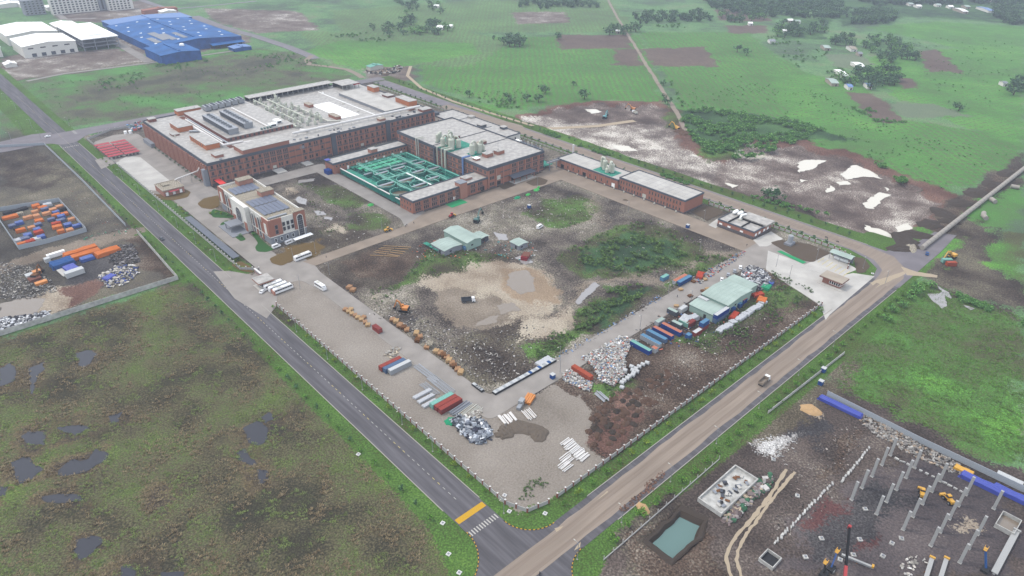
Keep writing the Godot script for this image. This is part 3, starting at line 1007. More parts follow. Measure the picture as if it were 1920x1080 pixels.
	sheet("pavement", poly_px([1500, 500, 1556, 476, 1608, 505, 1566, 522]), "concrete_pale")
	# beds cut into the paving: soil or lawn, edged
	var beds := [[18, [370, 382, 382, 372, 410, 366, 412, 386, 398, 393, 378, 390]], [18, [280, 362, 300, 365, 340, 352, 358, 360, 352, 370, 325, 376, 300, 374]], [19, [394, 400, 400, 392, 422, 398, 440, 406, 430, 409, 400, 408]], [19, [412, 421, 420, 415, 434, 424, 428, 431, 420, 430]], [19, [438, 443, 450, 438, 462, 449, 452, 453]], [19, [470, 436, 480, 432, 486, 445, 500, 458, 514, 468, 500, 473, 482, 472, 478, 464, 484, 456]], [18, [505, 485, 520, 478, 590, 453, 612, 464, 580, 478, 548, 489, 528, 499, 510, 494]], [24, [1165, 376, 1172, 373, 1180, 377]], [24, [985, 342, 1010, 332, 1028, 338, 1022, 346, 1000, 349]], [24, [932, 348, 960, 340, 968, 347, 945, 356]], [24, [1296, 398, 1318, 384, 1350, 392, 1356, 400, 1326, 414]], [24, [1444, 455, 1462, 450, 1520, 458, 1556, 475, 1524, 492, 1500, 488]], [2, [430, 490, 470, 494, 476, 512, 455, 508]], [18, [433, 497, 450, 489, 470, 500, 476, 512, 452, 508]], [24, [1600, 482, 1620, 484, 1632, 500, 1620, 512, 1606, 512]]]
	var keys := {18: "bed_withered", 19: "bed_lawn", 24: "bed_soil", 2: "bed_grass"}
	var stain: Texture2D = M["brick"].albedo_texture
	mat("bed_withered", pc(128, 106, 68), 0.95, 0, stain, 0.1)
	mat("bed_lawn", pc(70, 116, 60), 0.95, 0, stain, 0.1)
	mat("bed_soil", pc(112, 98, 84), 0.95, 0, stain, 0.1)
	mat("bed_grass", pc(98, 122, 66), 0.95, 0, stain, 0.1)
	for a in beds: film("planting_bed", rounded(poly_px(a[1]), 2.0), keys[a[0]], 0.13 + 0.002 * beds.find(a))
	# markings
	var mk := Node3D.new()
	mk.name = "road_markings"
	mk.set_meta("kind", "structure")
	add_child(mk)
	var z := -152.0
	while z > -905.0:
		bx(mk, "dash", Vector3(111.5, 0.04, z), Vector3(0.22, 0.012, 1.5), "white_paint" if int(z) % 3 else "yellow_dash")
		z -= 3.4
	bx(mk, "hump", Vector3(111.5, 0.05, -142.5), Vector3(13.2, 0.05, 2.6), "yellow_paint")
	for i in 11: bx(mk, "stripe", Vector3(105.4 + i * 1.22, 0.04, -135.0), Vector3(0.5, 0.012, 2.4), "white_paint")
	for i in 9: bx(mk, "stripe", Vector3(105.4 + i * 1.4, 0.042, -690.0), Vector3(0.5, 0.012, 2.4), "white_paint")
	for i in 9: bx(mk, "stripe", Vector3(124.0, 0.048, -737.0 + i * 1.4), Vector3(2.4, 0.012, 0.5), "white_paint")
	# yellow bay lines by the weighing shed
	for i in 7:
		var p := g(1545 + i * 8, 484 + i * 4.2)
		bx(mk, "bay_line", Vector3(p.x - 4, 0.1, p.z), Vector3(9, 0.02, 0.35), "yellow_dash")
	# kerbs
	var kb := Node3D.new()
	kb.name = "kerb"
	kb.set_meta("kind", "structure")
	add_child(kb)
	for seg in [[104.3, -700.0, 104.3, -150.0], [118.7, -695.0, 118.7, -600.0], [118.7, -590.0, 118.7, -374.0], [118.7, -334.0, 118.7, -146.0], [150.0, -118.7, 352.0, -118.7], [150.0, -103.3, 400.0, -103.3], [446.2, -700.0, 446.2, -140.0], [430.2, -700.0, 430.2, -150.0]]:
		var a := Vector3(seg[0], 0.04, seg[1])
		var b := Vector3(seg[2], 0.04, seg[3])
		var n := maxi(1, int(a.distance_to(b) / 40.0))
		for i in n:
			var p := a.lerp(b, float(i) / n)
			var q := a.lerp(b, float(i + 1) / n)
			var d := (q - p)
			bx(kb, "kerb_stone", (p + q) * 0.5, Vector3(absf(d.x) if absf(d.x) > 0.5 else 0.3, 0.26, absf(d.z) if absf(d.z) > 0.5 else 0.3), "kerb")
	for arc in [[131.5, -131.5, 13.2, PI, PI * 0.5, 26], [131.0, -90.0, 13.7, -PI * 0.5, -PI, 26], [86.5, -136.5, 18.2, PI * 0.5, 0.0, 34], [84.5, -83.5, 20.2, 0.0, -PI * 0.5, 34]]:
		for i in arc[5]:
			var a: float = lerpf(arc[3], arc[4], (i + 0.5) / arc[5])
			var o := Vector3(arc[0] + cos(a) * arc[2], 0.04, arc[1] + sin(a) * arc[2])
			bx(kb, "kerb_stone", o, Vector3(absf(arc[3] - arc[4]) * arc[2] / arc[5], 0.27, 0.3), "yellow_paint" if i % 2 else "black_paint", -a + PI * 0.5)

func build_water() -> void:
	for a in pools(): film("pool", ragged(Geometry2D.offset_polygon(poly_px(a), 0.4)[0], 2.0, 1.6, 5), "water_marsh", -0.36)
	var pit := ragged(poly_px([1224, 1012, 1276, 962, 1313, 979, 1302, 1006, 1262, 1040]), 2.0, 0.5, 6)
	film("pond", pit, "water_pit", -2.1)
	var mid := Vector2.ZERO
	for q in pit: mid += q / pit.size()
	var bank := B.new()
	for i in pit.size():
		var ring := []
		for e in [[0.96, -2.4], [1.06, -1.2], [1.16, -0.25], [1.36, -0.04], [1.5, -0.5]]:
			for q in [pit[i], pit[(i + 1) % pit.size()]]:
				var w: Vector2 = mid + (q - mid) * e[0] + Vector2(relief_noise.get_noise_2d(q.x * 3, q.y * 3), relief_noise.get_noise_2d(q.y * 3, q.x * 3)) * (e[0] - 0.95) * 2.0
				ring.append(Vector3(w.x, e[1], w.y))
		for k in 4: bank.quad(ring[k * 2], ring[k * 2 + 1], ring[k * 2 + 3], ring[k * 2 + 2])
	struct("pit_bank", bank, "soil_dark")
	var milky := [[1496, 300, 1518, 294, 1550, 296, 1540, 303, 1524, 312, 1500, 318], [1576, 322, 1600, 305, 1620, 303, 1655, 330, 1620, 326, 1590, 332], [1548, 352, 1562, 343, 1566, 352, 1552, 356], [1620, 375, 1650, 355, 1670, 360, 1658, 368, 1640, 386, 1626, 385], [1622, 416, 1650, 424, 1690, 440, 1676, 447, 1650, 438, 1628, 428], [1680, 420, 1704, 412, 1716, 424, 1700, 432, 1686, 430], [1588, 426, 1600, 428, 1620, 437, 1606, 438], [1148, 266, 1180, 270, 1196, 278, 1166, 278, 1150, 274], [1298, 282, 1316, 284, 1312, 290, 1300, 288], [1094, 200, 1118, 201, 1130, 206, 1110, 209], [1500, 330, 1515, 334, 1502, 337], [1360, 338, 1385, 342, 1372, 347], [1570, 336, 1590, 334, 1596, 340, 1576, 343], [1420, 290, 1432, 282, 1438, 288, 1426, 294], [1660, 345, 1672, 350, 1664, 353]]
	for a in milky: film("puddle", ragged(poly_px(a), 2.5, 2.4, 7), "water_milky", -2.28)
	for a in [[955, 512, 985, 505, 1000, 520, 1002, 545, 975, 552, 950, 535], [930, 572, 960, 566, 975, 580, 940, 590], [900, 600, 935, 590, 930, 606, 890, 612]]: film("puddle", ragged(poly_px(a), 2.0, 1.6, 9), "water_tan", -0.02)
	for a in [[560, 368, 575, 374, 574, 384, 562, 382, 554, 374], [588, 395, 606, 396, 612, 402, 596, 404], [925, 435, 950, 440, 952, 450, 935, 450], [560, 338, 590, 334, 588, 339, 558, 344], [1095, 545, 1115, 528, 1125, 535, 1110, 548, 1085, 572, 1078, 566], [610, 406, 625, 408, 622, 413, 606, 410], [965, 482, 985, 478, 1000, 492, 985, 496]]: film("puddle", ragged(poly_px(a), 1.5, 1.4, 10), "water_grey", -0.02)
	for a in [[0, 570, 50, 556, 85, 560, 70, 585, 30, 600, 0, 606]]: film("puddle", ragged(poly_px(a), 1.5, 1.6, 11), "water_tan", -0.02)
	for a in [[1740, 552, 1770, 548, 1776, 574, 1768, 578, 1750, 566], [1756, 535, 1778, 548, 1784, 560, 1774, 556], [1806, 572, 1830, 578, 1820, 582]]: film("puddle", ragged(poly_px(a), 1.5, 1.2, 12), "water_grey", -0.02)

# ================================================================ walls and fences
func wall_run(t: Node3D, a: Vector2, b: Vector2, step: float, post: Vector3, panel_h: float, keys: Array) -> void:
	var d := b - a
	var n := maxi(1, int(round(d.length() / step)))
	var yaw := -atan2(d.y, d.x)
	var w := d.length() / n - post.x
	for i in n + 1:
		var p := a.lerp(b, float(i) / n)
		var pn := bx(t, "post", Vector3(p.x, post.y * 0.5 - 0.1, p.y), Vector3(post.x, post.y + 0.2, post.z), keys[0], yaw)
		if keys[2]: bx(pn, "cap", Vector3(0, post.y * 0.5 + 0.2, 0), Vector3(post.x + 0.1, 0.14, post.z + 0.1), keys[2])
		if i < n:
			var q := a.lerp(b, (i + 0.5) / n)
			bx(t, "panel", Vector3(q.x, panel_h * 0.5 - 0.1, q.y), Vector3(w, panel_h + 0.2, 0.2), keys[1], yaw)

func build_walls() -> void:
	var k := ["post_brick", "wall_grey", "cap_white"]
	var ps := Vector3(0.55, 2.3, 0.55)
	var w := thing("boundary_wall", "long grey panel wall with brick posts beside the asphalt road", "wall")
	wall_run(w, Vector2(124.6, -327), Vector2(124.0, -137.0), 4.4, ps, 1.8, k)
	wall_run(w, Vector2(124.0, -137.0), Vector2(127.5, -128.5), 4.4, ps, 1.8, k)
	wall_run(w, Vector2(127.5, -128.5), Vector2(136.5, -126.2), 4.4, ps, 1.8, k)
	var w2 := thing("boundary_wall", "long grey panel wall with brick posts along the dusty road", "wall")
	wall_run(w2, Vector2(141, -126.0), Vector2(351.5, -124.6), 4.4, ps, 1.8, k)
	var w3 := thing("boundary_wall", "low pale wall with posts between asphalt road and factory forecourt", "wall")
	wall_run(w3, Vector2(127.0, -612), Vector2(127.0, -380), 4.4, ps, 1.6, ["wall_grey", "wall_grey", "cap_white"])
	wall_run(w3, Vector2(127.0, -380), Vector2(135.0, -371), 4.4, ps, 1.6, ["wall_grey", "wall_grey", "cap_white"])
	var w4 := thing("boundary_wall", "wall with brick piers behind the weighing shed and small brick plant", "wall")
	wall_run(w4, Vector2(424, -247), Vector2(424, -152), 4.4, ps, 1.6, k)
	wall_run(w4, Vector2(424, -152), Vector2(420, -140), 4.4, ps, 1.6, k)
	wall_run(w4, Vector2(420, -140), Vector2(404, -134), 4.4, ps, 1.6, k)
	var w5 := thing("boundary_wall", "pale fence wall round the red roofed cycle sheds", "wall")
	wall_run(w5, Vector2(127.0, -622), Vector2(127.0, -700), 4.4, ps, 1.6, ["wall_grey", "wall_grey", ""])
	wall_run(w5, Vector2(127.0, -700), Vector2(150.0, -715), 4.4, ps, 1.6, ["wall_grey", "wall_grey", ""])
	wall_run(w5, Vector2(150.0, -715), Vector2(190.0, -712), 4.4, ps, 1.6, ["wall_grey", "wall_grey", ""])
	var w6 := thing("boundary_wall", "thin dark fence behind the factory facing the tree lined road", "wall")
	wall_run(w6, Vector2(424, -690), Vector2(424, -380), 5.0, Vector3(0.4, 1.9, 0.4), 1.3, ["brick_dark", "wall_grey", ""])
	# plot walls left of the road: sheet and concrete panels
	var c := ["wall_concrete", "wall_concrete", ""]
	var p1 := thing("plot_wall", "light concrete slab wall with a sharp corner by the marsh", "wall")
	var a := g2(-40, 642)
	var b := g2(334, 524)
	wall_run(p1, a, b, 5.2, Vector3(0.35, 2.9, 0.35), 2.8, c)
	wall_run(p1, b, g2(258, 437), 5.2, Vector3(0.3, 2.9, 0.3), 2.7, c)
	var p2 := thing("plot_wall", "grey sheet fence along the bare plot beside the asphalt road", "fence")
	wall_run(p2, g2(236, 424), g2(153, 338), 4.5, Vector3(0.2, 2.2, 0.2), 2.1, ["corrugated", "corrugated", ""])
	wall_run(p2, g2(153, 338), g2(84, 272), 4.5, Vector3(0.2, 2.2, 0.2), 2.1, ["corrugated", "corrugated", ""])
	wall_run(p2, g2(84, 272), g2(-30, 278), 4.5, Vector3(0.2, 2.2, 0.2), 2.1, ["corrugated", "corrugated", ""])
	var p3 := thing("storage_enclosure", "grey sheet enclosure round the tarpaulin covered stacks", "fence")
	var q := [g2(163, 434), g2(112, 378), g2(0, 404), g2(-12, 398), g2(36, 468), g2(92, 455), g2(163, 434)]
	wall_run(p3, q[0], q[1], 4.0, Vector3(0.2, 3.1, 0.2), 3.0, ["corrugated", "corrugated", ""])
	wall_run(p3, q[1], q[3], 4.0, Vector3(0.2, 3.1, 0.2), 3.0, ["corrugated", "corrugated", ""])
	wall_run(p3, q[3], q[4], 4.0, Vector3(0.2, 3.1, 0.2), 3.0, ["corrugated", "corrugated", ""])
	wall_run(p3, q[4], q[5], 4.0, Vector3(0.2, 3.1, 0.2), 3.0, ["corrugated", "corrugated", ""])
	wall_run(p3, q[5], q[0], 4.0, Vector3(0.2, 3.1, 0.2), 3.0, ["corrugated", "corrugated", ""])
	var p4 := thing("site_hoarding", "tall pale corrugated hoarding between construction site and pasture", "fence")
	wall_run(p4, g2(1550, 742), g2(1720, 828), 4.0, Vector3(0.2, 3.0, 0.2), 2.9, ["corrugated", "corrugated", ""])
	wall_run(p4, g2(1720, 828), g2(1960, 942), 4.0, Vector3(0.2, 3.0, 0.2), 2.9, ["corrugated", "corrugated", ""])
	var p5 := thing("site_wall", "unfinished grey block wall beside the dusty road verge", "wall")
	wall_run(p5, g2(1132, 1050), g2(1348, 862), 5.0, Vector3(0.25, 2.2, 0.25), 0.5, ["wall_grey", "wall_grey", ""])
	wall_run(p5, g2(1440, 775), g2(1582, 664), 4.0, Vector3(0.3, 1.7, 0.3), 1.5, ["wall_concrete", "wall_concrete", ""])

# ================================================================ buildings
# a box given by its world corners, as a part of a thing whose root stands anywhere
func wb(root: Node3D, called: String, a: Vector3, b: Vector3, key: String) -> MeshInstance3D:
	return bx(root, called, (a + b) * 0.5 - root.position, (b - a).abs(), key)

func win_mesh(w: float, h: float, pane := "glass_dark", frame := "window_frame") -> ArrayMesh:
	var id := "win|%.2f|%.2f|%s|%s" % [w, h, pane, frame]
	if not meshes.has(id):
		var f := B.new()
		var t := 0.14
		f.box(Vector3(0, h * 0.5 + t * 0.5, 0.04), Vector3(w + 2 * t, t, 0.2))
		f.box(Vector3(0, -h * 0.5 - t * 0.5, 0.07), Vector3(w + 2 * t, t, 0.26))
		f.box(Vector3(-w * 0.5 - t * 0.5, 0, 0.04), Vector3(t, h, 0.18))
		f.box(Vector3(w * 0.5 + t * 0.5, 0, 0.04), Vector3(t, h, 0.18))
		var p := B.new()
		p.box(Vector3(0, 0, 0.0), Vector3(w, h, 0.12))
		meshes[id] = p.mesh(M[pane], f.mesh(M[frame]))
	return meshes[id]

# face "z": the wall at z = plane looking to +z, along x; face "x": the wall at x = plane looking to -x, along z
func on_face(face: String, plane: float, along: float, y: float, out := 0.0) -> Vector3:
	return Vector3(along, y, plane + out) if face == "z" else Vector3(plane - out, y, along)

func window(root: Node3D, face: String, plane: float, along: float, y: float, w: float, h: float, called := "window", pane := "glass_dark", frame := "window_frame") -> void:
	var p := part(root, called, win_mesh(w, h, pane, frame), on_face(face, plane, along, y) - root.position)
	p.rotation.y = 0.0 if face == "z" else -PI * 0.5

func fbox(root: Node3D, called: String, face: String, plane: float, a0: float, a1: float, y0: float, y1: float, out: float, key: String) -> void:
	var d := absf(a1 - a0)
	var s := Vector3(d, y1 - y0, out) if face == "z" else Vector3(out, y1 - y0, d)
	bx(root, called, on_face(face, plane, (a0 + a1) * 0.5, (y0 + y1) * 0.5, out * 0.5) - root.position, s, key)

# walls, a sunken flat roof, a parapet with a dark band
func block(root: Node3D, x0: float, x1: float, z0: float, z1: float, h: float, wall: String, roof: String, band: String, band_h := 1.8, parapet := 0.7) -> void:
	wb(root, "wall", Vector3(x0, -0.3, z0), Vector3(x1, h - parapet - 0.2, z1), wall)
	wb(root, "roof", Vector3(x0 + 0.35, h - parapet - 0.2, z0 + 0.35), Vector3(x1 - 0.35, h - parapet, z1 - 0.35), roof)
	var y0 := h - band_h
	var o := 0.25
	wb(root, "parapet", Vector3(x0 - o, y0, z1 - 0.35), Vector3(x1 + o, h, z1 + o), band)
	wb(root, "parapet", Vector3(x0 - o, y0, z0 - o), Vector3(x1 + o, h, z0 + 0.35), band)
	wb(root, "parapet", Vector3(x0 - o, y0, z0 + 0.35), Vector3(x0 + 0.35, h, z1 - 0.35), band)
	wb(root, "parapet", Vector3(x1 - 0.35, y0, z0 + 0.35), Vector3(x1 + o, h, z1 - 0.35), band)

func hut(root: Node3D, x0: float, x1: float, z0: float, z1: float, y0: float, y1: float, wall: String, roof: String, called := "rooftop_hut") -> Node3D:
	var w := wb(root, called, Vector3(x0, y0, z0), Vector3(x1, y1 - 0.35, z1), wall)
	bx(w, "roof", Vector3(0, (y1 - y0) * 0.5, 0), Vector3(x1 - x0 + 0.5, 0.35, z1 - z0 + 0.5), roof)
	return w

func main_factory() -> void:
	var r := thing("factory", "largest red brick factory with cooling towers and ducts on its roof", "building", Vector3(273, 0, -592))
	var h := 18.0
	block(r, 167, 380, -664, -521, h, "brick", "roof_slab", "cornice", 2.2, 0.8)
	wb(r, "plinth", Vector3(166.7, -0.2, -521), Vector3(380, 1.3, -520.6), "brick_grey")
	var n := 39
	var bay := 213.0 / n
	var rw := RandomNumberGenerator.new()
	rw.seed = 3
	for i in n + 1:
		fbox(r, "pilaster", "z", -521, 167 + i * bay - 0.35, 167 + i * bay + 0.35, 0, h - 2.2, 0.5, "brick_light")
	for i in n:
		var x := 167 + (i + 0.5) * bay
		if i == 19 or i == 29:
			fbox(r, "stair_shaft", "z", -521, x - 2.2, x + 2.2, 0, h + 0.6, 1.2, "cornice")
			continue
		fbox(r, "string_course", "z", -521, x - bay * 0.5 + 0.36, x + bay * 0.5 - 0.36, 6.3, 7.4, 0.2, "brick_grey")
		fbox(r, "string_course", "z", -521, x - bay * 0.5 + 0.36, x + bay * 0.5 - 0.36, 11.3, 12.4, 0.2, "brick_grey")
		for y in [3.6, 9.1, 14.1]:
			if i >= 8 and i <= 11 and y > 5:
				for k in 3: window(r, "z", -521, x + (k - 1) * 1.5, y, 0.8, 2.5)
			elif i == 12 or i == 13 or rw.randf() < 0.12:
				continue
			elif y < 5 and i in [9, 12, 17, 24]:
				window(r, "z", -521, x, 2.0, 3.0, 3.4, "door", "off_white")
			elif rw.randf() < 0.22:
				for k in 2: window(r, "z", -521, x - 1.0 + k * 2.0, y, 1.1, 2.4)
			else:
				window(r, "z", -521, x + rw.randf_range(-0.4, 0.4), y, 1.7, 2.5)
	fbox(r, "shutter", "z", -521, 242.5, 246.5, 11.8, 14.2, 0.3, "stone_grey")
	# the long side with its tall fins
	wb(r, "side_wall", Vector3(166.6, 0, -664), Vector3(166.97, h - 2.2, -521), "cornice")
	for i in 37:
		var z := -662.0 + i * 3.86
		fbox(r, "fin", "x", 166.6, z - 0.85, z + 0.85, 0.4, h - 2.2, 1.3, "brick_light" if i % 3 else "brick")
		for y in [4.0, 9.0, 14.0]:
			if i < 36: window(r, "x", 166.6, z + 1.93, y, 1.2, 2.6, "window", "glass_dark", "brick_grey")
	# left roof: penthouses
	hut(r, 179, 191, -631, -611, 17, 21.5, "brick_orange", "roof_slab")
	hut(r, 179, 190, -586, -552, 17, 21.5, "brick_orange", "roof_slab")
	for i in 6: window(r, "x", 179, -582.0 + i * 4.6, 19.2, 1.0, 1.6)
	for i in 4: window(r, "x", 179, -628.0 + i * 4.4, 19.2, 1.0, 1.6)
	hut(r, 196, 217, -668, -659, 17, 21.5, "brick_orange", "roof_slab")
	hut(r, 170, 176, -662, -656, 17, 20.0, "brick_dark", "roof_slab")
	hut(r, 177, 183.5, -538, -529.5, 17, 19.5, "brick", "roof_slab")
	hut(r, 171.5, 177, -612, -604, 17, 18.6, "brick_dark", "roof_slab")
	hut(r, 196, 235, -540, -522.6, 17, 21, "brick", "roof_slab", "front_penthouse")
	# the deck of the cooling towers
	var deck := hut(r, 200, 258, -655, -561, 17, 20.4, "brick_dark", "roof_slab", "cooling_deck")
	for i in 14: window(r, "z", -561, 203 + i * 4.0, 18.7, 1.6, 2.0)
	wb(r, "roof_gutter", Vector3(195.0, 17.2, -655), Vector3(199.0, 17.3, -545), "brown_plate")
	# tanks, hoods and huts of the right roof
	wb(r, "white_membrane", Vector3(303, 17.2, -611), Vector3(321.5, 17.34, -592.5), "white")
	wb(r, "white_membrane", Vector3(303, 17.2, -592), Vector3(321.5, 17.34, -574.5), "white")
	wb(r, "white_membrane", Vector3(303, 17.2, -574), Vector3(321.5, 17.34, -556), "white")
	hut(r, 297.3, 302, -615.3, -605.4, 17, 20, "brick", "roof_tan")
	hut(r, 297.2, 302, -569.3, -555.5, 17, 20, "brick", "roof_tan")
	hut(r, 340.5, 362.5, -625, -542, 17, 20, "stone_grey", "concrete_pale", "white_hall")
	hut(r, 373, 379.5, -624.5, -612, 17, 22, "brick_orange", "roof_slab")
	hut(r, 370.5, 379.5, -570, -547, 17, 22, "brick_orange", "roof_slab")
	hut(r, 372, 379.5, -596, -586, 17, 19, "brick_dark", "roof_slab")
	hut(r, 324, 330, -531, -526, 17, 19.2, "brick", "roof_tan")
	hut(r, 363, 369, -541, -536, 17, 19.5, "brick", "roof_tan")
	hut(r, 369, 379, -531, -523, 17, 19.5, "brick_dark", "roof_slab")
	wb(r, "roof_edge", Vector3(331, 17.2, -650), Vector3(331.6, 17.7, -530), "white")
	# the open canopy along the rear parapet
	var cn := wb(r, "canopy_roof", Vector3(262, 21.6, -668), Vector3(353, 22.0, -656), "roof_slab")
	for i in 17: bx(cn, "post", Vector3.ZERO, Vector3(0.45, 4.4, 0.45), "column").position = Vector3(-44.5 + i * 5.56, -2.3, 5.4)
	wb(r, "canopy_back", Vector3(262, 17.2, -666), Vector3(353, 21.5, -665), "dark")
	wb(r, "canopy_roof", Vector3(353, 21.6, -660), Vector3(373, 22.05, -639), "roof_slab")
	wb(r, "canopy_eave", Vector3(366, 20.6, -640), Vector3(373.2, 21.4, -638.4), "red_roof")
	for i in 5: wb(r, "post", Vector3(353.5 + i * 4.7, 17.1, -640), Vector3(354.0 + i * 4.7, 21.6, -639.5), "column")
	wb(r, "canopy_back", Vector3(353, 17.2, -659), Vector3(372, 21.5, -658), "dark")
	for i in 46:
		var ax := rw.randf_range(169, 378)
		var az := rw.randf_range(-533, -524) if i % 2 else rw.randf_range(-655, -545)
		if (ax > 176 and ax < 296 and az < -541) or (ax > 194 and ax < 236 and az > -541) or (ax > 338 and az < -540): continue
		wb(r, "roof_vent", Vector3(ax, 17.2, az), Vector3(ax + rw.randf_range(0.8, 2.6), 17.2 + rw.randf_range(0.5, 1.5), az + rw.randf_range(0.8, 2.4)), ["off_white", "steel", "white", "steel_dark"][i % 4])
	# entrance canopy, red; loading ramps
	wb(r, "entrance_canopy", Vector3(169, 4.2, -520), Vector3(173.5, 4.5, -508), "red_bright")
	for p in [[169.3, -509.0], [173.2, -509.0]]: wb(r, "canopy_post", Vector3(p[0] - 0.1, 0, p[1] - 0.1), Vector3(p[0] + 0.1, 4.2, p[1] + 0.1), "steel")
	wb(r, "loading_ramp", Vector3(216, 0, -520.5), Vector3(224, 0.6, -510), "concrete_pale")
	wb(r, "loading_ramp", Vector3(241, 0, -520.5), Vector3(248, 0.6, -511), "concrete_pale")
	wb(r, "side_annex", Vector3(162, 0, -660), Vector3(166.5, 3.6, -640), "stone_grey")
	wb(r, "side_annex", Vector3(163, 0, -526), Vector3(166.5, 13, -522), "stone_grey")

func cooling_tower(x0: float, x1: float, z0: float, z1: float, label: String) -> void:
	var t := thing("cooling_tower", label, "cooling tower", Vector3((x0 + x1) * 0.5, 20.4, (z0 + z1) * 0.5), 0, "rooftop cooling towers")
	var w := x1 - x0
	var l := z1 - z0
	var b := B.new()
	var y := 4.6
	# sloping louvred sides
	var p := PackedVector2Array([Vector2(-w * 0.42, 0.3), Vector2(-w * 0.5, y), Vector2(w * 0.5, y), Vector2(w * 0.42, 0.3)])
	for e in [-l * 0.5, l * 0.5]:
		b.quad(Vector3(p[0].x, p[0].y, e), Vector3(p[1].x, p[1].y, e), Vector3(p[2].x, p[2].y, e), Vector3(p[3].x, p[3].y, e))
	b.quad(Vector3(p[1].x, y, -l * 0.5), Vector3(p[1].x, y, l * 0.5), Vector3(p[2].x, y, l * 0.5), Vector3(p[2].x, y, -l * 0.5))
	bp(t, "casing", b, M["steel"])
	var s := B.new()
	for sd in [-1.0, 1.0]:
		s.quad(Vector3(sd * w * 0.41, 0.3, -l * 0.49), Vector3(sd * w * 0.49, y - 0.2, -l * 0.49), Vector3(sd * w * 0.49, y - 0.2, l * 0.49), Vector3(sd * w * 0.41, 0.3, l * 0.49))
	bp(t, "louvre_bank", s, M["steel_dark"])
	var n := int(l / 2.2)
	for i in n + 1:
		for sd in [-1.0, 1.0]:
			var q := B.new()
			var z := -l * 0.5 + i * l / n
			q.bar(Vector3(sd * w * 0.425, 0.2, z), Vector3(sd * w * 0.505, y, z), 0.3)
			bp(t, "rib", q, M["steel"])
	for i in int(l / 5.0):
		var f := B.new()
		f.cyl(Vector3(0, y, 0), Vector3(0, y + 1.0, 0), 1.7, 1.55, 14, false)
		f.cyl(Vector3(0, y + 0.1, 0), Vector3(0, y + 0.3, 0), 1.5, 1.5, 12)
		var fo := bp(t, "fan_stack", f, M["steel"], Vector3(0, 0, -l * 0.5 + (i + 0.5) * 5.0 + 1))
		bx(fo, "fan_blade", Vector3(0, y + 0.7, 0), Vector3(2.9, 0.08, 0.4), "steel_dark", 0.6 * i)
		bx(fo, "fan_blade", Vector3(0, y + 0.72, 0), Vector3(0.4, 0.08, 2.9), "steel_dark", 0.6 * i)
	bx(t, "handrail", Vector3(-w * 0.5, y + 0.9, 0), Vector3(0.08, 0.1, l), "pipe_white")
	bx(t, "handrail", Vector3(w * 0.5, y + 0.9, 0), Vector3(0.08, 0.1, l), "pipe_white")
	for i in 6: bx(t, "handrail", Vector3(0, y + 0.9, -l * 0.5 + i * l / 5.0), Vector3(w, 0.1, 0.08), "pipe_white")
	bx(t, "basin", Vector3(0, 0.15, 0), Vector3(w * 0.95, 0.3, l + 1), "steel")

# an upright scrubber: vessel, domed head, swan-neck duct
func scrubber_mesh(rad: float, h: float, neck: bool, key: String) -> ArrayMesh:
	var id := "scrub|%.2f|%.2f|%s|%s" % [rad, h, neck, key]
	if not meshes.has(id):
		var b := B.new()
		b.lathe(Vector3.ZERO, [Vector2(rad, 0), Vector2(rad, h * 0.33), Vector2(rad * 1.06, h * 0.34), Vector2(rad, h * 0.36), Vector2(rad, h), Vector2(rad * 0.75, h + rad * 0.35), Vector2(0.02, h + rad * 0.5)], 14)
		if neck:
			var pts := []
			for k in 6:
				var a := PI * k / 5.0
				pts.append(Vector3(rad * 0.9 - cos(a) * rad * 0.9, h + rad * 0.4 + sin(a) * rad * 0.9, 0))
			pts.append(Vector3(rad * 1.8, h * 0.25, 0))
			b.tube(pts, rad * 0.38, 8)
		meshes[id] = b.mesh(M[key])
	return meshes[id]

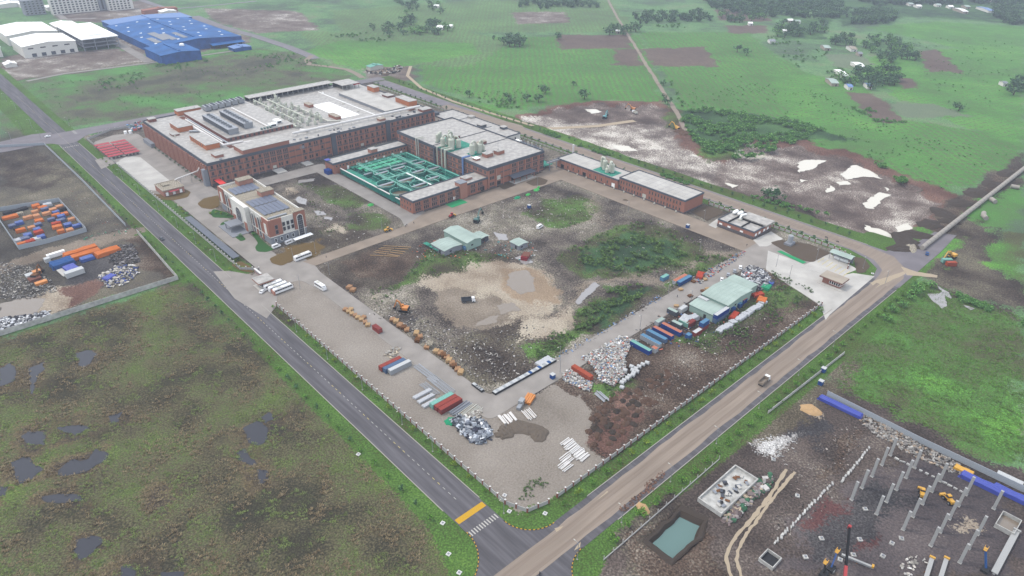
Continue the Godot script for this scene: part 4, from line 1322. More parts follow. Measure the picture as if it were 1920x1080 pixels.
func roof_plant() -> void:
	cooling_tower(204, 213, -621, -567, "grey louvred cooling tower row beside the sunken roof gutter")
	cooling_tower(220.5, 228.5, -624, -574, "grey louvred cooling tower row with open middle bays")
	for i in 6:
		var p := g(391 + i * 12.4, 208.5 - i * 3.0, 20.4)
		var t := thing("roof_chiller", "grey boxy chiller in the row along the rear roof edge", "chiller", Vector3(p.x, 20.4, p.z), 0, "rooftop chillers")
		bx(t, "casing", Vector3(0, 2.6, -3), Vector3(5.0, 3.6, 9), "steel")
		bx(t, "stand", Vector3(0, 0.4, -3), Vector3(4.6, 0.8, 8.6), "steel_dark")
		for k in 3:
			var f := B.new()
			f.cyl(Vector3(0, 4.4, -6 + k * 3.0), Vector3(0, 4.9, -6 + k * 3.0), 1.2, 1.1, 10)
			bp(t, "fan", f, M["steel_dark"])
	# scrubbers and ducts
	var rw := RandomNumberGenerator.new()
	rw.seed = 9
	var k := 0
	for i in 9:
		for j in 4:
			var x := 262.5 + j * 7.0 + rw.randf_range(-1.2, 1.2)
			var z := -646.0 + i * 11.2 + rw.randf_range(-2.0, 2.0)
			if rw.randf() < 0.12: continue
			var rad: float = [1.0, 1.2, 1.5, 0.9][rw.randi() % 4]
			var hh: float = [3.4, 4.4, 5.4][rw.randi() % 3]
			var t := thing("fume_scrubber", "cream upright fume scrubber in the crowded duct field", "scrubber", Vector3(x, 17.2, z), rw.randi_range(0, 3) * PI * 0.5, "cream scrubbers on the factory roof")
			part(t, "vessel", scrubber_mesh(rad, hh, rw.randf() < 0.75, "pipe_cream" if rw.randf() < 0.8 else "off_white"))
			bx(t, "fan_housing", Vector3(rad * 1.8, 0.9, 1.4), Vector3(2.0, 1.8, 2.0), "off_white")
			bx(t, "foot", Vector3(0, 0.12, 0), Vector3(rad * 2.4, 0.24, rad * 2.4), "steel")
			k += 1
	var ducts := [["duct", [[259, 19.0, -650], [259, 19.0, -556]], 0.9, "pipe_cream", "cream duct running the length of the scrubber field"], ["duct", [[287.5, 18.8, -620], [287.5, 18.8, -552], [296, 18.8, -546]], 0.8, "off_white", "pale duct along the edge of the scrubber field"], ["duct", [[265.8, 20, -652], [265.8, 20, -560]], 0.6, "pipe_cream", "narrow cream duct between scrubber rows"], ["duct", [[272.8, 22.5, -640], [272.8, 22.5, -565]], 0.55, "pipe_cream", "high cream duct over the scrubbers"], ["duct", [[258, 18.2, -548], [262, 18.2, -541]], 1.1, "pipe_white", "short fat white duct at the roof step"], ["duct", [[246, 20.0, -538.6], [373.4, 20.0, -534.1]], 1.0, "pipe_white", "long white pipe on trestles along the front roof edge"], ["duct", [[192, 19.5, -620], [192, 19.5, -549], [207, 19.5, -547]], 0.95, "pipe_white", "white pipe beside the orange penthouses"], ["duct", [[195.5, 18.6, -640], [195.5, 18.6, -560]], 0.7, "pipe_white", "thin white pipe in the roof gutter"], ["duct", [[197.6, 18.3, -640], [197.6, 18.3, -552]], 0.8, "steel", "silver lagged pipe lying in the roof gutter"], ["duct", [[207, 18.2, -547], [224, 18.2, -544]], 1.2, "pipe_white", "white pipe pair in front of the cooling deck"], ["duct", [[238, 20.9, -640], [238, 20.9, -566]], 0.8, "pipe_white", "white pipe crossing the cooling deck"], ["duct", [[186, 18.2, -606], [193, 18.2, -600]], 0.9, "steel", "silver duct beside the rear orange penthouse"]]
	for d in ducts:
		var pts := []
		for q in d[1]: pts.append(Vector3(q[0], q[1], q[2]))
		var o: Vector3 = pts[0]
		o.y = 17.2
		for q in pts.size(): pts[q] -= o
		var t := thing(d[0], d[4], "pipe", o)
		var b := B.new()
		b.tube(pts, d[2], 10)
		bp(t, "pipe", b, M[d[3]])
		var l: float = pts[0].distance_to(pts[1])
		for s in maxi(2, int(l / 8.0)):
			var c: Vector3 = pts[0].lerp(pts[1], (s + 0.5) / maxi(2, int(l / 8.0)))
			if c.y - d[2] > 0.3: bx(t, "trestle", Vector3(c.x, (c.y - d[2]) * 0.5, c.z), Vector3(0.25, c.y - d[2], 0.25), "off_white")
	for q in [[242, -566, "white boxy air handler at the front of the cooling deck", 6, 5], [250, -573, "white boxy air handler beside the deck pipe", 5, 8]]:
		var t := thing("air_handler", q[2], "air handler", Vector3(q[0], 20.4, q[1]))
		bx(t, "casing", Vector3(0, 1.3, 0), Vector3(q[3], 2.4, q[4]), "white")
		bx(t, "grille", Vector3(0, 1.3, q[4] * 0.5 + 0.05), Vector3(q[3] * 0.7, 1.6, 0.1), "steel_dark")
		bx(t, "skid", Vector3(0, 0.08, 0), Vector3(q[3] + 0.3, 0.16, q[4] + 0.3), "steel")
	for i in 4:
		var t := thing("pump", "small green pump at the front edge of the cooling deck", "pump", Vector3(231 + i * 2.6, 20.4, -563.5), 0, "green pumps on the cooling deck")
		var b := B.new()
		b.cyl(Vector3(0, 0.9, -0.8), Vector3(0, 0.9, 0.8), 0.6, 0.6, 10)
		b.ball(Vector3(0, 0.9, 0.9), 0.75)
		bp(t, "body", b, M["machine_green"])
		bx(t, "bed", Vector3(0, 0.2, 0), Vector3(1.0, 0.4, 2.2), "steel_dark")
	for q in [[172, -655, 9, "thin lightning mast on the rear corner of the large factory"], [345.5, -446, 9, "thin lightning mast beside the second factory's tanks"], [349.3, -395.8, 10, "thin lightning mast on a brick roof hut"], [212, -661, 12, "tall thin lightning mast on the rear orange penthouse"]]:
		var y := 17.0 if q[0] > 300 or q[0] < 180 else 21.5
		if q[0] == 349.3: y = 19.6
		var t := thing("lightning_mast", q[3], "mast", Vector3(q[0], y, q[1]))
		var b := B.new()
		b.cyl(Vector3.ZERO, Vector3(0, q[2], 0), 0.09, 0.04, 6)
		bp(t, "pole", b, M["steel"])
		bx(t, "base", Vector3(0, 0.1, 0), Vector3(0.6, 0.2, 0.6), "steel_dark")

func second_factory() -> void:
	var r := thing("factory", "second brick factory with a pale flat roof behind the green basins", "building", Vector3(351, 0, -435))
	var h := 17.0
	block(r, 321, 381, -495, -376, h, "brick", "roof_slab", "cornice", 2.4, 0.9)
	wb(r, "plinth", Vector3(320.7, -0.2, -376), Vector3(381, 0.9, -375.7), "brick_grey")
	for y in [5.2, 9.9]:
		fbox(r, "string_course", "x", 321, -495, -376, y, y + 0.9, 0.15, "brick_grey")
		fbox(r, "string_course", "z", -376, 334, 381, y, y + 0.9, 0.12, "brick_grey")
	for i in 19:
		var z := -492.0 + i * 6.25
		for y in [3.0, 8.0, 12.8]:
			if y < 4 and i > 13: continue
			for k in 3 if i % 3 else 2: window(r, "x", 321, z + k * 1.6, y, 0.85, 2.3)
	for i in 8:
		var x := 322.5 + i * 7.6
		fbox(r, "pilaster", "z", -376, x - 1.1, x - 0.2, 0, h - 2.4, 0.5, "brick_light")
		if i == 1: continue
		for y in [8.0, 12.8, 3.2]:
			if y < 4 and i in [2, 3, 4, 5]: continue
			if i == 2: continue
			for k in 3: window(r, "z", -376, x + 1.5 + k * 1.6, y, 0.95, 2.4)
	window(r, "z", -376, 332.5, 1.9, 3.6, 3.8, "door", "dark")
	window(r, "z", -376, 332.5, 6.6, 3.6, 3.4, "window", "off_white")
	for x in [347.5, 356.0]: window(r, "z", -376, x, 2.0, 3.6, 3.6, "door", "dark")
	# porch with a slate roof
	var b := B.new()
	b.quad(Vector3(-12, 5.8, 0), Vector3(12, 5.8, 0), Vector3(12, 4.6, 5.4), Vector3(-12, 4.6, 5.4))
	b.quad(Vector3(-12, 5.6, 0), Vector3(-12, 4.4, 5.4), Vector3(12, 4.4, 5.4), Vector3(12, 5.6, 0))
	b.quad(Vector3(-12, 4.4, 5.4), Vector3(-12, 4.6, 5.4), Vector3(12, 4.6, 5.4), Vector3(12, 4.4, 5.4))
	bp(r, "porch_roof", b, M["carport"], Vector3(354.5, 0, -375.4) - r.position)
	for x in [343.5, 350.0, 357.0, 365.0]: wb(r, "porch_post", Vector3(x, 0, -370.8), Vector3(x + 0.4, 4.6, -370.4), "brick")
	wb(r, "porch_step", Vector3(343, 0, -375.4), Vector3(366, 0.5, -369.5), "concrete_pale")
	# roof: joints, huts
	wb(r, "roof_kerb", Vector3(322, 16.1, -446), Vector3(380, 16.5, -445.6), "cornice")
	wb(r, "roof_kerb", Vector3(350, 16.1, -419.4), Vector3(380, 16.5, -419), "cornice")
	wb(r, "roof_kerb", Vector3(334, 16.1, -402.4), Vector3(352, 16.6, -402), "roof_slab")
	hut(r, 336, 343, -400, -394.5, 16, 19.2, "brick", "roof_slab")
	hut(r, 347, 354, -398.5, -393.5, 16, 19.2, "brick", "roof_slab")
	hut(r, 347, 351.5, -450, -446.5, 16, 18.4, "brick_dark", "roof_slab")
	hut(r, 349, 359, -424.5, -421, 16, 18.4, "brick_dark", "roof_tan")
	hut(r, 326, 330, -399.5, -395, 16, 17.8, "brick", "white")
	wb(r, "green_roof_coat", Vector3(322.5, 16.1, -440), Vector3(348, 16.16, -424), "teal_floor")
	wb(r, "green_roof_coat", Vector3(336, 16.1, -456), Vector3(348, 16.15, -440.2), "teal_floor")
	wb(r, "green_roof_coat", Vector3(331, 16.1, -413), Vector3(346, 16.17, -403), "teal_floor")
	# tall stack pipes on the wall over the basins
	var st := [[-466, 0.45, "off_white"], [-463, 0.4, "off_white"], [-437, 0.5, "pipe_cream"], [-431, 0.6, "pipe_cream"], [-426.5, 0.95, "pipe_cream"], [-404, 0.8, "blue_pale"]]
	for s in st:
		var q := B.new()
		q.tube([Vector3(319.8, 0.2, s[0]), Vector3(319.8, 17.8, s[0]), Vector3(326, 18.2, s[0] + 1.5)], s[1], 8)
		bp(r, "wall_stack", q, M[s[2]], -r.position)
	wb(r, "wall_chute", Vector3(319.4, 0, -442), Vector3(320.7, 16, -440.5), "cornice")
	for q in [[326.5, -437.5, 2.0, 7.0], [333, -438.5, 2.2, 7.5], [328, -428.5, 2.4, 8.0], [335, -428, 2.0, 6.5], [330.5, -450.5, 1.3, 6.0], [333.8, -452.5, 1.3, 6.0], [336.4, -454.0, 1.2, 6.2], [343.5, -451, 0.9, 7.0], [333, -408.5, 2.1, 7.5], [339.5, -407, 2.1, 7.0], [344.5, -409, 1.7, 4.5]]:
		var t := thing("roof_tank", "pale green upright tank on the second factory's teal roof patch", "tank", Vector3(q[0], 16.2, q[1]), q[0], "tanks on the second factory roof")
		part(t, "vessel", scrubber_mesh(q[2], q[3], q[2] > 1.9, "pipe_cream"))
		bx(t, "foot", Vector3(0, 0.1, 0), Vector3(q[2] * 2.3, 0.2, q[2] * 2.3), "teal_dark")
	# the low white part behind
	var l := thing("annex", "low white walled annex with flat roof behind the second factory", "building", Vector3(400, 0, -486))
	block(l, 387, 413, -535, -438, 9.5, "white_wall", "roof_slab", "cornice", 0.9, 0.5)
	hut(l, 396, 402.5, -478, -472, 9, 11.5, "cornice", "roof_slab")
	hut(l, 408, 413, -460, -455, 9, 11.2, "cornice", "roof_slab")
	hut(l, 407, 412, -505, -500, 9, 10.8, "concrete_pale", "roof_slab")
	hut(l, 387, 393, -536, -530, 9, 11.4, "cornice", "cornice")
	for i in 14: window(l, "x", 387, -531.0 + i * 6.8, 5.2, 1.4, 3.0)
	for i in 3: window(l, "z", -438, 392.0 + i * 7.5, 5.0, 1.4, 3.2)
	wb(l, "roof_kerb", Vector3(388, 9.0, -505), Vector3(412, 9.3, -504.6), "cornice")
	wb(l, "roof_kerb", Vector3(388, 9.0, -470), Vector3(407, 9.3, -469.6), "cornice")
	# pipe rack between the factories and the brick shed
	var k := thing("pipe_rack", "dark steel pipe rack full of vessels beside the tree lined road", "pipe rack", Vector3(396, 0, -410))
	for i in 7:
		for j in 2:
			bx(k, "column", Vector3(-1 + j * 9.0, 3.4, -20 + i * 5.0), Vector3(0.4, 6.8, 0.4), "steel_dark")
	for y in [3.2, 6.4]: bx(k, "platform", Vector3(3.5, y, -5), Vector3(10, 0.25, 31), "steelwork")
	for i in 12:
		var q := B.new()
		q.cyl(Vector3(0, 6.5, 0), Vector3(0, 9.6, 0), 0.55, 0.55, 8)
		bp(k, "vessel", q, M["off_white" if i % 3 else "steel"], Vector3((i % 2) * 6.0, 0, -19 + i * 2.5))
	bx(k, "roof", Vector3(3, 7.6, -18), Vector3(8, 0.3, 6), "white")
	# bridge from the second factory to the shed
	var br := thing("pipe_bridge", "pale covered pipe bridge between second factory and long brick shed", "bridge", Vector3(388, 0, -372))
	bx(br, "deck", Vector3(0.5, 7.0, 0), Vector3(14, 0.5, 2.4), "concrete_pale")
	for s in [-1, 1]: bx(br, "girder", Vector3(0.5, 7.6, s * 1.3), Vector3(14, 0.9, 0.2), "stone_grey")
	for x in [-4.0, 4.0]: bx(br, "leg", Vector3(x, 3.4, 0), Vector3(0.5, 6.8, 0.5), "stone_grey")
	var pg := thing("green_canopy", "teal green sheet canopy below the pipe bridge", "canopy", Vector3(387, 0, -384))
	bx(pg, "roof", Vector3(0, 2.8, 0), Vector3(10, 0.15, 16), "teal_floor")
	for p in [[-4.6, -7.6], [4.6, -7.6], [-4.6, 7.6], [4.6, 7.6]]: bx(pg, "post", Vector3(p[0], 1.35, p[1]), Vector3(0.2, 2.7, 0.2), "steel")

func basins() -> void:
	# low brick rows at both ends
	var a := thing("treatment_building", "low brick building with flat roof in front of the green basins", "building", Vector3(287, 0, -384))
	block(a, 252, 321.5, -392, -376, 9.8, "brick", "roof_slab", "cornice", 1.4, 0.6)
	hut(a, 293.5, 300, -381, -374.5, -0.2, 12.2, "brick_light", "stone_grey", "stair_tower")
	hut(a, 304, 311, -388, -382, 9, 11, "brick_light", "roof_slab")
	for i in 9:
		var x := 254.5 + i * 7.2
		if absf(x - 296) < 5: continue
		for y in [2.6, 6.6]:
			for k in 3: window(a, "z", -376, x + k * 1.6, y, 0.95, 2.2)
		fbox(a, "pilaster", "z", -376, x - 1.6, x - 1.0, 0, 8.4, 0.35, "brick_light")
		fbox(a, "string_course", "z", -376, x - 0.9, x + 4.8, 4.2, 4.9, 0.12, "brick_grey")
	for i in 4:
		for y in [2.6, 6.6]: window(a, "x", 252, -389.5 + i * 3.4, y, 0.8, 1.9)
	window(a, "z", -376, 289.0, 1.6, 2.4, 3.0, "door", "white")
	window(a, "z", -376, 316.0, 1.9, 3.4, 3.6, "door", "dark")
	wb(a, "plinth", Vector3(251.7, -0.2, -376), Vector3(293, 0.8, -375.7), "brick_grey")
	var c := thing("treatment_building", "low brick building behind the green basins with a row of white doors", "building", Vector3(285, 0, -487))
	block(c, 249, 320, -493, -480, 9.2, "brick", "roof_slab", "cornice", 1.6, 0.6)
	hut(c, 285, 291, -486, -480.5, 8.6, 12.0, "brick_light", "roof_slab")
	for i in 7: window(c, "z", -480, 262.0 + i * 8.6, 2.6, 1.6, 3.4, "door", "white", "white")
	for i in 22: window(c, "z", -480, 252.0 + i * 3.1, 6.0, 1.1, 1.3)
	for i in 3: window(c, "x", 249, -490.5 + i * 3.6, 3.0, 1.0, 2.0)
	wb(c, "blue_tank", Vector3(244.5, 0, -488), Vector3(248.6, 3.4, -482), "box_royal")
	wb(c, "blue_cover", Vector3(248, 9.3, -492.5), Vector3(252, 9.45, -488), "tarp_royal")
	# the basin field
	var f := thing("basin_floor", "teal coated basin floor with rim wall between two low brick rows", "basin", Vector3(287, 0, -436))
	wb(f, "slab", Vector3(255, -0.2, -479.5), Vector3(319, 0.4, -392.5), "teal_dark")
	wb(f, "rim_wall", Vector3(254.2, 0, -479), Vector3(255, 3.6, -393), "teal_dark")
	wb(f, "rim_wall", Vector3(255.05, 0, -479), Vector3(255.5, 3.4, -393), "teal_dark")
	wb(f, "inner_channel", Vector3(255.6, 0.4, -478), Vector3(262, 2.2, -432), "teal_floor")
	for i in 6: wb(f, "cross_wall", Vector3(255.6, 2.21, -472 + i * 7.5), Vector3(262, 2.5, -471.6 + i * 7.5), "teal_pale")
	wb(f, "inner_channel", Vector3(314.5, 0.4, -478), Vector3(318.6, 3.0, -394), "teal_dark")
	var bp0 := thing("basin_pipe", "long white pipe resting on the basin rim beside the inner road", "pipe", Vector3(254.4, 3.6, -436))
	var q := B.new()
	q.cyl(Vector3(0, 0.55, -43), Vector3(0, 0.55, 43), 0.5, 0.5, 10)
	bp(bp0, "pipe", q, M["pipe_white"])
	for i in 9: bx(bp0, "saddle", Vector3(0, 0.12, -40 + i * 10), Vector3(0.5, 0.24, 0.4), "stone_grey")
	# round tanks
	var tk := [[260.8, -404.5, 7.6, 5.0, false], [261.2, -424, 7.2, 5.0, true], [278, -422, 7.2, 5.0, true], [279, -406.5, 6.8, 5.0, true], [272, -447, 6.0, 4.4, true], [288, -447, 6.0, 4.4, true], [296, -431, 6.0, 4.4, true], [307, -446, 6.0, 4.4, true], [309, -428, 5.4, 4.4, true], [296, -412, 5.6, 4.4, true]]
	for s in tk:
		var t := thing("round_tank", "open round teal basin of brown water" if not s[4] else "round teal basin bridged by a grey walkway", "tank", Vector3(s[0], 0.4, s[1]), 0, "round basins" if s[4] else "")
		var b := B.new()
		b.lathe(Vector3.ZERO, [Vector2(s[2], 0), Vector2(s[2], s[3]), Vector2(s[2] - 0.35, s[3]), Vector2(s[2] - 0.35, s[3] - 2.4)], 28)
		bp(t, "shell", b, M["teal_dark"])
		var w := B.new()
		w.lathe(Vector3.ZERO, [Vector2(s[2] - 0.36, s[3] - 2.0), Vector2(0.01, s[3] - 2.0)], 28)
		bp(t, "water", w, M["sludge"])
		var e := B.new()
		for k in 28:
			var a0 := TAU * k / 28
			var a1 := TAU * (k + 1) / 28
			e.bar(Vector3(cos(a0) * s[2], s[3] + 0.9, sin(a0) * s[2]), Vector3(cos(a1) * s[2], s[3] + 0.9, sin(a1) * s[2]), 0.24)
			if k % 2 == 0: e.bar(Vector3(cos(a0) * s[2], s[3], sin(a0) * s[2]), Vector3(cos(a0) * s[2], s[3] + 0.9, sin(a0) * s[2]), 0.1)
		bp(t, "guard_rail", e, M["teal_rail"])
		if s[4]:
			bx(t, "walkway", Vector3(0, s[3] + 0.25, 0), Vector3(s[2] * 2, 0.3, 2.2), "steel", 0.0)
			bx(t, "scraper", Vector3(0, s[3] - 1.4, 2.0), Vector3(s[2] * 1.4, 0.3, 0.6), "steel_dark", 0.0)
	for s in [[265, 304, -470.5, -466.5, "teal_bright", 4.2, "bright green covered channel next to the rear brick row"], [267, 305, -464.5, -460, "teal_bright", 4.0, "second bright green covered channel"], [262, 312, -457.5, -455, "stone_grey", 3.6, "grey walkway slab across the basins"], [266, 292, -437.4, -434.6, "teal_pale", 4.4, "pale green covered channel in the middle of the basins"], [269, 270.6, -478, -394, "teal_pale", 5.0, "pale green walkway running lengthways between round basins"], [286.2, 287.6, -434, -396, "white", 5.2, "white straight pipe bridge among the basins"], [302, 303.4, -478, -394, "teal_pale", 4.8, "second pale green lengthways walkway"], [284, 300, -399, -396, "teal_bright", 4.0, "short bright green cover beside the front brick row"], [263, 318, -480, -475, "teal_floor", 3.0, "teal gutter along the rear brick row"]]:
		var t := thing("basin_walkway", s[6], "walkway", Vector3((s[0] + s[1]) * 0.5, 0.4, (s[2] + s[3]) * 0.5))
		var w: float = s[1] - s[0]
		var l: float = s[3] - s[2]
		bx(t, "deck", Vector3(0, s[5] - 0.6, 0), Vector3(w, 0.4, l), s[4])
		bx(t, "web", Vector3(0, (s[5] - 0.8) * 0.5, 0), Vector3(w * 0.98, s[5] - 0.8, l * 0.8), "teal_dark")
		for sd in [-1, 1]:
			if w > l: bx(t, "rail", Vector3(0, s[5] + 0.6, sd * l * 0.5), Vector3(w, 0.14, 0.1), "teal_rail")
			else: bx(t, "rail", Vector3(sd * w * 0.5, s[5] + 0.6, 0), Vector3(0.1, 0.14, l), "teal_rail")
		var n := int(maxf(w, l) / 3.0)
		for i in n:
			for sd in [-1, 1]:
				var o := -maxf(w, l) * 0.5 + (i + 0.5) * 3.0
				bx(t, "stanchion", Vector3(o, s[5] + 0.1, sd * l * 0.5) if w > l else Vector3(sd * w * 0.5, s[5] + 0.1, o), Vector3(0.1, 1.0, 0.1), "teal_rail")
	for i in 36:
		var t := thing("basin_pipe", "thin teal pipe among the basins", "pipe", Vector3(264.0 + (i % 12) * 4.6, 0.4, -474.0 + int(i / 12) * 27.0), 0, "teal pipes among the basins")
		var b := B.new()
		b.tube([Vector3(0, 0, 0), Vector3(0, 4.2, 0), Vector3(0, 4.2, 12 + (i % 3) * 4)], 0.28, 6)
		bp(t, "pipe", b, M["teal_rail" if i % 2 else "teal_floor"])
		bx(t, "valve", Vector3(0, 2.2, 0), Vector3(0.7, 0.5, 0.7), "steel")
	film("green_mat", poly_w([279, -374.4, 293.6, -374.4, 293.6, -366.5, 279, -366.5]), "green_mat", 0.2)

func long_shed() -> void:
	var r := thing("brick_shed", "long brick shed with grid roof and tanks beside the inner road", "building", Vector3(405, 0, -342))
	block(r, 395, 415, -374, -309.6, 8.0, "brick", "concrete_pale", "cornice", 1.2, 0.5)
	wb(r, "plinth", Vector3(394.7, -0.2, -374), Vector3(395, 0.9, -309.6), "brick_grey")
	for i in 11:
		var z := -371.0 + i * 6.0
		fbox(r, "pilaster", "x", 395, z - 0.3, z + 0.3, 0, 6.8, 0.3, "brick_light")
		if i in [0, 4]: window(r, "x", 395, z + 3, 2.0, 3.2, 3.8, "door", "black")
		elif i == 9: window(r, "x", 395, z + 3, 2.0, 3.2, 3.8, "door", "white")
		else: window(r, "x", 395, z + 3, 3.2, 0.9, 2.4)
	wb(r, "green_roof_coat", Vector3(397, 7.51, -337.5), Vector3(409, 7.56, -317.5), "teal_floor")
	for i in 8: wb(r, "roof_joint", Vector3(395.5, 7.51, -368.0 + i * 8), Vector3(414.5, 7.54, -367.85 + i * 8), "stone_grey")
	var s := thing("brick_shed", "taller brick shed with pale grid roof and an empty gable wall", "building", Vector3(408, 0, -279))
	block(s, 396, 419, -309, -249.5, 10.2, "brick", "concrete_pale", "cornice", 1.3, 0.5)
	wb(s, "plinth", Vector3(395.7, -0.2, -309), Vector3(396, 0.9, -249.5), "brick_grey")
	wb(s, "plinth", Vector3(395.7, -0.2, -249.5), Vector3(419, 0.9, -249.2), "brick_grey")
	for i in 11:
		var z := -306.5 + i * 5.4
		fbox(s, "pilaster", "x", 396, z - 2.3, z - 1.9, 0, 8.9, 0.25, "brick_light")
		if i == 4:
			window(s, "x", 396, z, 2.0, 3.4, 3.8, "door", "off_white")
			continue
		for k in 2 if i != 10 else 1:
			window(s, "x", 396, z - 0.6 + k * 2.4, 6.6, 0.75, 2.2)
			window(s, "x", 396, z - 0.6 + k * 2.4, 2.4, 0.75, 2.0)
	for i in 9: wb(s, "roof_joint", Vector3(396.5, 9.71, -304.0 + i * 6), Vector3(418.5, 9.74, -303.85 + i * 6), "stone_grey")
	for i in 3: wb(s, "roof_joint", Vector3(401.0 + i * 6, 9.71, -308.5), Vector3(401.15 + i * 6, 9.73, -250), "stone_grey")
	for q in [[407.5, -336, 1.5, 7.0], [404.5, -331.5, 1.9, 7.0], [404, -323.5, 1.8, 6.5], [409, -329, 1.4, 6.0], [401, -326, 1.6, 3.0]]:
		var t := thing("roof_tank", "pale green upright tank on the long shed's teal roof patch", "tank", Vector3(q[0], 7.56, q[1]), q[1], "tanks on the long shed roof")
		part(t, "vessel", scrubber_mesh(q[2], q[3], q[2] > 1.45, "pipe_cream"))
		bx(t, "foot", Vector3(0, 0.1, 0), Vector3(q[2] * 2.3, 0.2, q[2] * 2.3), "teal_dark")
	var cp := g(1074, 290)
	var c := thing("chimney", "white upright chimney pipe behind the long brick shed", "chimney", Vector3(418, 0, -378))
	var b := B.new()
	b.cyl(Vector3.ZERO, Vector3(0, 13, 0), 0.8, 0.75, 12)
	bp(c, "stack", b, M["pipe_white"])
	bx(c, "base", Vector3(0, 0.5, 0), Vector3(2.4, 1, 2.4), "concrete_pale")
	# fittings along the wall
	for i in 12:
		var z := -360.0 + i * 9.6
		var t := thing("wall_unit", "small outdoor unit standing by the foot of the brick sheds", "unit", Vector3(393.9, 0.05, z), 0, "units along the shed wall")
		bx(t, "casing", Vector3(0, 0.8, 0), Vector3(0.7, 1.3, 1.0), "off_white")
		bx(t, "stand", Vector3(0, 0.1, 0), Vector3(0.8, 0.2, 1.1), "steel_dark")
	# the small brick plant with three roofs
	var p := thing("brick_plant", "small brick plant with three flat roofs edged in black", "building", Vector3(408, 0, -208))
	block(p, 396.5, 419, -222, -194.5, 5.6, "brick", "roof_slab", "cornice", 0.9, 0.4)
	wb(p, "plinth", Vector3(396.2, 0, -222), Vector3(396.5, 2.0, -194.5), "brick_grey")
	wb(p, "plinth", Vector3(396.3, 0, -194.5), Vector3(419, 1.6, -194.2), "brick_grey")
	wb(p, "roof_beam", Vector3(397, 5.2, -214.6), Vector3(419, 6.2, -214.0), "black")
	wb(p, "roof_beam", Vector3(408, 5.2, -213.9), Vector3(408.6, 6.1, -195), "black")
	wb(p, "roof_beam", Vector3(397, 5.2, -204.6), Vector3(407.9, 6.0, -204), "black")
	wb(p, "upper_roof", Vector3(409, 5.3, -213), Vector3(420, 6.6, -193), "roof_slab")
	for z in [-219.5, -213.0, -203.5]: window(p, "x", 396.5, z, 1.8, 2.0, 2.4, "door", "white", "white")
	for x in [399.5, 404.0, 410.0, 414.5]: window(p, "z", -194.5, x, 1.8, 2.0, 2.8, "door", "white", "white")
	for q in [[413, -219, 1.4], [413.5, -215.5, 1.4]]:
		var w := B.new()
		w.cyl(Vector3(0, 1.4, -1.6), Vector3(0, 1.4, 1.6), 1.35, 1.35, 12)
		w.ball(Vector3(0, 1.4, 1.6), 1.3)
		w.ball(Vector3(0, 1.4, -1.6), 1.3)
		var t := thing("roof_drum", "white lying drum on the small brick plant", "tank", Vector3(q[0], 5.3, q[1]), PI * 0.5, "white drums on the small plant")
		bp(t, "drum", w, M["white"])
		bx(t, "cradle", Vector3(0, 0.2, 0), Vector3(2.2, 0.4, 3), "steel_dark")
	var d := thing("roof_duct", "white bent duct on the small brick plant roof", "duct", Vector3(406, 5.3, -211))
	var e := B.new()
	e.tube([Vector3(0, 0, 0), Vector3(0, 2.0, 0), Vector3(3, 2.4, -1), Vector3(7, 2.4, 0)], 0.7, 8)
	bp(d, "pipe", e, M["white"])
	bx(d, "fan", Vector3(0, 0.6, 0), Vector3(2.2, 1.2, 2.2), "off_white")
	var tp := g(1480, 458)
	var tk := thing("storage_tank", "white upright tank on a grey plinth in the soil bed", "tank", Vector3(tp.x, 0, tp.z))
	var v := B.new()
	v.lathe(Vector3(0, 1.6, 0), [Vector2(1.7, 0), Vector2(1.7, 4.6), Vector2(1.3, 5.0), Vector2(0.02, 5.2)], 16)
	bp(tk, "vessel", v, M["box_silver"])
	bx(tk, "plinth", Vector3(0, 0.8, 0), Vector3(6.5, 1.6, 4.6), "stone_grey")

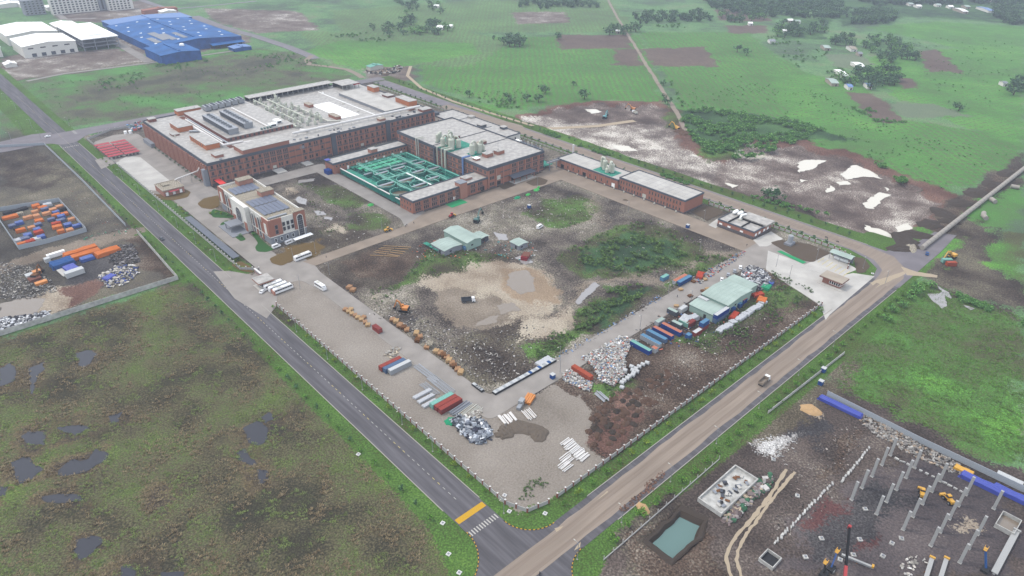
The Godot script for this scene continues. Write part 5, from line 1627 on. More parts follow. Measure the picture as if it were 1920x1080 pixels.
func arch_window(root: Node3D, face: String, plane: float, along: float, y0: float, w: float, h: float, surround := true) -> void:
	# tall round-headed window: white surround, dark panes, mullions
	var f := B.new()
	var p := B.new()
	var m := B.new()
	var outer := PackedVector2Array()
	var inner := PackedVector2Array()
	for k in 13:
		var a := PI * k / 12.0
		outer.append(Vector2(cos(a) * (w * 0.5 + 0.4), h - w * 0.5 + sin(a) * (w * 0.5 + 0.4)))
		inner.append(Vector2(cos(a) * w * 0.5, h - w * 0.5 + sin(a) * w * 0.5))
	outer.append(Vector2(-w * 0.5 - 0.4, 0)); inner.append(Vector2(-w * 0.5, 0))
	outer.insert(0, Vector2(w * 0.5 + 0.4, 0)); inner.insert(0, Vector2(w * 0.5, 0))
	for i in outer.size() - 1:
		var a := outer[i]
		var b := outer[i + 1]
		var c := inner[i + 1]
		var d := inner[i]
		f.quad(Vector3(a.x, a.y, 0.35), Vector3(b.x, b.y, 0.35), Vector3(c.x, c.y, 0.35), Vector3(d.x, d.y, 0.35))
		f.quad(Vector3(a.x, a.y, 0), Vector3(b.x, b.y, 0), Vector3(b.x, b.y, 0.35), Vector3(a.x, a.y, 0.35))
		f.quad(Vector3(d.x, d.y, 0), Vector3(c.x, c.y, 0), Vector3(c.x, c.y, 0.35), Vector3(d.x, d.y, 0.35))
	var idx := Geometry2D.triangulate_polygon(inner)
	for i in range(0, idx.size(), 3):
		p.tri(Vector3(inner[idx[i]].x, inner[idx[i]].y, 0.08), Vector3(inner[idx[i + 1]].x, inner[idx[i + 1]].y, 0.08), Vector3(inner[idx[i + 2]].x, inner[idx[i + 2]].y, 0.08))
	for i in range(1, int(h / 1.5)): m.box(Vector3(0, i * 1.5, 0.12), Vector3(w, 0.3 if i % 2 else 0.14, 0.1))
	for s in [-0.17, 0.17]: m.box(Vector3(w * s, (h - w * 0.3) * 0.5, 0.12), Vector3(0.14, h - w * 0.3, 0.1))
	var o := bp(root, "arched_window", p, M["glass_dark"], on_face(face, plane, along, y0) - root.position)
	o.rotation.y = 0.0 if face == "z" else -PI * 0.5
	if surround: bp(o, "surround", f, M["white_wall"])
	bp(o, "mullion", m, M["stone_grey"])

func office() -> void:
	var r := thing("office_building", "white and brick office building with arched windows and solar panels", "building", Vector3(168.5, 0, -436))
	var x0 := 156.0
	var x1 := 181.0
	var z0 := -475.0
	var z1 := -397.0
	var h := 17.0
	wb(r, "base_storey", Vector3(x0, -0.2, z0), Vector3(x1, 5.4, z1), "stone_grey")
	wb(r, "wall", Vector3(x0 + 0.25, 5.4, z0 + 0.25), Vector3(x1 - 0.25, h - 1.4, z1 - 0.25), "white_wall")
	wb(r, "roof", Vector3(x0 + 0.8, h - 1.4, z0 + 0.8), Vector3(x1 - 0.8, h - 1.2, z1 - 0.8), "cream")
	for q in [[x0, x1, z1 - 0.6, z1], [x0, x1, z0, z0 + 0.6], [x0, x0 + 0.6, z0 + 0.6, z1 - 0.6], [x1 - 0.6, x1, z0 + 0.6, z1 - 0.6]]:
		wb(r, "parapet", Vector3(q[0], h - 1.5, q[2]), Vector3(q[1], h, q[3]), "white_wall")
	fbox(r, "cornice", "z", z1, x0 - 0.3, x1 + 0.3, 5.2, 5.8, 0.5, "white_wall")
	fbox(r, "cornice", "x", x0, z0, z1, 5.2, 5.8, 0.5, "white_wall")
	# gable end towards the square
	fbox(r, "brick_bay", "z", z1, x0, x0 + 8.6, 5.8, h + 0.2, 0.4, "brick")
	fbox(r, "brick_bay", "z", z1, x1 - 8.0, x1, 5.8, h + 0.9, 0.6, "brick")
	wb(r, "bay_cap", Vector3(x1 - 8.2, h + 0.9, z1 - 3.5), Vector3(x1 + 0.2, h + 1.2, z1 + 0.7), "cream")
	arch_window(r, "z", z1 + 0.62, x1 - 4.0, 1.0, 3.6, 14.6)
	for i in 3:
		for y in [8.6, 12.0]: window(r, "z", z1 - 0.1, x0 + 10.0 + i * 2.9, y, 1.6, 2.4, "window", "glass_dark", "stone_grey")
	for y in [8.2, 11.6]: window(r, "z", z1 + 0.4, x0 + 4.6, y, 1.7, 2.5, "window", "glass_dark", "stone_grey")
	for i in 4: window(r, "z", z1, x0 + 3.0 + i * 4.0, 2.6, 1.4, 2.4, "window", "glass_dark", "white")
	# long front: brick bays, arches, white portal
	for q in [[z0, z0 + 9.0], [z1 - 9.0, z1 + 0.35]]:
		fbox(r, "brick_bay", "x", x0, q[0], q[1], 5.8, h + 0.2, 0.6, "brick")
		fbox(r, "white_panel", "x", x0 - 0.6, (q[0] + q[1]) * 0.5 - 1.6, (q[0] + q[1]) * 0.5 + 1.6, 6.4, 14.0, 0.15, "white_wall")
	for z in [-461.5, -453.0, -419.5, -411.0]:
		fbox(r, "brick_bay", "x", x0, z - 3.8, z + 3.8, 0.5, 12.5, 0.3, "brick")
		arch_window(r, "x", x0 - 0.32, z, 1.5, 3.4, 13.6)
	fbox(r, "portal", "x", x0, -447, -425, 0.2, h + 0.8, 3.0, "white_wall")
	fbox(r, "portal_pier", "x", x0 - 3.0, -429.4, -425.2, 0.2, 6.5, 0.2, "brick")
	fbox(r, "portal_pier", "x", x0 - 3.0, -446.8, -442.6, 0.2, 6.5, 0.2, "brick")
	arch_window(r, "x", x0 - 3.02, -436, 4.5, 8.4, 10.0)
	wb(r, "porch_slab", Vector3(143.5, 4.4, -441), Vector3(153.4, 4.8, -431), "stone_grey")
	for p in [[144.2, -440.3], [144.2, -431.7]]: wb(r, "porch_column", Vector3(p[0] - 0.25, 0, p[1] - 0.25), Vector3(p[0] + 0.25, 4.4, p[1] + 0.25), "stone_grey")
	wb(r, "porch_floor", Vector3(141.5, 0, -447), Vector3(153.0, 0.4, -424), "stone_grey")
	# roof
	hut(r, 168, 178.5, -473.5, -467, h - 1.2, h + 2.6, "brick_light", "cream")
	hut(r, 171, 180.2, -444.5, -438, h - 1.2, h + 2.6, "brick_light", "cream")
	wb(r, "roof_patch", Vector3(157.5, h - 1.19, -452), Vector3(171, h - 1.1, -443), "cream")
	var rows := [[-466.0, -453.0, 6], [-437.2, -425.6, 6], [-424.6, -408.5, 6]]
	for q in rows:
		for i in q[2]:
			var x: float = 159.0 + i * 3.05
			var p := bx(r, "solar_panel", Vector3(x + 1.3, h - 0.55, (q[0] + q[1]) * 0.5) - r.position, Vector3(2.45, 0.12, q[1] - q[0]), "solar")
			p.rotation.z = 0.2
	wb(r, "roof_duct", Vector3(158, h - 1.1, -402.5), Vector3(171, h - 0.3, -401), "steel")

func small_buildings() -> void:
	# gate house by the asphalt road
	var t := thing("gate_house", "gate house with wide pale roof by the asphalt road entrance", "building", Vector3(129.2, 0, -352))
	bx(t, "roof", Vector3(0, 4.7, 0), Vector3(9.4, 0.5, 9.2), "roof_slab")
	bx(t, "fascia", Vector3(0, 4.25, 0), Vector3(9.6, 0.5, 9.4), "brick_light")
	bx(t, "wall", Vector3(0.6, 2.0, -0.4), Vector3(6.2, 4.0, 5.6), "white_wall")
	bx(t, "step", Vector3(0, 0.1, 0.6), Vector3(9.6, 0.3, 9.8), "concrete_pale")
	for i in 4: window(t, "z", t.position.z + 2.4, t.position.x - 1.8 + i * 1.6, 2.3, 1.1, 1.6)
	for i in 3: window(t, "x", t.position.x - 2.5, t.position.z - 2.0 + i * 1.7, 2.3, 1.1, 1.6)
	bx(t, "brick_wing", Vector3(-0.4, 1.2, 9.6), Vector3(0.8, 2.4, 10.0), "brick_light")
	var s := thing("sign_wall", "brick name wall beside the gate with a small green bed", "wall", Vector3(132.5, 0, -367))
	bx(s, "wall", Vector3(0, 1.1, 0), Vector3(1.0, 2.2, 9), "brick_light")
	bx(s, "coping", Vector3(0, 2.35, 0), Vector3(1.2, 0.25, 9.2), "cap_white")
	bx(s, "sign_face", Vector3(-0.53, 1.3, 0), Vector3(0.06, 1.0, 6.5), "stone_grey")
	# gate house on the dusty road
	t = thing("gate_house", "brick gate house with tan flat roof at the dusty road entrance", "building", Vector3(379, 0, -131.4))
	bx(t, "roof", Vector3(0, 4.8, 0), Vector3(9.0, 0.5, 13.6), "roof_tan")
	bx(t, "fascia", Vector3(0, 4.35, 0), Vector3(9.2, 0.5, 13.8), "brick_dark")
	bx(t, "wall", Vector3(0.4, 2.0, 0), Vector3(6.0, 4.2, 10.6), "brick")
	bx(t, "step", Vector3(-0.4, 0.1, 0.4), Vector3(10, 0.3, 14.5), "concrete_pale")
	for i in 5: window(t, "x", t.position.x - 2.6, t.position.z - 0.6 + i * 1.3, 2.3, 0.9, 1.8, "window", "glass_dark", "white")
	for i in 3: window(t, "z", t.position.z + 5.3, t.position.x - 1.4 + i * 1.6, 2.3, 1.0, 1.8, "window", "glass_dark", "white")
	# weighing shed
	t = thing("weighing_shed", "shed with mint sheet roof beside the yellow striped bay", "shed", Vector3(411, 0, -141.6))
	var b := B.new()
	b.quad(Vector3(-3, 4.6, -7), Vector3(-3, 4.6, 7), Vector3(0, 5.6, 7), Vector3(0, 5.6, -7))
	b.quad(Vector3(0, 5.6, -7), Vector3(0, 5.6, 7), Vector3(3, 4.8, 7), Vector3(3, 4.8, -7))
	bp(t, "roof", b, M["mint_roof"])
	bx(t, "back_wall", Vector3(2.4, 2.2, 0), Vector3(0.3, 4.6, 13), "stone_grey")
	bx(t, "bench", Vector3(1.0, 0.8, 0), Vector3(1.8, 1.6, 9), "white")
	for z in [-6.4, 0.0, 6.4]: bx(t, "post", Vector3(-2.6, 2.3, z), Vector3(0.25, 4.6, 0.25), "steel")
	# pump house with the white pipe bridge
	t = thing("pump_house", "low brick pump house with tan flat roof by the forecourt wall", "building", Vector3(139.6, 0, -531))
	block(t, 132, 147.2, -540, -522.5, 5.0, "brick_light", "cream", "roof_tan", 0.6, 0.3)
	for x in [134.5, 139.5, 144.5]: window(t, "z", -522.5, x, 1.7, 1.8, 2.6, "door", "white", "stone_grey")
	wb(t, "awning", Vector3(136, 3.6, -522.3), Vector3(143, 3.75, -519.8), "red_roof")
	wb(t, "roof_tray", Vector3(135, 5.0, -537), Vector3(140, 5.5, -531), "cream")
	t = thing("pipe_bridge", "slender white pipe bridge from pump house to the large factory", "bridge", Vector3(156, 0, -537))
	b = B.new()
	b.tube([Vector3(-10, 5.4, 0), Vector3(-8, 6.0, 0), Vector3(8, 8.2, 0), Vector3(10.4, 11.0, 0)], 0.5, 8)
	bp(t, "pipe", b, M["pipe_white"])
	for x in [-6.0, 2.0]: bx(t, "leg", Vector3(x, 2.9, 0), Vector3(0.25, 5.8, 0.25), "steel")
	for i in 10: bx(t, "truss_bar", Vector3(-8 + i * 1.7, 5.4 + i * 0.22, 0.0), Vector3(0.12, 1.0, 0.9), "off_white")
	# dark carport
	t = thing("carport", "long dark carport roof beside the low wall and office drive", "carport", Vector3(129.9, 0, -430.5))
	for i in 8: bx(t, "roof_sheet", Vector3(0, 2.9 + 0.004 * (i % 2), -34.6 + i * 9.9), Vector3(4.4, 0.18, 9.8), "carport")
	for i in 17: bx(t, "post", Vector3(-1.6, 1.4, -39 + i * 4.9), Vector3(0.16, 2.8, 0.16), "steel")
	bx(t, "beam", Vector3(-1.6, 2.75, 0), Vector3(0.2, 0.2, 79), "steel_dark")
	# red cycle sheds
	for c in 2:
		for i in 6:
			var p := g(191 + c * 31 + i * 5.0, 270.5 - c * 5.5 + i * 4.0, 2.6)
			t = thing("cycle_shed", "red sheet roofed cycle shed in the row closer to the wall" if c == 0 else "red sheet roofed cycle shed in the row closer to the brick factory", "shed", Vector3(p.x, 0, p.z), 0, "red cycle sheds, wall row" if c == 0 else "red cycle sheds, factory row")
			bx(t, "roof", Vector3(0, 2.6, 0), Vector3(12.0, 0.16, 5.0), "red_roof")
			for k in 4:
				bx(t, "post", Vector3(-5 + k * 3.3, 1.25, 1.4), Vector3(0.14, 2.5, 0.14), "steel")
				bx(t, "cycle_stand", Vector3(-4.4 + k * 2.9, 0.45, -0.4), Vector3(1.6, 0.9, 0.3), "steel_dark")
	# sheds on the empty plot
	t = gable_shed("site_shed", "large mint green sheet shed on the muddy plot", 245.4, 257, -332, -308, 5.2, 1.2, "mint_roof", "mint_wall")
	t = gable_shed("site_shed", "low mint roofed shed with pale walls beside the large mint shed", 229.8, 243.8, -325, -311.5, 3.6, 0.7, "mint_roof", "stone_grey")
	t = gable_shed("site_shed", "small mint lean-to behind the large mint shed", 258.5, 264.5, -318, -309.5, 3.6, 0.5, "mint_roof", "steel_dark")
	t = gable_shed("site_shed", "little mint roofed hut near the brown container", 269.8, 277.5, -294, -286, 3.4, 0.5, "mint_roof", "stone_grey")
	for i in 3:
		var p := g(802 + i * 8, 462 + i * 4.2)
		var q := thing("sheet_stack", "teal green sheet leaning roof beside the low mint shed", "sheet", Vector3(p.x, 0.3, p.z), 0, "teal sheets by the mint shed")
		bx(q, "panel", Vector3(0, 1.4 - i * 0.0, 0), Vector3(3.0, 0.12, 6), "teal_floor")
		bx(q, "prop", Vector3(0, 0.55, 0), Vector3(2.6, 1.5, 0.2), "steel_dark")
	# the mint market of sheds on the container yard
	t = gable_shed("canteen_shed", "largest mint sheet roof among the containers", 303, 327, -171.5, -155, 6.0, 0.9, "mint_roof", "mint_wall")
	t = gable_shed("canteen_shed", "narrow mint roof at the parked car end of the sheds", 327.6, 337, -172, -157, 5.0, 0.5, "mint_roof", "mint_wall")
	t = gable_shed("canteen_shed", "lower mint roof beside the blue container stack", 291, 302.4, -171, -155.5, 4.4, 0.6, "mint_roof", "mint_wall")

func gable_shed(called: String, label: String, x0: float, x1: float, z0: float, z1: float, eave: float, rise: float, roof: String, wall: String) -> Node3D:
	var t := thing(called, label, "shed", Vector3((x0 + x1) * 0.5, 0, (z0 + z1) * 0.5))
	var w := (x1 - x0) * 0.5
	var l := (z1 - z0) * 0.5
	var b := B.new()
	b.prism(PackedVector2Array([Vector2(-w, -l), Vector2(w, -l), Vector2(w, l), Vector2(-w, l)]), -0.2, eave)
	for e in [-l, l]: b.tri(Vector3(-w, eave, e), Vector3(0, eave + rise, e), Vector3(w, eave, e))
	bp(t, "wall", b, M[wall])
	for s in [-1.0, 1.0]:
		var q := B.new()
		var a := Vector3(0, eave + rise + 0.1, -l - 0.5)
		var c := Vector3(s * (w + 0.5), eave + 0.02, -l - 0.5)
		var d := Vector3(0, 0, 2 * l + 1.0)
		q.quad(a, a + d, c + d, c)
		q.quad(a - Vector3(0, 0.12, 0), c - Vector3(0, 0.12, 0), c + d - Vector3(0, 0.12, 0), a + d - Vector3(0, 0.12, 0))
		q.quad(a + d, a + d - Vector3(0, 0.12, 0), c + d - Vector3(0, 0.12, 0), c + d)
		bp(t, "roof_slope", q, M[roof])
		for k in int(l * 2 / 2.5): bx(t, "seam", Vector3(s * w * 0.5, eave + rise * 0.5 + 0.1, -l + (k + 0.5) * 2.5), Vector3(w, 0.06, 0.07), wall).rotation.z = -s * atan2(rise, w)
	bx(t, "door", Vector3(-w - 0.03, 1.2, l * 0.3), Vector3(0.08, 2.3, 1.6), "dark")
	bx(t, "window", Vector3(-w * 0.3, eave * 0.5, l + 0.03), Vector3(1.6, 1.0, 0.08), "glass_dark")
	return t

# ================================================================ containers, vehicles, machines
func container_mesh(l: float, body: String, roof: String) -> Array:
	var id := "cont|%.1f|%s|%s" % [l, body, roof]
	if not meshes.has(id):
		var w := 2.44
		var h := 2.6
		var b := B.new()
		b.box(Vector3(0, h * 0.5 + 0.08, 0), Vector3(l - 0.16, h - 0.22, w - 0.12))
		var n := int(l / 0.62)
		for i in n:
			for s in [-1, 1]: b.box(Vector3(-l * 0.5 + (i + 0.5) * l / n, h * 0.5 + 0.08, s * (w * 0.5 - 0.03)), Vector3(0.3, h - 0.34, 0.07))
		var f := B.new()
		for sx in [-1, 1]:
			for sz in [-1, 1]: f.box(Vector3(sx * (l * 0.5 - 0.08), h * 0.5, sz * (w * 0.5 - 0.08)), Vector3(0.17, h, 0.17))
		for sz in [-1, 1]:
			f.box(Vector3(0, h - 0.07, sz * (w * 0.5 - 0.05)), Vector3(l - 0.3, 0.14, 0.1))
			f.box(Vector3(0, 0.09, sz * (w * 0.5 - 0.05)), Vector3(l - 0.3, 0.18, 0.1))
		var r := B.new()
		var k := int(l / 1.1)
		r.box(Vector3(0, h - 0.04, 0), Vector3(l - 0.2, 0.06, w - 0.22))
		for i in k: r.box(Vector3(-l * 0.5 + (i + 0.5) * l / k, h + 0.0, 0), Vector3(0.5, 0.05, w - 0.4))
		var d := B.new()
		d.box(Vector3(0, h * 0.5 + 0.05, 0), Vector3(0.08, h - 0.3, w * 0.5 - 0.14))
		for s in [-0.3, 0.3]: d.cyl(Vector3(0.08, 0.2, s), Vector3(0.08, h - 0.2, s), 0.03, 0.03, 5)
		meshes[id] = [b.mesh(M[body]), f.mesh(M[body]), r.mesh(M[roof]), d.mesh(M[body])]
	return meshes[id]

func container(label: String, at: Vector3, yaw: float, l: float, body: String, roof := "", group := "") -> Node3D:
	var ms := container_mesh(l, body, roof if roof else body)
	var t := thing("shipping_container", label, "container", at, yaw, group)
	part(t, "body", ms[0])
	part(t, "frame", ms[1])
	part(t, "roof", ms[2])
	for s in [-1, 1]: part(t, "door", ms[3], Vector3(l * 0.5 - 0.05, 0, s * 0.58))
	return t

# a container lying along x (axis "x") or z, given by the photo point at the middle of its visible lower edge
func cont(label: String, px: float, py: float, axis: String, l: float, body: String, roof := "", off := Vector3.ZERO) -> Node3D:
	var p := g(px, py)
	p += Vector3(0, 0.05, -1.22) if axis == "x" else Vector3(1.22, 0.05, 0)
	return container(label, p + off, 0.0 if axis == "x" else PI * 0.5, l, body, roof)

func containers() -> void:
	cont("silver white container, outermost of three by the tan yard", 752.7, 694.6, "x", 12.19, "box_silver", "box_white")
	cont("slate blue container between a red and a silver one", 752.7, 694.6, "x", 12.19, "box_slate", "box_slate", Vector3(-1.2, 0, -2.62))
	cont("red container beside the slate blue one on the tan yard", 752.7, 694.6, "x", 12.19, "box_red", "box_red", Vector3(-1.8, 0, -5.24))
	cont("brown container with open yard before it, beside white bag rows", 847.5, 767, "x", 12.19, "box_brown", "box_red")
	cont("brown container between a mint one and another brown one", 847.5, 767, "x", 12.19, "box_brown", "box_red", Vector3(-0.2, 0, -2.6))
	cont("mint container beside the two brown containers", 847.5, 767, "x", 12.19, "box_mint", "box_mint", Vector3(-0.6, 0, -5.2))
	cont("orange red container standing at the edge of the scrap heap", 1088, 705, "z", 12.19, "box_orange", "box_orange")
	cont("royal blue container with a mint roof next to the scrap heap", 1198, 657, "z", 12.19, "box_royal", "box_mint")
	cont("short grey container with a salmon roof", 1224, 661, "z", 3.0, "box_silver", "box_salmon")
	cont("white container with a sky blue roof", 1217, 645, "z", 12.19, "box_silver", "box_sky")
	cont("sky blue container behind the white one", 1228, 636, "z", 12.19, "box_slate", "box_sky")
	cont("royal blue container with rusty salmon roof, closer to the white one", 1240, 630, "z", 12.19, "box_royal", "box_salmon")
	cont("royal blue container with rusty salmon roof beside the dark green huts", 1256, 623, "z", 12.19, "box_royal", "box_salmon")
	cont("blue container with sky roof on the inner road edge", 1286, 531, "x", 12.19, "box_blue", "box_sky")
	cont("salmon roofed container behind the blue one on the inner road edge", 1286, 531, "x", 12.19, "box_silver", "box_salmon", Vector3(-0.8, 0, -2.62))
	cont("teal container hut with pale end by the inner road edge", 1254, 528, "x", 6.06, "box_sky", "box_mint", Vector3(0, 0, -2.0))
	cont("red container hut with white boxes beside timber stacks", 704, 622, "z", 6.06, "box_red", "box_brown")
	cont("brown container under the white cabin", 1314, 575, "z", 6.06, "box_brown")
	cont("white cabin stacked on a brown container", 1314, 575, "z", 6.06, "box_white", "box_white", Vector3(0, 2.62, 0))
	cont("royal blue container in front of the lower mint roof", 1342, 583, "z", 6.06, "box_blue")
	cont("slate container at the foot of the blue stack", 1354, 600, "x", 12.19, "box_slate")
	cont("blue container with a white roof on top of the slate one", 1354, 600, "x", 12.19, "box_royal", "box_white", Vector3(0, 2.62, 0))
	cont("small blue container near the orange tarpaulin", 1376, 585, "x", 3.0, "box_blue")
	cont("small royal blue container beside the largest mint roof", 1389, 577, "x", 3.0, "box_blue", "box_sky")
	cont("blue and brown container at the corner of the largest mint roof", 1397, 569, "x", 4.0, "box_royal", "box_salmon")
	cont("white container beside the heap of black scrap", 1388, 531, "z", 6.06, "box_white")
	cont("brown container with blue one on top", 1322, 619, "x", 6.06, "box_brown")
	cont("sky blue container stacked on a brown one", 1322, 619, "x", 6.06, "box_blue", "box_sky", Vector3(0, 2.62, 0))
	cont("brown container under a white sheet", 1310, 629, "x", 6.06, "box_brown", "box_white")
	cont("small blue cabin by the weedy edge of the container yard", 1294, 636, "x", 3.0, "box_blue", "box_sky")
	cont("red brown container among white sheets", 1298, 612, "x", 6.06, "box_brown", "box_brown")
	cont("dark green container hut with mint roof", 1266, 614, "z", 6.06, "steel_dark", "mint_roof")
	cont("pale green container hut beside the dark green one", 1280, 611, "z", 6.06, "box_mint", "mint_roof")
	cont("white and blue cabin by the inner road", 1283, 585, "x", 6.06, "box_white", "box_white")
	cont("flat mint roofed hut at the road side of the containers", 1240, 609, "x", 6.06, "box_silver", "mint_roof")
	cont("mint roofed dark hut with a brown sheet beside it", 1258, 590, "z", 6.06, "steel_dark", "mint_roof")
	container("red container by the broken road end", g(1782, 498) + Vector3(0, 0.05, 0), -0.72, 6.06, "box_orange", "box_orange")
	container("mint container behind the red one by the broken road end", g(1778, 494) + Vector3(0.4, 0.05, -1.4), -0.72, 6.06, "box_mint", "box_mint")
	container("white cabin on the dark construction ground by the hoarding", g(1890, 904), -atan2(g(1960, 942).z - g(1720, 828).z, g(1960, 942).x - g(1720, 828).x), 9.0, "box_white", "box_white")
	# blue portable toilets
	for q in [[1289, 427, "blue portable toilet with white roof beside the inner road"], [1538, 721, "blue portable toilet by the unfinished block wall"], [1036, 709, "blue portable toilet with red foot by the inner road bend"], [992, 390, "teal portable toilet on the weedy mud"], [1543, 697, "small blue cabin behind the block wall"]]:
		var p := g(q[0], q[1])
		var t := thing("portable_toilet", q[2], "toilet", p)
		bx(t, "cabin", Vector3(0, 1.2, 0), Vector3(2.0, 2.3, 2.0), "box_blue")
		bx(t, "roof", Vector3(0, 2.42, 0), Vector3(2.2, 0.2, 2.2), "box_white")
		bx(t, "door", Vector3(-1.02, 1.1, 0), Vector3(0.06, 1.9, 0.9), "box_royal")

func wheel_mesh(r: float, w: float) -> Array:
	var id := "wheel|%.2f|%.2f" % [r, w]
	if not meshes.has(id):
		var a := B.new()
		a.cyl(Vector3(0, 0, -w * 0.5), Vector3(0, 0, w * 0.5), r, r, 14)
		var b := B.new()
		b.cyl(Vector3(0, 0, -w * 0.52), Vector3(0, 0, w * 0.52), r * 0.55, r * 0.55, 10)
		meshes[id] = [a.mesh(M["rubber"]), b.mesh(M["steel"])]
	return meshes[id]

func wheels(t: Node3D, xs: Array, half: float, r: float, w := 0.3) -> void:
	var ms := wheel_mesh(r, w)
	for x in xs:
		for s in [-1, 1]:
			var o := part(t, "wheel", ms[0], Vector3(x, r, s * half))
			part(o, "rim", ms[1])

# a body swept along its length: side outline in x, y, extruded across with a chamfered top
func hull(prof: Array, half: float, tuck := 0.12) -> B:
	var b := B.new()
	var n := prof.size()
	for i in n:
		var p: Vector2 = prof[i]
		var q: Vector2 = prof[(i + 1) % n]
		var hp := half - (tuck if p.y > 1.2 else 0.0)
		var hq := half - (tuck if q.y > 1.2 else 0.0)
		b.quad(Vector3(p.x, p.y, -hp), Vector3(p.x, p.y, hp), Vector3(q.x, q.y, hq), Vector3(q.x, q.y, -hq))
	var poly := PackedVector2Array()
	for p in prof: poly.append(p)
	var idx := Geometry2D.triangulate_polygon(poly)
	for s in [-1.0, 1.0]:
		for i in range(0, idx.size(), 3):
			var v := []
			for k in 3:
				var p: Vector2 = prof[idx[i + k]]
				v.append(Vector3(p.x, p.y, s * (half - (tuck if p.y > 1.2 else 0.0))))
			b.tri(v[0], v[1], v[2])
	return b

func bus(label: String, at: Vector3, yaw: float, l := 11.5) -> void:
	var t := thing("bus", label, "bus", at, yaw)
	var h := l * 0.5
	bp(t, "body", hull([Vector2(-h, 0.4), Vector2(-h, 2.6), Vector2(-h + 0.3, 3.2), Vector2(h - 0.7, 3.2), Vector2(h - 0.1, 2.4), Vector2(h, 1.1), Vector2(h, 0.4)], 1.25), M["car_white"])
	for s in [-1, 1]:
		for i in int(l / 1.6):
			bx(t, "side_window", Vector3(-h + 1.2 + i * 1.5, 2.15, s * 1.19), Vector3(1.38, 0.85, 0.1), "glass_dark")
		bx(t, "mirror", Vector3(h + 0.15, 2.3, s * 1.3), Vector3(0.2, 0.5, 0.2), "black")
		bx(t, "headlight", Vector3(h + 0.01, 0.8, s * 0.9), Vector3(0.06, 0.25, 0.4), "steel")
	var w := bx(t, "windscreen", Vector3(h - 0.28, 2.25, 0), Vector3(0.08, 1.5, 2.1), "glass_dark")
	w.rotation.z = 0.25
	bx(t, "roof_hatch", Vector3(1.5, 3.24, 0), Vector3(0.9, 0.1, 0.9), "off_white")
	bx(t, "air_conditioner", Vector3(-2.2, 3.28, 0), Vector3(2.4, 0.2, 1.6), "off_white")
	bx(t, "bumper", Vector3(0, 0.42, 0), Vector3(l - 0.4, 0.2, 2.3), "dark")
	wheels(t, [-h + 2.6, h - 2.6], 1.08, 0.48)

func van(label: String, at: Vector3, yaw: float, l := 5.6) -> void:
	var t := thing("minibus", label, "minibus", at, yaw)
	var h := l * 0.5
	bp(t, "body", hull([Vector2(-h, 0.35), Vector2(-h, 2.2), Vector2(-h + 0.2, 2.5), Vector2(h - 1.7, 2.5), Vector2(h - 0.9, 1.4), Vector2(h, 1.15), Vector2(h, 0.35)], 0.95), M["car_white"])
	for s in [-1, 1]:
		for i in 3: bx(t, "side_window", Vector3(-h + 0.9 + i * 1.15, 1.75, s * 0.87), Vector3(1.0, 0.62, 0.08), "glass_dark")
	var w := bx(t, "windscreen", Vector3(h - 1.25, 1.95, 0), Vector3(0.06, 1.1, 1.5), "glass_dark")
	w.rotation.z = 0.62
	wheels(t, [-h + 1.1, h - 1.1], 0.8, 0.36, 0.24)

func car(label: String, at: Vector3, yaw: float, key: String, group := "") -> void:
	var t := thing("parked_car", label, "car", at, yaw, group)
	bp(t, "body", hull([Vector2(-2.3, 0.3), Vector2(-2.3, 1.0), Vector2(-1.9, 1.1), Vector2(-1.3, 1.62), Vector2(0.5, 1.62), Vector2(1.2, 1.05), Vector2(2.2, 0.9), Vector2(2.3, 0.3)], 0.92, 0.16), M[key])
	for s in [-1, 1]:
		bx(t, "side_window", Vector3(-0.35, 1.32, s * 0.82), Vector3(1.9, 0.4, 0.06), "glass_dark")
		bx(t, "headlight", Vector3(2.27, 0.75, s * 0.65), Vector3(0.08, 0.18, 0.4), "steel")
	var w := bx(t, "windscreen", Vector3(0.87, 1.36, 0), Vector3(0.05, 0.72, 1.4), "glass_dark")
	w.rotation.z = 0.9
	w = bx(t, "rear_window", Vector3(-1.62, 1.38, 0), Vector3(0.05, 0.62, 1.4), "glass_dark")
	w.rotation.z = -0.85
	wheels(t, [-1.45, 1.4], 0.8, 0.33, 0.22)

func dump_truck(label: String, at: Vector3, yaw: float, cab: String, bed: String) -> void:
	var t := thing("dump_truck", label, "truck", at, yaw)
	bp(t, "cab", hull([Vector2(2.0, 0.6), Vector2(2.0, 2.9), Vector2(3.5, 2.9), Vector2(3.9, 1.9), Vector2(4.0, 0.6)], 1.2), M[cab])
	bx(t, "windscreen", Vector3(3.75, 2.3, 0), Vector3(0.08, 0.8, 2.0), "glass_dark").rotation.z = 0.38
	var b := B.new()
	b.box(Vector3(-1.1, 1.25, 0), Vector3(5.6, 0.2, 2.5))
	for s in [-1, 1]: b.box(Vector3(-1.1, 2.0, s * 1.2), Vector3(5.6, 1.4, 0.12))
	b.box(Vector3(1.65, 2.1, 0), Vector3(0.12, 1.7, 2.5))
	b.box(Vector3(-3.85, 1.9, 0), Vector3(0.12, 1.2, 2.5))
	bp(t, "tipper_bed", b, M[bed])
	var l := B.new()
	l.ball(Vector3(-1.1, 1.4, 0), 1.0, 6, 10, 0.5)
	bx(t, "chassis", Vector3(0, 0.85, 0), Vector3(7.6, 0.35, 1.0), "dark")
	wheels(t, [-3.0, -1.8, 2.9], 1.0, 0.52, 0.4)

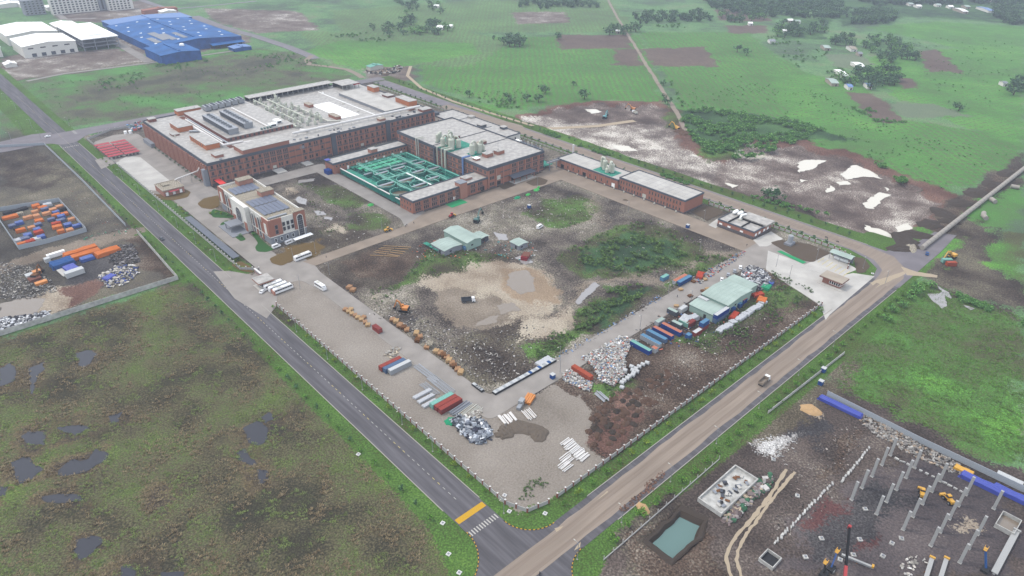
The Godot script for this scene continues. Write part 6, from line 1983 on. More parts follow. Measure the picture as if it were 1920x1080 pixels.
func excavator(label: String, at: Vector3, yaw: float, key: String, reach := 1.0, arm_yaw := 0.0) -> void:
	var t := thing("excavator", label, "excavator", at, yaw)
	t.scale = Vector3.ONE * 1.25
	for s in [-1, 1]:
		var tr := B.new()
		tr.box(Vector3(0, 0.45, s * 1.15), Vector3(3.2, 0.8, 0.6))
		tr.cyl(Vector3(-1.6, 0.45, s * 1.15 - 0.3), Vector3(-1.6, 0.45, s * 1.15 + 0.3), 0.42, 0.42, 10)
		tr.cyl(Vector3(1.6, 0.45, s * 1.15 - 0.3), Vector3(1.6, 0.45, s * 1.15 + 0.3), 0.42, 0.42, 10)
		bp(t, "track", tr, M["rubber"])
	bx(t, "turntable", Vector3(0, 0.95, 0), Vector3(1.6, 0.3, 1.6), "dark")
	bx(t, "engine_house", Vector3(-0.9, 1.75, 0), Vector3(2.6, 1.2, 2.6), key)
	bx(t, "counterweight", Vector3(-2.3, 1.6, 0), Vector3(0.6, 1.0, 2.5), "dark")
	var c := bx(t, "cab", Vector3(0.9, 2.0, 0.75), Vector3(1.5, 1.7, 1.0), key)
	bx(c, "glass", Vector3(0.1, 0.2, 0), Vector3(1.45, 0.9, 1.06), "glass_dark")
	var m := B.new()
	var e := Vector3(4.6 * reach, 5.0, 0)
	m.bar(Vector3(0.6, 1.6, 0), Vector3(2.6 * reach, 4.6, 0), 0.5, 0.6)
	m.bar(Vector3(2.6 * reach, 4.6, 0), e, 0.45, 0.5)
	var bo := bp(t, "boom", m, M[key])
	var st := B.new()
	st.bar(e + Vector3(-0.5, 0.4, 0), e + Vector3(1.6 * reach, -3.6, 0), 0.36, 0.42)
	bp(t, "stick", st, M[key])
	var bu := B.new()
	var q := e + Vector3(1.6 * reach, -3.9, 0)
	bu.prism(PackedVector2Array([Vector2(q.x - 0.9, -0.55), Vector2(q.x + 0.3, -0.55), Vector2(q.x + 0.3, 0.55), Vector2(q.x - 0.9, 0.55)]), q.y - 0.6, q.y + 0.4)
	bp(t, "bucket", bu, M["dark"])

func wheel_loader(label: String, at: Vector3, yaw: float, key: String) -> void:
	var t := thing("wheel_loader", label, "loader", at, yaw)
	bx(t, "engine", Vector3(-1.3, 1.5, 0), Vector3(2.2, 1.2, 1.5), key)
	var c := bx(t, "cab", Vector3(0.3, 2.2, 0), Vector3(1.3, 1.8, 1.4), key)
	bx(c, "glass", Vector3(0, 0.2, 0), Vector3(1.36, 0.9, 1.46), "glass_dark")
	var b := B.new()
	for s in [-1, 1]: b.bar(Vector3(0.8, 1.5, s * 0.5), Vector3(2.8, 0.8, s * 0.5), 0.22, 0.3)
	bp(t, "lift_arm", b, M[key])
	bx(t, "bucket", Vector3(3.1, 0.6, 0), Vector3(0.9, 0.9, 2.4), "machine_yellow")
	bx(t, "front_frame", Vector3(1.2, 0.95, 0), Vector3(1.4, 0.6, 1.1), "dark")
	wheels(t, [-1.5, 1.4], 0.95, 0.7, 0.5)

func motorbike(label: String, at: Vector3, yaw: float) -> void:
	var t := thing("motorbike", label, "motorbike", at, yaw)
	var ms := wheel_mesh(0.3, 0.12)
	for x in [-0.62, 0.62]:
		var o := part(t, "wheel", ms[0], Vector3(x, 0.3, 0))
		part(o, "rim", ms[1])
	var b := B.new()
	b.bar(Vector3(-0.7, 0.62, 0), Vector3(0.3, 0.62, 0), 0.28, 0.24)
	b.bar(Vector3(0.2, 0.5, 0), Vector3(0.5, 0.95, 0), 0.3, 0.2)
	bp(t, "body", b, M["cloth_dark"])
	bx(t, "handlebar", Vector3(0.42, 1.0, 0), Vector3(0.06, 0.06, 0.7), "steel")
	bx(t, "seat", Vector3(-0.25, 0.78, 0), Vector3(0.7, 0.1, 0.3), "black")

# one continuous figure: capsules joined by a smooth minimum and meshed as surface nets
func person_mesh(joints: Array, bones: Array, cell: float) -> B:
	var lo := Vector3(1e9, 1e9, 1e9)
	var hi := -lo
	for j in joints:
		lo = lo.min(j[0] - Vector3.ONE * (j[1] + 0.08))
		hi = hi.max(j[0] + Vector3.ONE * (j[1] + 0.08))
	var n := Vector3i(((hi - lo) / cell).ceil()) + Vector3i.ONE
	var f := PackedFloat32Array()
	f.resize(n.x * n.y * n.z)
	for z in n.z:
		for y in n.y:
			for x in n.x:
				var p := lo + Vector3(x, y, z) * cell
				var d := 0.0
				for bo in bones:
					var a: Vector3 = joints[bo[0]][0]
					var c: Vector3 = joints[bo[1]][0]
					var t := clampf((p - a).dot(c - a) / maxf((c - a).length_squared(), 1e-6), 0.0, 1.0)
					var q := p.distance_to(a.lerp(c, t)) - lerpf(joints[bo[0]][1], joints[bo[1]][1], t)
					d += exp(-q * 45.0)
				f[(z * n.y + y) * n.x + x] = -log(maxf(d, 1e-30)) / 45.0
	var b := B.new()
	var vi := {}
	var at := func(x: int, y: int, z: int) -> float: return f[(z * n.y + y) * n.x + x]
	for z in n.z - 1:
		for y in n.y - 1:
			for x in n.x - 1:
				var s := Vector3.ZERO
				var k := 0
				for e in [[0,0,0,1,0,0],[0,1,0,1,1,0],[0,0,1,1,0,1],[0,1,1,1,1,1],[0,0,0,0,1,0],[1,0,0,1,1,0],[0,0,1,0,1,1],[1,0,1,1,1,1],[0,0,0,0,0,1],[1,0,0,1,0,1],[0,1,0,0,1,1],[1,1,0,1,1,1]]:
					var u: float = at.call(x + e[0], y + e[1], z + e[2])
					var w: float = at.call(x + e[3], y + e[4], z + e[5])
					if (u < 0.0) != (w < 0.0):
						s += Vector3(x + e[0], y + e[1], z + e[2]).lerp(Vector3(x + e[3], y + e[4], z + e[5]), u / (u - w))
						k += 1
				if k: vi[Vector3i(x, y, z)] = lo + s / k * cell
	for c in vi:
		for ax in 3:
			var u := Vector3i.ZERO
			var w := Vector3i.ZERO
			u[(ax + 1) % 3] = 1
			w[(ax + 2) % 3] = 1
			var e := Vector3i.ZERO
			e[ax] = 1
			var a: float = at.call(c.x, c.y, c.z)
			var d: float = at.call(c.x + e.x, c.y + e.y, c.z + e.z)
			if (a < 0.0) != (d < 0.0) and vi.has(c - u) and vi.has(c - w) and vi.has(c - u - w):
				b.quad(vi[c], vi[c - u], vi[c - u - w], vi[c - w])
	return b

func people() -> void:
	# hips, chest, neck, head; shoulders to fingers; hips to toes; a walking pose facing +x
	var j := [[Vector3(0, 0.95, 0), 0.13], [Vector3(0.02, 1.3, 0), 0.15], [Vector3(0.03, 1.5, 0), 0.055], [Vector3(0.05, 1.62, 0), 0.095], [Vector3(0.02, 1.4, 0.2), 0.055], [Vector3(-0.1, 1.12, 0.24), 0.045], [Vector3(0.02, 0.9, 0.24), 0.035], [Vector3(0.02, 1.4, -0.2), 0.055], [Vector3(0.14, 1.13, -0.24), 0.045], [Vector3(0.3, 0.95, -0.22), 0.035], [Vector3(0, 0.9, 0.09), 0.09], [Vector3(0.16, 0.5, 0.1), 0.06], [Vector3(0.24, 0.09, 0.1), 0.045], [Vector3(0.38, 0.05, 0.1), 0.035], [Vector3(0, 0.9, -0.09), 0.09], [Vector3(-0.08, 0.5, -0.1), 0.06], [Vector3(-0.28, 0.14, -0.1), 0.045], [Vector3(-0.18, 0.05, -0.1), 0.035], [Vector3(0.05, 1.74, 0), 0.075]]
	for k in 4:
		j.append([Vector3(0.05 + 0.008 * k, 0.78 + 0.01 * k, 0.225 + 0.012 * k), 0.011])
		j.append([Vector3(0.36 - 0.008 * k, 0.86 + 0.01 * k, -0.235 + 0.012 * k), 0.011])
	var bones := [[0, 1], [1, 2], [2, 3], [3, 18], [1, 4], [4, 5], [5, 6], [1, 7], [7, 8], [8, 9], [0, 10], [10, 11], [11, 12], [12, 13], [0, 14], [14, 15], [15, 16], [16, 17]]
	for k in 4:
		bones.append([6, 19 + k * 2])
		bones.append([9, 20 + k * 2])
	var m := person_mesh(j, bones, 0.035).mesh(M["cloth_dark"])
	var hair := B.new()
	hair.ball(Vector3(0.04, 1.76, 0), 0.1, 6, 8, 0.8)
	var hm := hair.mesh(M["black"])
	for q in [[1270, 558, 2.4, "person in dark clothes walking on the inner road by the containers"], [1400, 462, 1.0, "person in dark clothes at the inner road bend"], [776, 420, 0.6, "person in dark clothes on the brown road by the plant corner"], [763, 424, -2.0, "person in dark clothes beside the motorbike on the brown road"], [612, 484, 0.2, "person in dark clothes behind the bus by the withered lawn"]]:
		var p := g(q[0], q[1])
		var t := thing("person", q[3], "person", Vector3(p.x, 0.11, p.z), q[2])
		part(t, "body", m)
		part(t, "hair", hm)

func vehicles() -> void:
	bus("white bus on the road beside the withered lawn", g(568, 486) + Vector3(0.6, 0.1, -1), 0.06)
	bus("white bus facing the muddy plot by the inner road bend", g(600, 543) + Vector3(1.0, 0.1, -1), -1.5, 9.0)
	var o := g(531, 549)
	bus("white bus parked closest to the gate house of three", Vector3(o.x - 1.0, 0.1, o.z - 9.4), 0.03)
	bus("white bus parked in the middle of three by the gate house", Vector3(o.x, 0.1, o.z - 5.6), 0.03)
	bus("white bus parked closest to the tan yard of three", Vector3(o.x + 1.0, 0.1, o.z - 1.8), 0.03)
	van("white minibus by the lawn at the office end wall", g(520, 465) + Vector3(0, 0.1, -1), 0.1)
	van("larger white minibus against the office end wall", g(546, 457) + Vector3(0, 0.1, -1), 0.15, 7.0)
	van("white minibus stranded on the muddy plot", g(1014, 428) + Vector3(0, 0.02, -1), 0.2, 6.0)
	var cp := thing("bus_shelter", "white flat canopy at the office end wall", "canopy", g(571, 452), 0.04)
	bx(cp, "roof", Vector3(0, 3.0, -1), Vector3(13, 0.25, 3.6), "white")
	for x in [-6, -2, 2, 6]: bx(cp, "post", Vector3(x, 1.45, -2.4), Vector3(0.2, 2.9, 0.2), "steel")
	for q in [[1353, 526, "car_white", "white car at the container end of the parked row"], [1365, 517, "car_silver", "silver car second from the container end of the parked row"], [1377, 510, "car_silver", "silver car second from the free end of the parked row"], [1388, 503, "car_white", "white car at the free end of the parked row"]]:
		car(q[3], g(q[0], q[1]) + Vector3(0, 0.1, 0), 0.5, q[2], "cars parked by the mint sheds")
	car("dark car driving on the asphalt road", g(304, 449) + Vector3(0, 0.04, 0), -PI * 0.5, "car_dark")
	car("small white car at the far crossing", g(90, 257) + Vector3(0, 0.04, 0), 0.1, "car_white")
	car("white car by the scooter shade near the bus gate", g(493, 548) + Vector3(0, 0.1, 0), 0.5, "car_white")
	car("blue car by the pipe trench", g(1738, 477) + Vector3(0, 0.05, 0), 0.3, "box_blue")
	dump_truck("white cabbed dump truck with tan bed driving along the dusty road", g(1432, 718) + Vector3(0, 0.06, 0), 0.05, "car_white", "concrete_brown")
	dump_truck("white dump truck beside the yellow digger in the quarry", g(1190, 213, -2.4), 1.2, "car_white", "off_white")
	dump_truck("white and black truck on the tan mud", g(878, 566) + Vector3(0, 0.02, 0), -0.6, "car_white", "steel_dark")
	wheel_loader("yellow wheel loader at the corner by the plant", g(727, 434) + Vector3(0, 0.12, 0), 0.0, "machine_yellow")
	wheel_loader("small red tractor on the brown road", g(847, 407) + Vector3(0, 0.12, 0), 0.3, "machine_red")
	excavator("green excavator with raised arm on the muddy plot", g(894, 416), 0.55, "machine_green", 1.7)
	excavator("cyan excavator in the quarry", g(1134, 222, -2.4), 0.4, "machine_cyan", 1.2)
	excavator("yellow excavator loading the truck in the quarry", g(1186, 207, -2.4), 2.0, "machine_orange", 1.0)
	excavator("yellow excavator at the quarry rim by the scrub", g(1268, 243, -1.0), 1.5, "machine_yellow", 1.2)
	excavator("yellow excavator beside the red and mint containers", g(1784, 484), 2.9, "machine_yellow", 1.2)
	excavator("brown digger lying in the stony plot", g(70, 520), 0.8, "timber_brown", 0.8)
	excavator("yellow digger between timber stacks and mud", g(757, 583), 2.2, "machine_orange", 0.7)
	wheel_loader("yellow loader under the tall concrete columns", g(1777, 940), 1.0, "machine_yellow")
	wheel_loader("grey and yellow loader among the concrete columns", g(1727, 928), 0.4, "machine_yellow")
	motorbike("motorbike riding on the asphalt road by the low wall", g(356, 477) + Vector3(0, 0.04, 0), -PI * 0.5)
	motorbike("motorbike at the corner of the brown road by the plant", g(760, 425) + Vector3(0, 0.12, 0), 0.8)
	motorbike("motorbike crossing the junction", g(1012, 1077) + Vector3(0, 0.06, 0), 0.7)
	motorbike("motorbike on the tan road behind the weighing shed", g(1549, 446) + Vector3(0, 0.07, 0), 1.6)
	motorbike("second motorbike on the tan road, closer to the bend", g(1570, 454) + Vector3(0, 0.07, 0), 1.6)

func lamp_posts() -> void:
	var proto := thing("street_lamp", "tall grey street lamp with double arm beside the asphalt road", "lamp post", Vector3(120.6, 0, -134), 0, "lamps along the asphalt road")
	var b := B.new()
	b.cyl(Vector3.ZERO, Vector3(0, 8.4, 0), 0.13, 0.08, 8)
	bp(proto, "pole", b, M["steel"])
	var a := B.new()
	a.bar(Vector3(-1.6, 8.5, 0), Vector3(0.0, 8.3, 0), 0.1)
	bp(proto, "arm", a, M["steel"])
	bx(proto, "lamp_head", Vector3(-1.9, 8.5, 0), Vector3(0.8, 0.14, 0.3), "off_white")
	bx(proto, "footing", Vector3(0, 0.1, 0), Vector3(0.5, 0.3, 0.5), "concrete_pale")
	for q in [[118, -178.0], [120.6, -200], [120.6, -232], [120.6, -264], [120.6, -296], [120.6, -400], [120.6, -432], [120.6, -464], [120.6, -500], [120.6, -540], [120.6, -580]]: copy(proto, Vector3(120.4, 0, q[1]), 0.0)
	for q in [[126, -116.8], [150, -116.8], [180, -116.8], [212, -116.8], [246, -116.8], [282, -116.8], [318, -116.8]]: copy(proto, Vector3(q[0], 0, -101.6), -PI * 0.5, "street lamp beside the dusty road opposite the panel wall", "lamps along the dusty road")
	for q in [[550, 487, 0.0], [592, 475, 0], [618, 515, 0], [1050, 675, 0], [1050, 700, 0], [1253, 552, 0], [1200, 615, 0], [1320, 414, 0], [1530, 488, 0], [1618, 503, 0], [1480, 520, 0], [1455, 500, 0], [716, 428, 0], [1008, 350, 0], [1178, 398, 0], [563, 540, 0], [1312, 470, 0], [1295, 568, 0], [1660, 530, 0]]:
		copy(proto, g(q[0], q[1]), q[2], "grey lamp post beside the factory's inner roads", "lamps along the inner roads")
	for q in [[40, 243], [60, 240], [22, 265], [130, 236], [78, 262], [12, 190], [30, 205]]:
		copy(proto, g(q[0], q[1]), 0.0, "pale lamp post near the far crossing", "lamps near the far crossing")

# ================================================================ stored goods, heaps, scrap
func lump_mesh(sd: int, key: String, flat := 0.82) -> ArrayMesh:
	# a covered load: a box with sagging, creased cloth over it, one unit wide, high and deep
	var id := "lump|%d|%s" % [sd, key]
	if not meshes.has(id):
		var nz := FastNoiseLite.new()
		nz.seed = sd * 17 + 3
		nz.frequency = 1.6
		var b := B.new()
		var n := 8
		var p := func(i: int, j: int) -> Vector3:
			var u := float(i) / n * 2.0 - 1.0
			var v := float(j) / n * 2.0 - 1.0
			var e := maxf(absf(u), absf(v))
			var y := 0.0 if e > 0.99 else (flat + 0.2 * nz.get_noise_2d(u, v) + 0.1 * nz.get_noise_2d(u * 4 + 9, v * 4))
			if e > 0.7 and e <= 0.99: y *= 0.93
			var s := 1.0 if e > 0.99 else 1.0 / maxf(e, 0.0001) * minf(e * 1.22, 0.97)
			return Vector3(u * s * 0.5 + 0.03 * nz.get_noise_2d(v * 3, u * 3 + 5), y, v * s * 0.5 + 0.03 * nz.get_noise_2d(u * 3 - 8, v * 3))
		for i in n:
			for j in n: b.quad(p.call(i, j), p.call(i + 1, j), p.call(i + 1, j + 1), p.call(i, j + 1))
		meshes[id] = b.mesh(M[key])
	return meshes[id]

func tarp(label: String, at: Vector3, size: Vector3, key: String, yaw := 0.0, group := "", called := "covered_stack") -> void:
	var t := thing(called, label, "stack", at, yaw, group)
	if called == "net_heap":
		part(t, "net", mound_mesh(rng.randi() % 6, key)).scale = size * Vector3(0.55, 0.8, 0.55)
		return
	var o := part(t, "cover", lump_mesh(rng.randi() % 5, key))
	o.scale = size
	bx(t, "load", Vector3(0, size.y * 0.16, 0), Vector3(size.x * 0.9, size.y * 0.32, size.z * 0.9), "timber_brown")

func mound_mesh(sd: int, key: String) -> ArrayMesh:
	var id := "mound|%d|%s" % [sd, key]
	if not meshes.has(id):
		var nz := FastNoiseLite.new()
		nz.seed = sd * 7 + 1
		nz.frequency = 0.9
		var b := B.new()
		var rows := 6
		var seg := 14
		var p := func(r: int, s: int) -> Vector3:
			var a := TAU * s / seg
			var q := float(r) / rows
			var d := Vector2(cos(a), sin(a)) * q
			var w := 1.0 + 0.45 * nz.get_noise_2d(cos(a) * 1.3 + 5, sin(a) * 1.3)
			return Vector3(d.x * w, (1.0 - q * q) * (0.9 + 0.5 * nz.get_noise_2d(d.x * 2.4, d.y * 2.4)) - (0.25 if r == rows else 0.0), d.y * w)
		for r in rows:
			for s in seg: b.quad(p.call(r, s), p.call(r, s + 1), p.call(r + 1, s + 1), p.call(r + 1, s))
		meshes[id] = b.mesh(M[key])
	return meshes[id]

func mound(label: String, at: Vector3, size: Vector3, key: String, group := "", called := "soil_heap") -> void:
	var t := thing(called, label, "heap", at, rng.randf() * TAU, group)
	part(t, "heap", mound_mesh(rng.randi() % 6, key)).scale = size

# loose pieces that nobody could count, thrown over an area: sheets, beams, lumps
func litter(called: String, label: String, px: Array, n: int, pal: Array, s0: float, s1: float, up := 0.5, base := 0.0) -> void:
	var poly := poly_px(px)
	var lo := Vector2(1e9, 1e9)
	var hi := -lo
	for q in poly:
		lo = lo.min(q)
		hi = hi.max(q)
	var b := B.new()
	b.use_col = true
	var r := RandomNumberGenerator.new()
	r.seed = n + int(px[0])
	var k := 0
	var tries := 0
	while k < n and tries < n * 12:
		tries += 1
		var q := Vector2(r.randf_range(lo.x, hi.x), r.randf_range(lo.y, hi.y))
		if not Geometry2D.is_point_in_polygon(q, poly): continue
		k += 1
		var c: Array = pal[r.randi() % pal.size()]
		var v := r.randf_range(0.8, 1.15)
		b.col = pl(minf(c[0] * v, 250), minf(c[1] * v, 250), minf(c[2] * v, 250))
		var s := r.randf_range(s0, s1)
		var y := base + r.randf() * up
		var t := Transform3D(Basis(Vector3.UP, r.randf() * TAU) * Basis(Vector3.RIGHT, r.randf_range(-0.5, 0.5)), Vector3(q.x, y, q.y))
		match r.randi() % 4:
			0: b.boxt(t, Vector3(s * 2.2, s * 0.25, s * 0.4))
			1: b.boxt(t, Vector3(s, s * 0.5, s * 0.8))
			2: b.boxt(t, Vector3(s * 1.3, s * 0.1, s))
			_:
				b.xf = t
				b.ball(Vector3.ZERO, s * 0.5, 4, 6, 0.7)
				b.xf = Transform3D()
	var o := bp(self, called, b, M["painted_pieces"])
	tag(o, label, called.replace("_", " "), "", "stuff")

func timber_stack(label: String, at: Vector3, yaw: float, s: Vector3, key: String, group: String) -> void:
	var t := thing("timber_stack", label, "timber", at, yaw, group)
	var id := "timber|%s|%.1f|%.1f|%.1f" % [key, s.x, s.y, s.z]
	if not meshes.has(id):
		var b := B.new()
		var r := RandomNumberGenerator.new()
		r.seed = int(s.x * 100)
		var ny := int(s.y / 0.35)
		for y in ny:
			for k in 4:
				var w := s.z / 4.0
				b.box(Vector3(r.randf_range(-0.2, 0.2), 0.2 + y * 0.35, -s.z * 0.5 + (k + 0.5) * w), Vector3(s.x * r.randf_range(0.85, 1.0), 0.26, w * 0.82), r.randf_range(-0.06, 0.06))
		meshes[id] = b.mesh(M[key])
	part(t, "boards", meshes[id])
	bx(t, "bearer", Vector3(-s.x * 0.3, 0.06, 0), Vector3(0.3, 0.14, s.z), "timber_brown")
	bx(t, "bearer", Vector3(s.x * 0.3, 0.06, 0), Vector3(0.3, 0.14, s.z), "timber_brown")

func rods(label: String, at: Vector3, yaw: float, n: int, l: float, w: float, rad: float, key: String, called := "pipe_bundle") -> void:
	var t := thing(called, label, "pipes", at, yaw)
	var b := B.new()
	b.cyl(Vector3(-l * 0.5, 0, 0), Vector3(l * 0.5, 0, 0), rad, rad, 8)
	var m := b.mesh(M[key])
	for i in n: part(t, "pipe", m, Vector3(rng.randf_range(-0.6, 0.6), rad * (1.0 if i % 3 else 2.6), -w * 0.5 + w * (i + 0.5) / n)).rotation.y = rng.randf_range(-0.03, 0.03)
	bx(t, "bearer", Vector3(-l * 0.3, 0.05, 0), Vector3(0.2, 0.1, w), "timber")
	bx(t, "bearer", Vector3(l * 0.3, 0.05, 0), Vector3(0.2, 0.1, w), "timber")

func heaps() -> void:
	# the covered stacks of the fenced store
	var O := "tarp_orange"
	var P := "tarp_pale"
	var U := "tarp_blue"
	var N := "tarp_navy"
	var D := "tarp_dark"
	var RR := "tarp_red"
	var st := [[68, 388, O], [81, 391, O], [100, 394, P], [113, 388, P], [88, 402, P], [122, 403, O], [106, 406, O], [135, 413, P], [106, 420, RR], [108, 427, O], [115, 436, O], [132, 434, P], [69, 407, P], [74, 415, O], [53, 410, P], [13, 410, O], [27, 407, O], [73, 437, RR], [58, 455, RR], [42, 459, O], [40, 434, O], [60, 428, P], [85, 394, N], [106, 400, U], [118, 394, D], [116, 408, U], [115, 415, N], [128, 423, U], [145, 425, U], [72, 423, N], [71, 433, U], [53, 443, U], [78, 446, U], [37, 420, U], [24, 426, N], [14, 400, D], [30, 397, D], [44, 393, D], [32, 430, D], [97, 413, N], [66, 398, P], [48, 449, N], [90, 386, "tarp_white"], [38, 402, "cream"], [34, 452, "tarp_white"], [68, 450, "tarp_white"]]
	var cl := {O: "orange tarpaulin covered stack in the sheet fenced store", P: "pale orange tarpaulin covered stack in the sheet fenced store", U: "bright blue tarpaulin covered stack in the sheet fenced store", N: "faded navy tarpaulin covered stack in the sheet fenced store", D: "black sheeted stack in the sheet fenced store", RR: "red sheeted stack in the sheet fenced store", "tarp_white": "white sheeted stack in the sheet fenced store", "cream": "cream sheeted stack in the sheet fenced store"}
	for q in st:
		tarp(cl[q[2]], g(q[0], q[1]) + Vector3(0, -0.05, 0), Vector3(rng.randf_range(4.2, 6.2), rng.randf_range(1.8, 2.7), rng.randf_range(3.4, 4.8)), q[2], rng.randf_range(-0.06, 0.06), "covered stacks, " + q[2].replace("tarp_", ""))
	tarp("long orange covered ridge stack by the sheet fence track", g(152, 474), Vector3(20, 3.2, 5), O, 0.05)
	tarp("second orange ridge stack in front of the long one", g(160, 480), Vector3(19, 3.0, 5), O, 0.05)
	tarp("orange covered stack beside the dark steel racks", g(203, 475), Vector3(15, 3.2, 6), O, 0.1)
	tarp("blue covered stack leaning on the orange ridge stack", g(164, 487), Vector3(8, 2.6, 5), U, 0.05)
	tarp("large light blue covered stack in the stony plot", g(118, 496), Vector3(13, 3.4, 9), "box_blue", 0.05)
	tarp("royal blue covered stack with white streak beside the pale slab", g(134, 505), Vector3(7, 2.4, 9), "tarp_royal", 0.15)
	tarp("small royal blue cover among bags in the stony plot", g(206, 522), Vector3(7, 2.0, 5), "tarp_royal", 0.5)
	for q in [[141, 515, Vector3(10, 3.0, 4), "box_white", "white prefab cabin in the stony plot"], [106, 480, Vector3(10, 2.4, 2.0), "white", "thin white slab on edge in the stony plot"], [90, 491, Vector3(3, 2.6, 3), "box_white", "little white cabin in the stony plot"], [118, 512, Vector3(3, 0.5, 11), "concrete_pale", "pale concrete slab in the stony plot"], [70, 513, Vector3(4, 2.0, 3), "machine_orange", "orange machine box in the stony plot"], [60, 517, Vector3(6, 1.4, 4), "box_white", "white flat crate in the stony plot"], [78, 532, Vector3(6, 1.4, 3), "machine_orange", "yellow steel hopper in the stony plot"], [66, 525, Vector3(6, 1.6, 5), "brown_plate", "rusty steel tank in the stony plot"]]:
		var t := thing("site_box", q[4], "box", g(q[0], q[1]), 0.1)
		bx(t, "body", Vector3(0, q[2].y * 0.5, 0), q[2], q[3])
		bx(t, "lid", Vector3(0, q[2].y + 0.06, 0), Vector3(q[2].x + 0.2, 0.12, q[2].z + 0.2), q[3])
	var grey := [[176, 172, 166], [140, 138, 136], [110, 106, 104], [196, 190, 180], [96, 90, 86]]
	litter("rubble", "grey broken stone strewn over the plot left of the orange stacks", [0, 492, 60, 500, 90, 520, 110, 545, 60, 560, 0, 560], 800, grey, 0.30, 1.00)
	litter("steel_offcuts", "dark steel racks and offcuts in the corner of the plot", [212, 462, 250, 458, 262, 490, 230, 505, 205, 490], 700, [[96, 92, 92], [76, 72, 74], [150, 146, 146], [110, 104, 100]], 0.50, 1.40, 0.8)
	litter("bags", "pale sacks and scrap beside the concrete slab wall", [185, 520, 215, 500, 255, 498, 262, 510, 235, 535, 200, 540], 420, [[206, 198, 184], [186, 180, 172], [222, 218, 212], [120, 116, 112], [76, 92, 150]], 0.60, 1.60, 0.8)
	litter("scrap", "black and white scrap row along the slab wall", [0, 598, 60, 590, 92, 584, 92, 594, 30, 612, 0, 618], 360, [[70, 70, 76], [200, 202, 206], [120, 120, 124], [230, 230, 230]], 0.60, 1.80, 0.8)
	litter("litter", "rubbish along the track of the bare plot", [150, 445, 240, 425, 245, 436, 160, 456], 49, [[196, 190, 180], [90, 160, 130], [120, 112, 104]], 0.30, 0.90, 0.2)
	litter("litter", "bits of rubbish on the bare plot", [120, 345, 170, 370, 240, 430, 170, 425, 150, 400], 66, [[200, 196, 190], [120, 112, 104], [150, 90, 70]], 0.22, 0.60, 0.1)
	# timber and pallets along the inner road
	var k := 0
	for q in [[736, 601], [743, 605], [750, 611], [757, 616], [763, 620], [781, 627], [788, 633], [783, 640], [801, 652], [818, 661], [826, 664], [832, 668], [838, 672], [842, 678], [848, 683], [852, 688], [858, 694], [864, 700]]:
		timber_stack("stacked timber pallets on the mud side of the inner road", g(q[0], q[1]), 0.75 + rng.randf_range(-0.3, 0.3), Vector3(3.0 + (k % 3) * 0.4, 1.6 + (k % 2) * 0.5, 2.6), ["timber_red", "timber", "timber_red", "timber_brown"][k % 4], "timber on the mud side of the inner road")
		k += 1
	for q in [[648, 582], [654, 586], [660, 590], [666, 593], [671, 597], [678, 601], [685, 606], [690, 611], [658, 582], [682, 597]]:
		timber_stack("pale timber pallets on the yard side of the inner road", g(q[0], q[1]), 0.75 + rng.randf_range(-0.4, 0.4), Vector3(2.8, 1.5, 2.4), "timber" if k % 3 else "timber_red", "timber on the yard side of the inner road")
		k += 1
	timber_stack("timber stack with a white sheet in the row on the mud side", g(806, 648), 0.7, Vector3(4.2, 2.0, 3.2), "cream", "")
	for q in [[655, 541], [662, 546]]: timber_stack("lone timber stack where the inner road leaves the gate", g(q[0], q[1]), 0.5, Vector3(3.4, 1.8, 2.8), "timber_red", "lone timber stacks by the gate")
	for q in [[1310, 517], [1316, 520], [1322, 525], [1300, 529], [1276, 544], [1318, 547], [1326, 543], [1294, 556], [1268, 575]]: timber_stack("brown cable drums and pallets by the container yard", g(q[0], q[1]), rng.randf() * 3.0, Vector3(2.6, 1.4, 2.2), "timber_brown" if k % 2 else "timber", "brown pallets by the container yard"); k += 1
	timber_stack("orange stack of formwork boards where the inner roads meet", g(992, 750), 0.4, Vector3(7, 1.6, 4), "machine_orange", "")
	var pump := thing("generator", "silver generator set where the inner roads meet", "generator", g(978, 757), 0.4)
	bx(pump, "body", Vector3(0, 1.3, 0), Vector3(3, 2.4, 2.2), "box_silver")
	bx(pump, "cabinet", Vector3(-3.4, 0.8, 0.4), Vector3(3, 1.4, 1.8), "steel")
	# steel pipes and sheet bundles in the yard
	rods("long silver pipe bundle beside the inner road", g(800, 700) + Vector3(0, 0.05, 0), PI * 0.5, 9, 17, 4, 0.16, "steel")
	rods("second silver pipe bundle closer to the brown containers", g(826, 722) + Vector3(0, 0.05, 0), PI * 0.5, 10, 16, 5, 0.16, "steel")
	rods("third silver pipe bundle beside the white bag rows", g(806, 730) + Vector3(0, 0.05, 0), PI * 0.5, 8, 11, 4, 0.14, "steel")
	rods("grey square tubes before the brown containers", g(864, 766) + Vector3(0, 0.05, 0), 0.1, 6, 11, 3, 0.3, "stone_grey")
	rods("pale poles with a teal strip before the brown containers", g(882, 772) + Vector3(0, 0.05, 0), 0.15, 9, 10, 6, 0.18, "off_white")
	rods("white pipe rack on the tan yard", g(952, 786) + Vector3(0, 0.05, 0), 1.35, 8, 6, 7, 0.36, "pipe_white")
	rods("silver tubes lying apart on the tan yard", g(992, 777) + Vector3(0, 0.05, 0), 1.35, 6, 6.5, 5, 0.22, "pipe_white")
	var w0 := [[1066, 832, 8], [1072, 840, 7], [1082, 848, 9], [1090, 856, 9], [1062, 862, 6], [1060, 874, 6]]
	for q in w0: rods("white tube bundle near the corner of the panel wall, beside " + ["the mounds", "the longest bundle", "two others", "the outer bundle", "the bare ground", "the wall"][w0.find(q)], g(q[0], q[1]) + Vector3(0, 0.05, 0), 0.05, q[2], 5.5, 4.5, 0.25, "pipe_white", "tube_bundle")
	rods("grey steel beams by the mounds", g(1128, 745) + Vector3(0, 0.05, 0), 1.4, 6, 7, 4, 0.3, "steel")
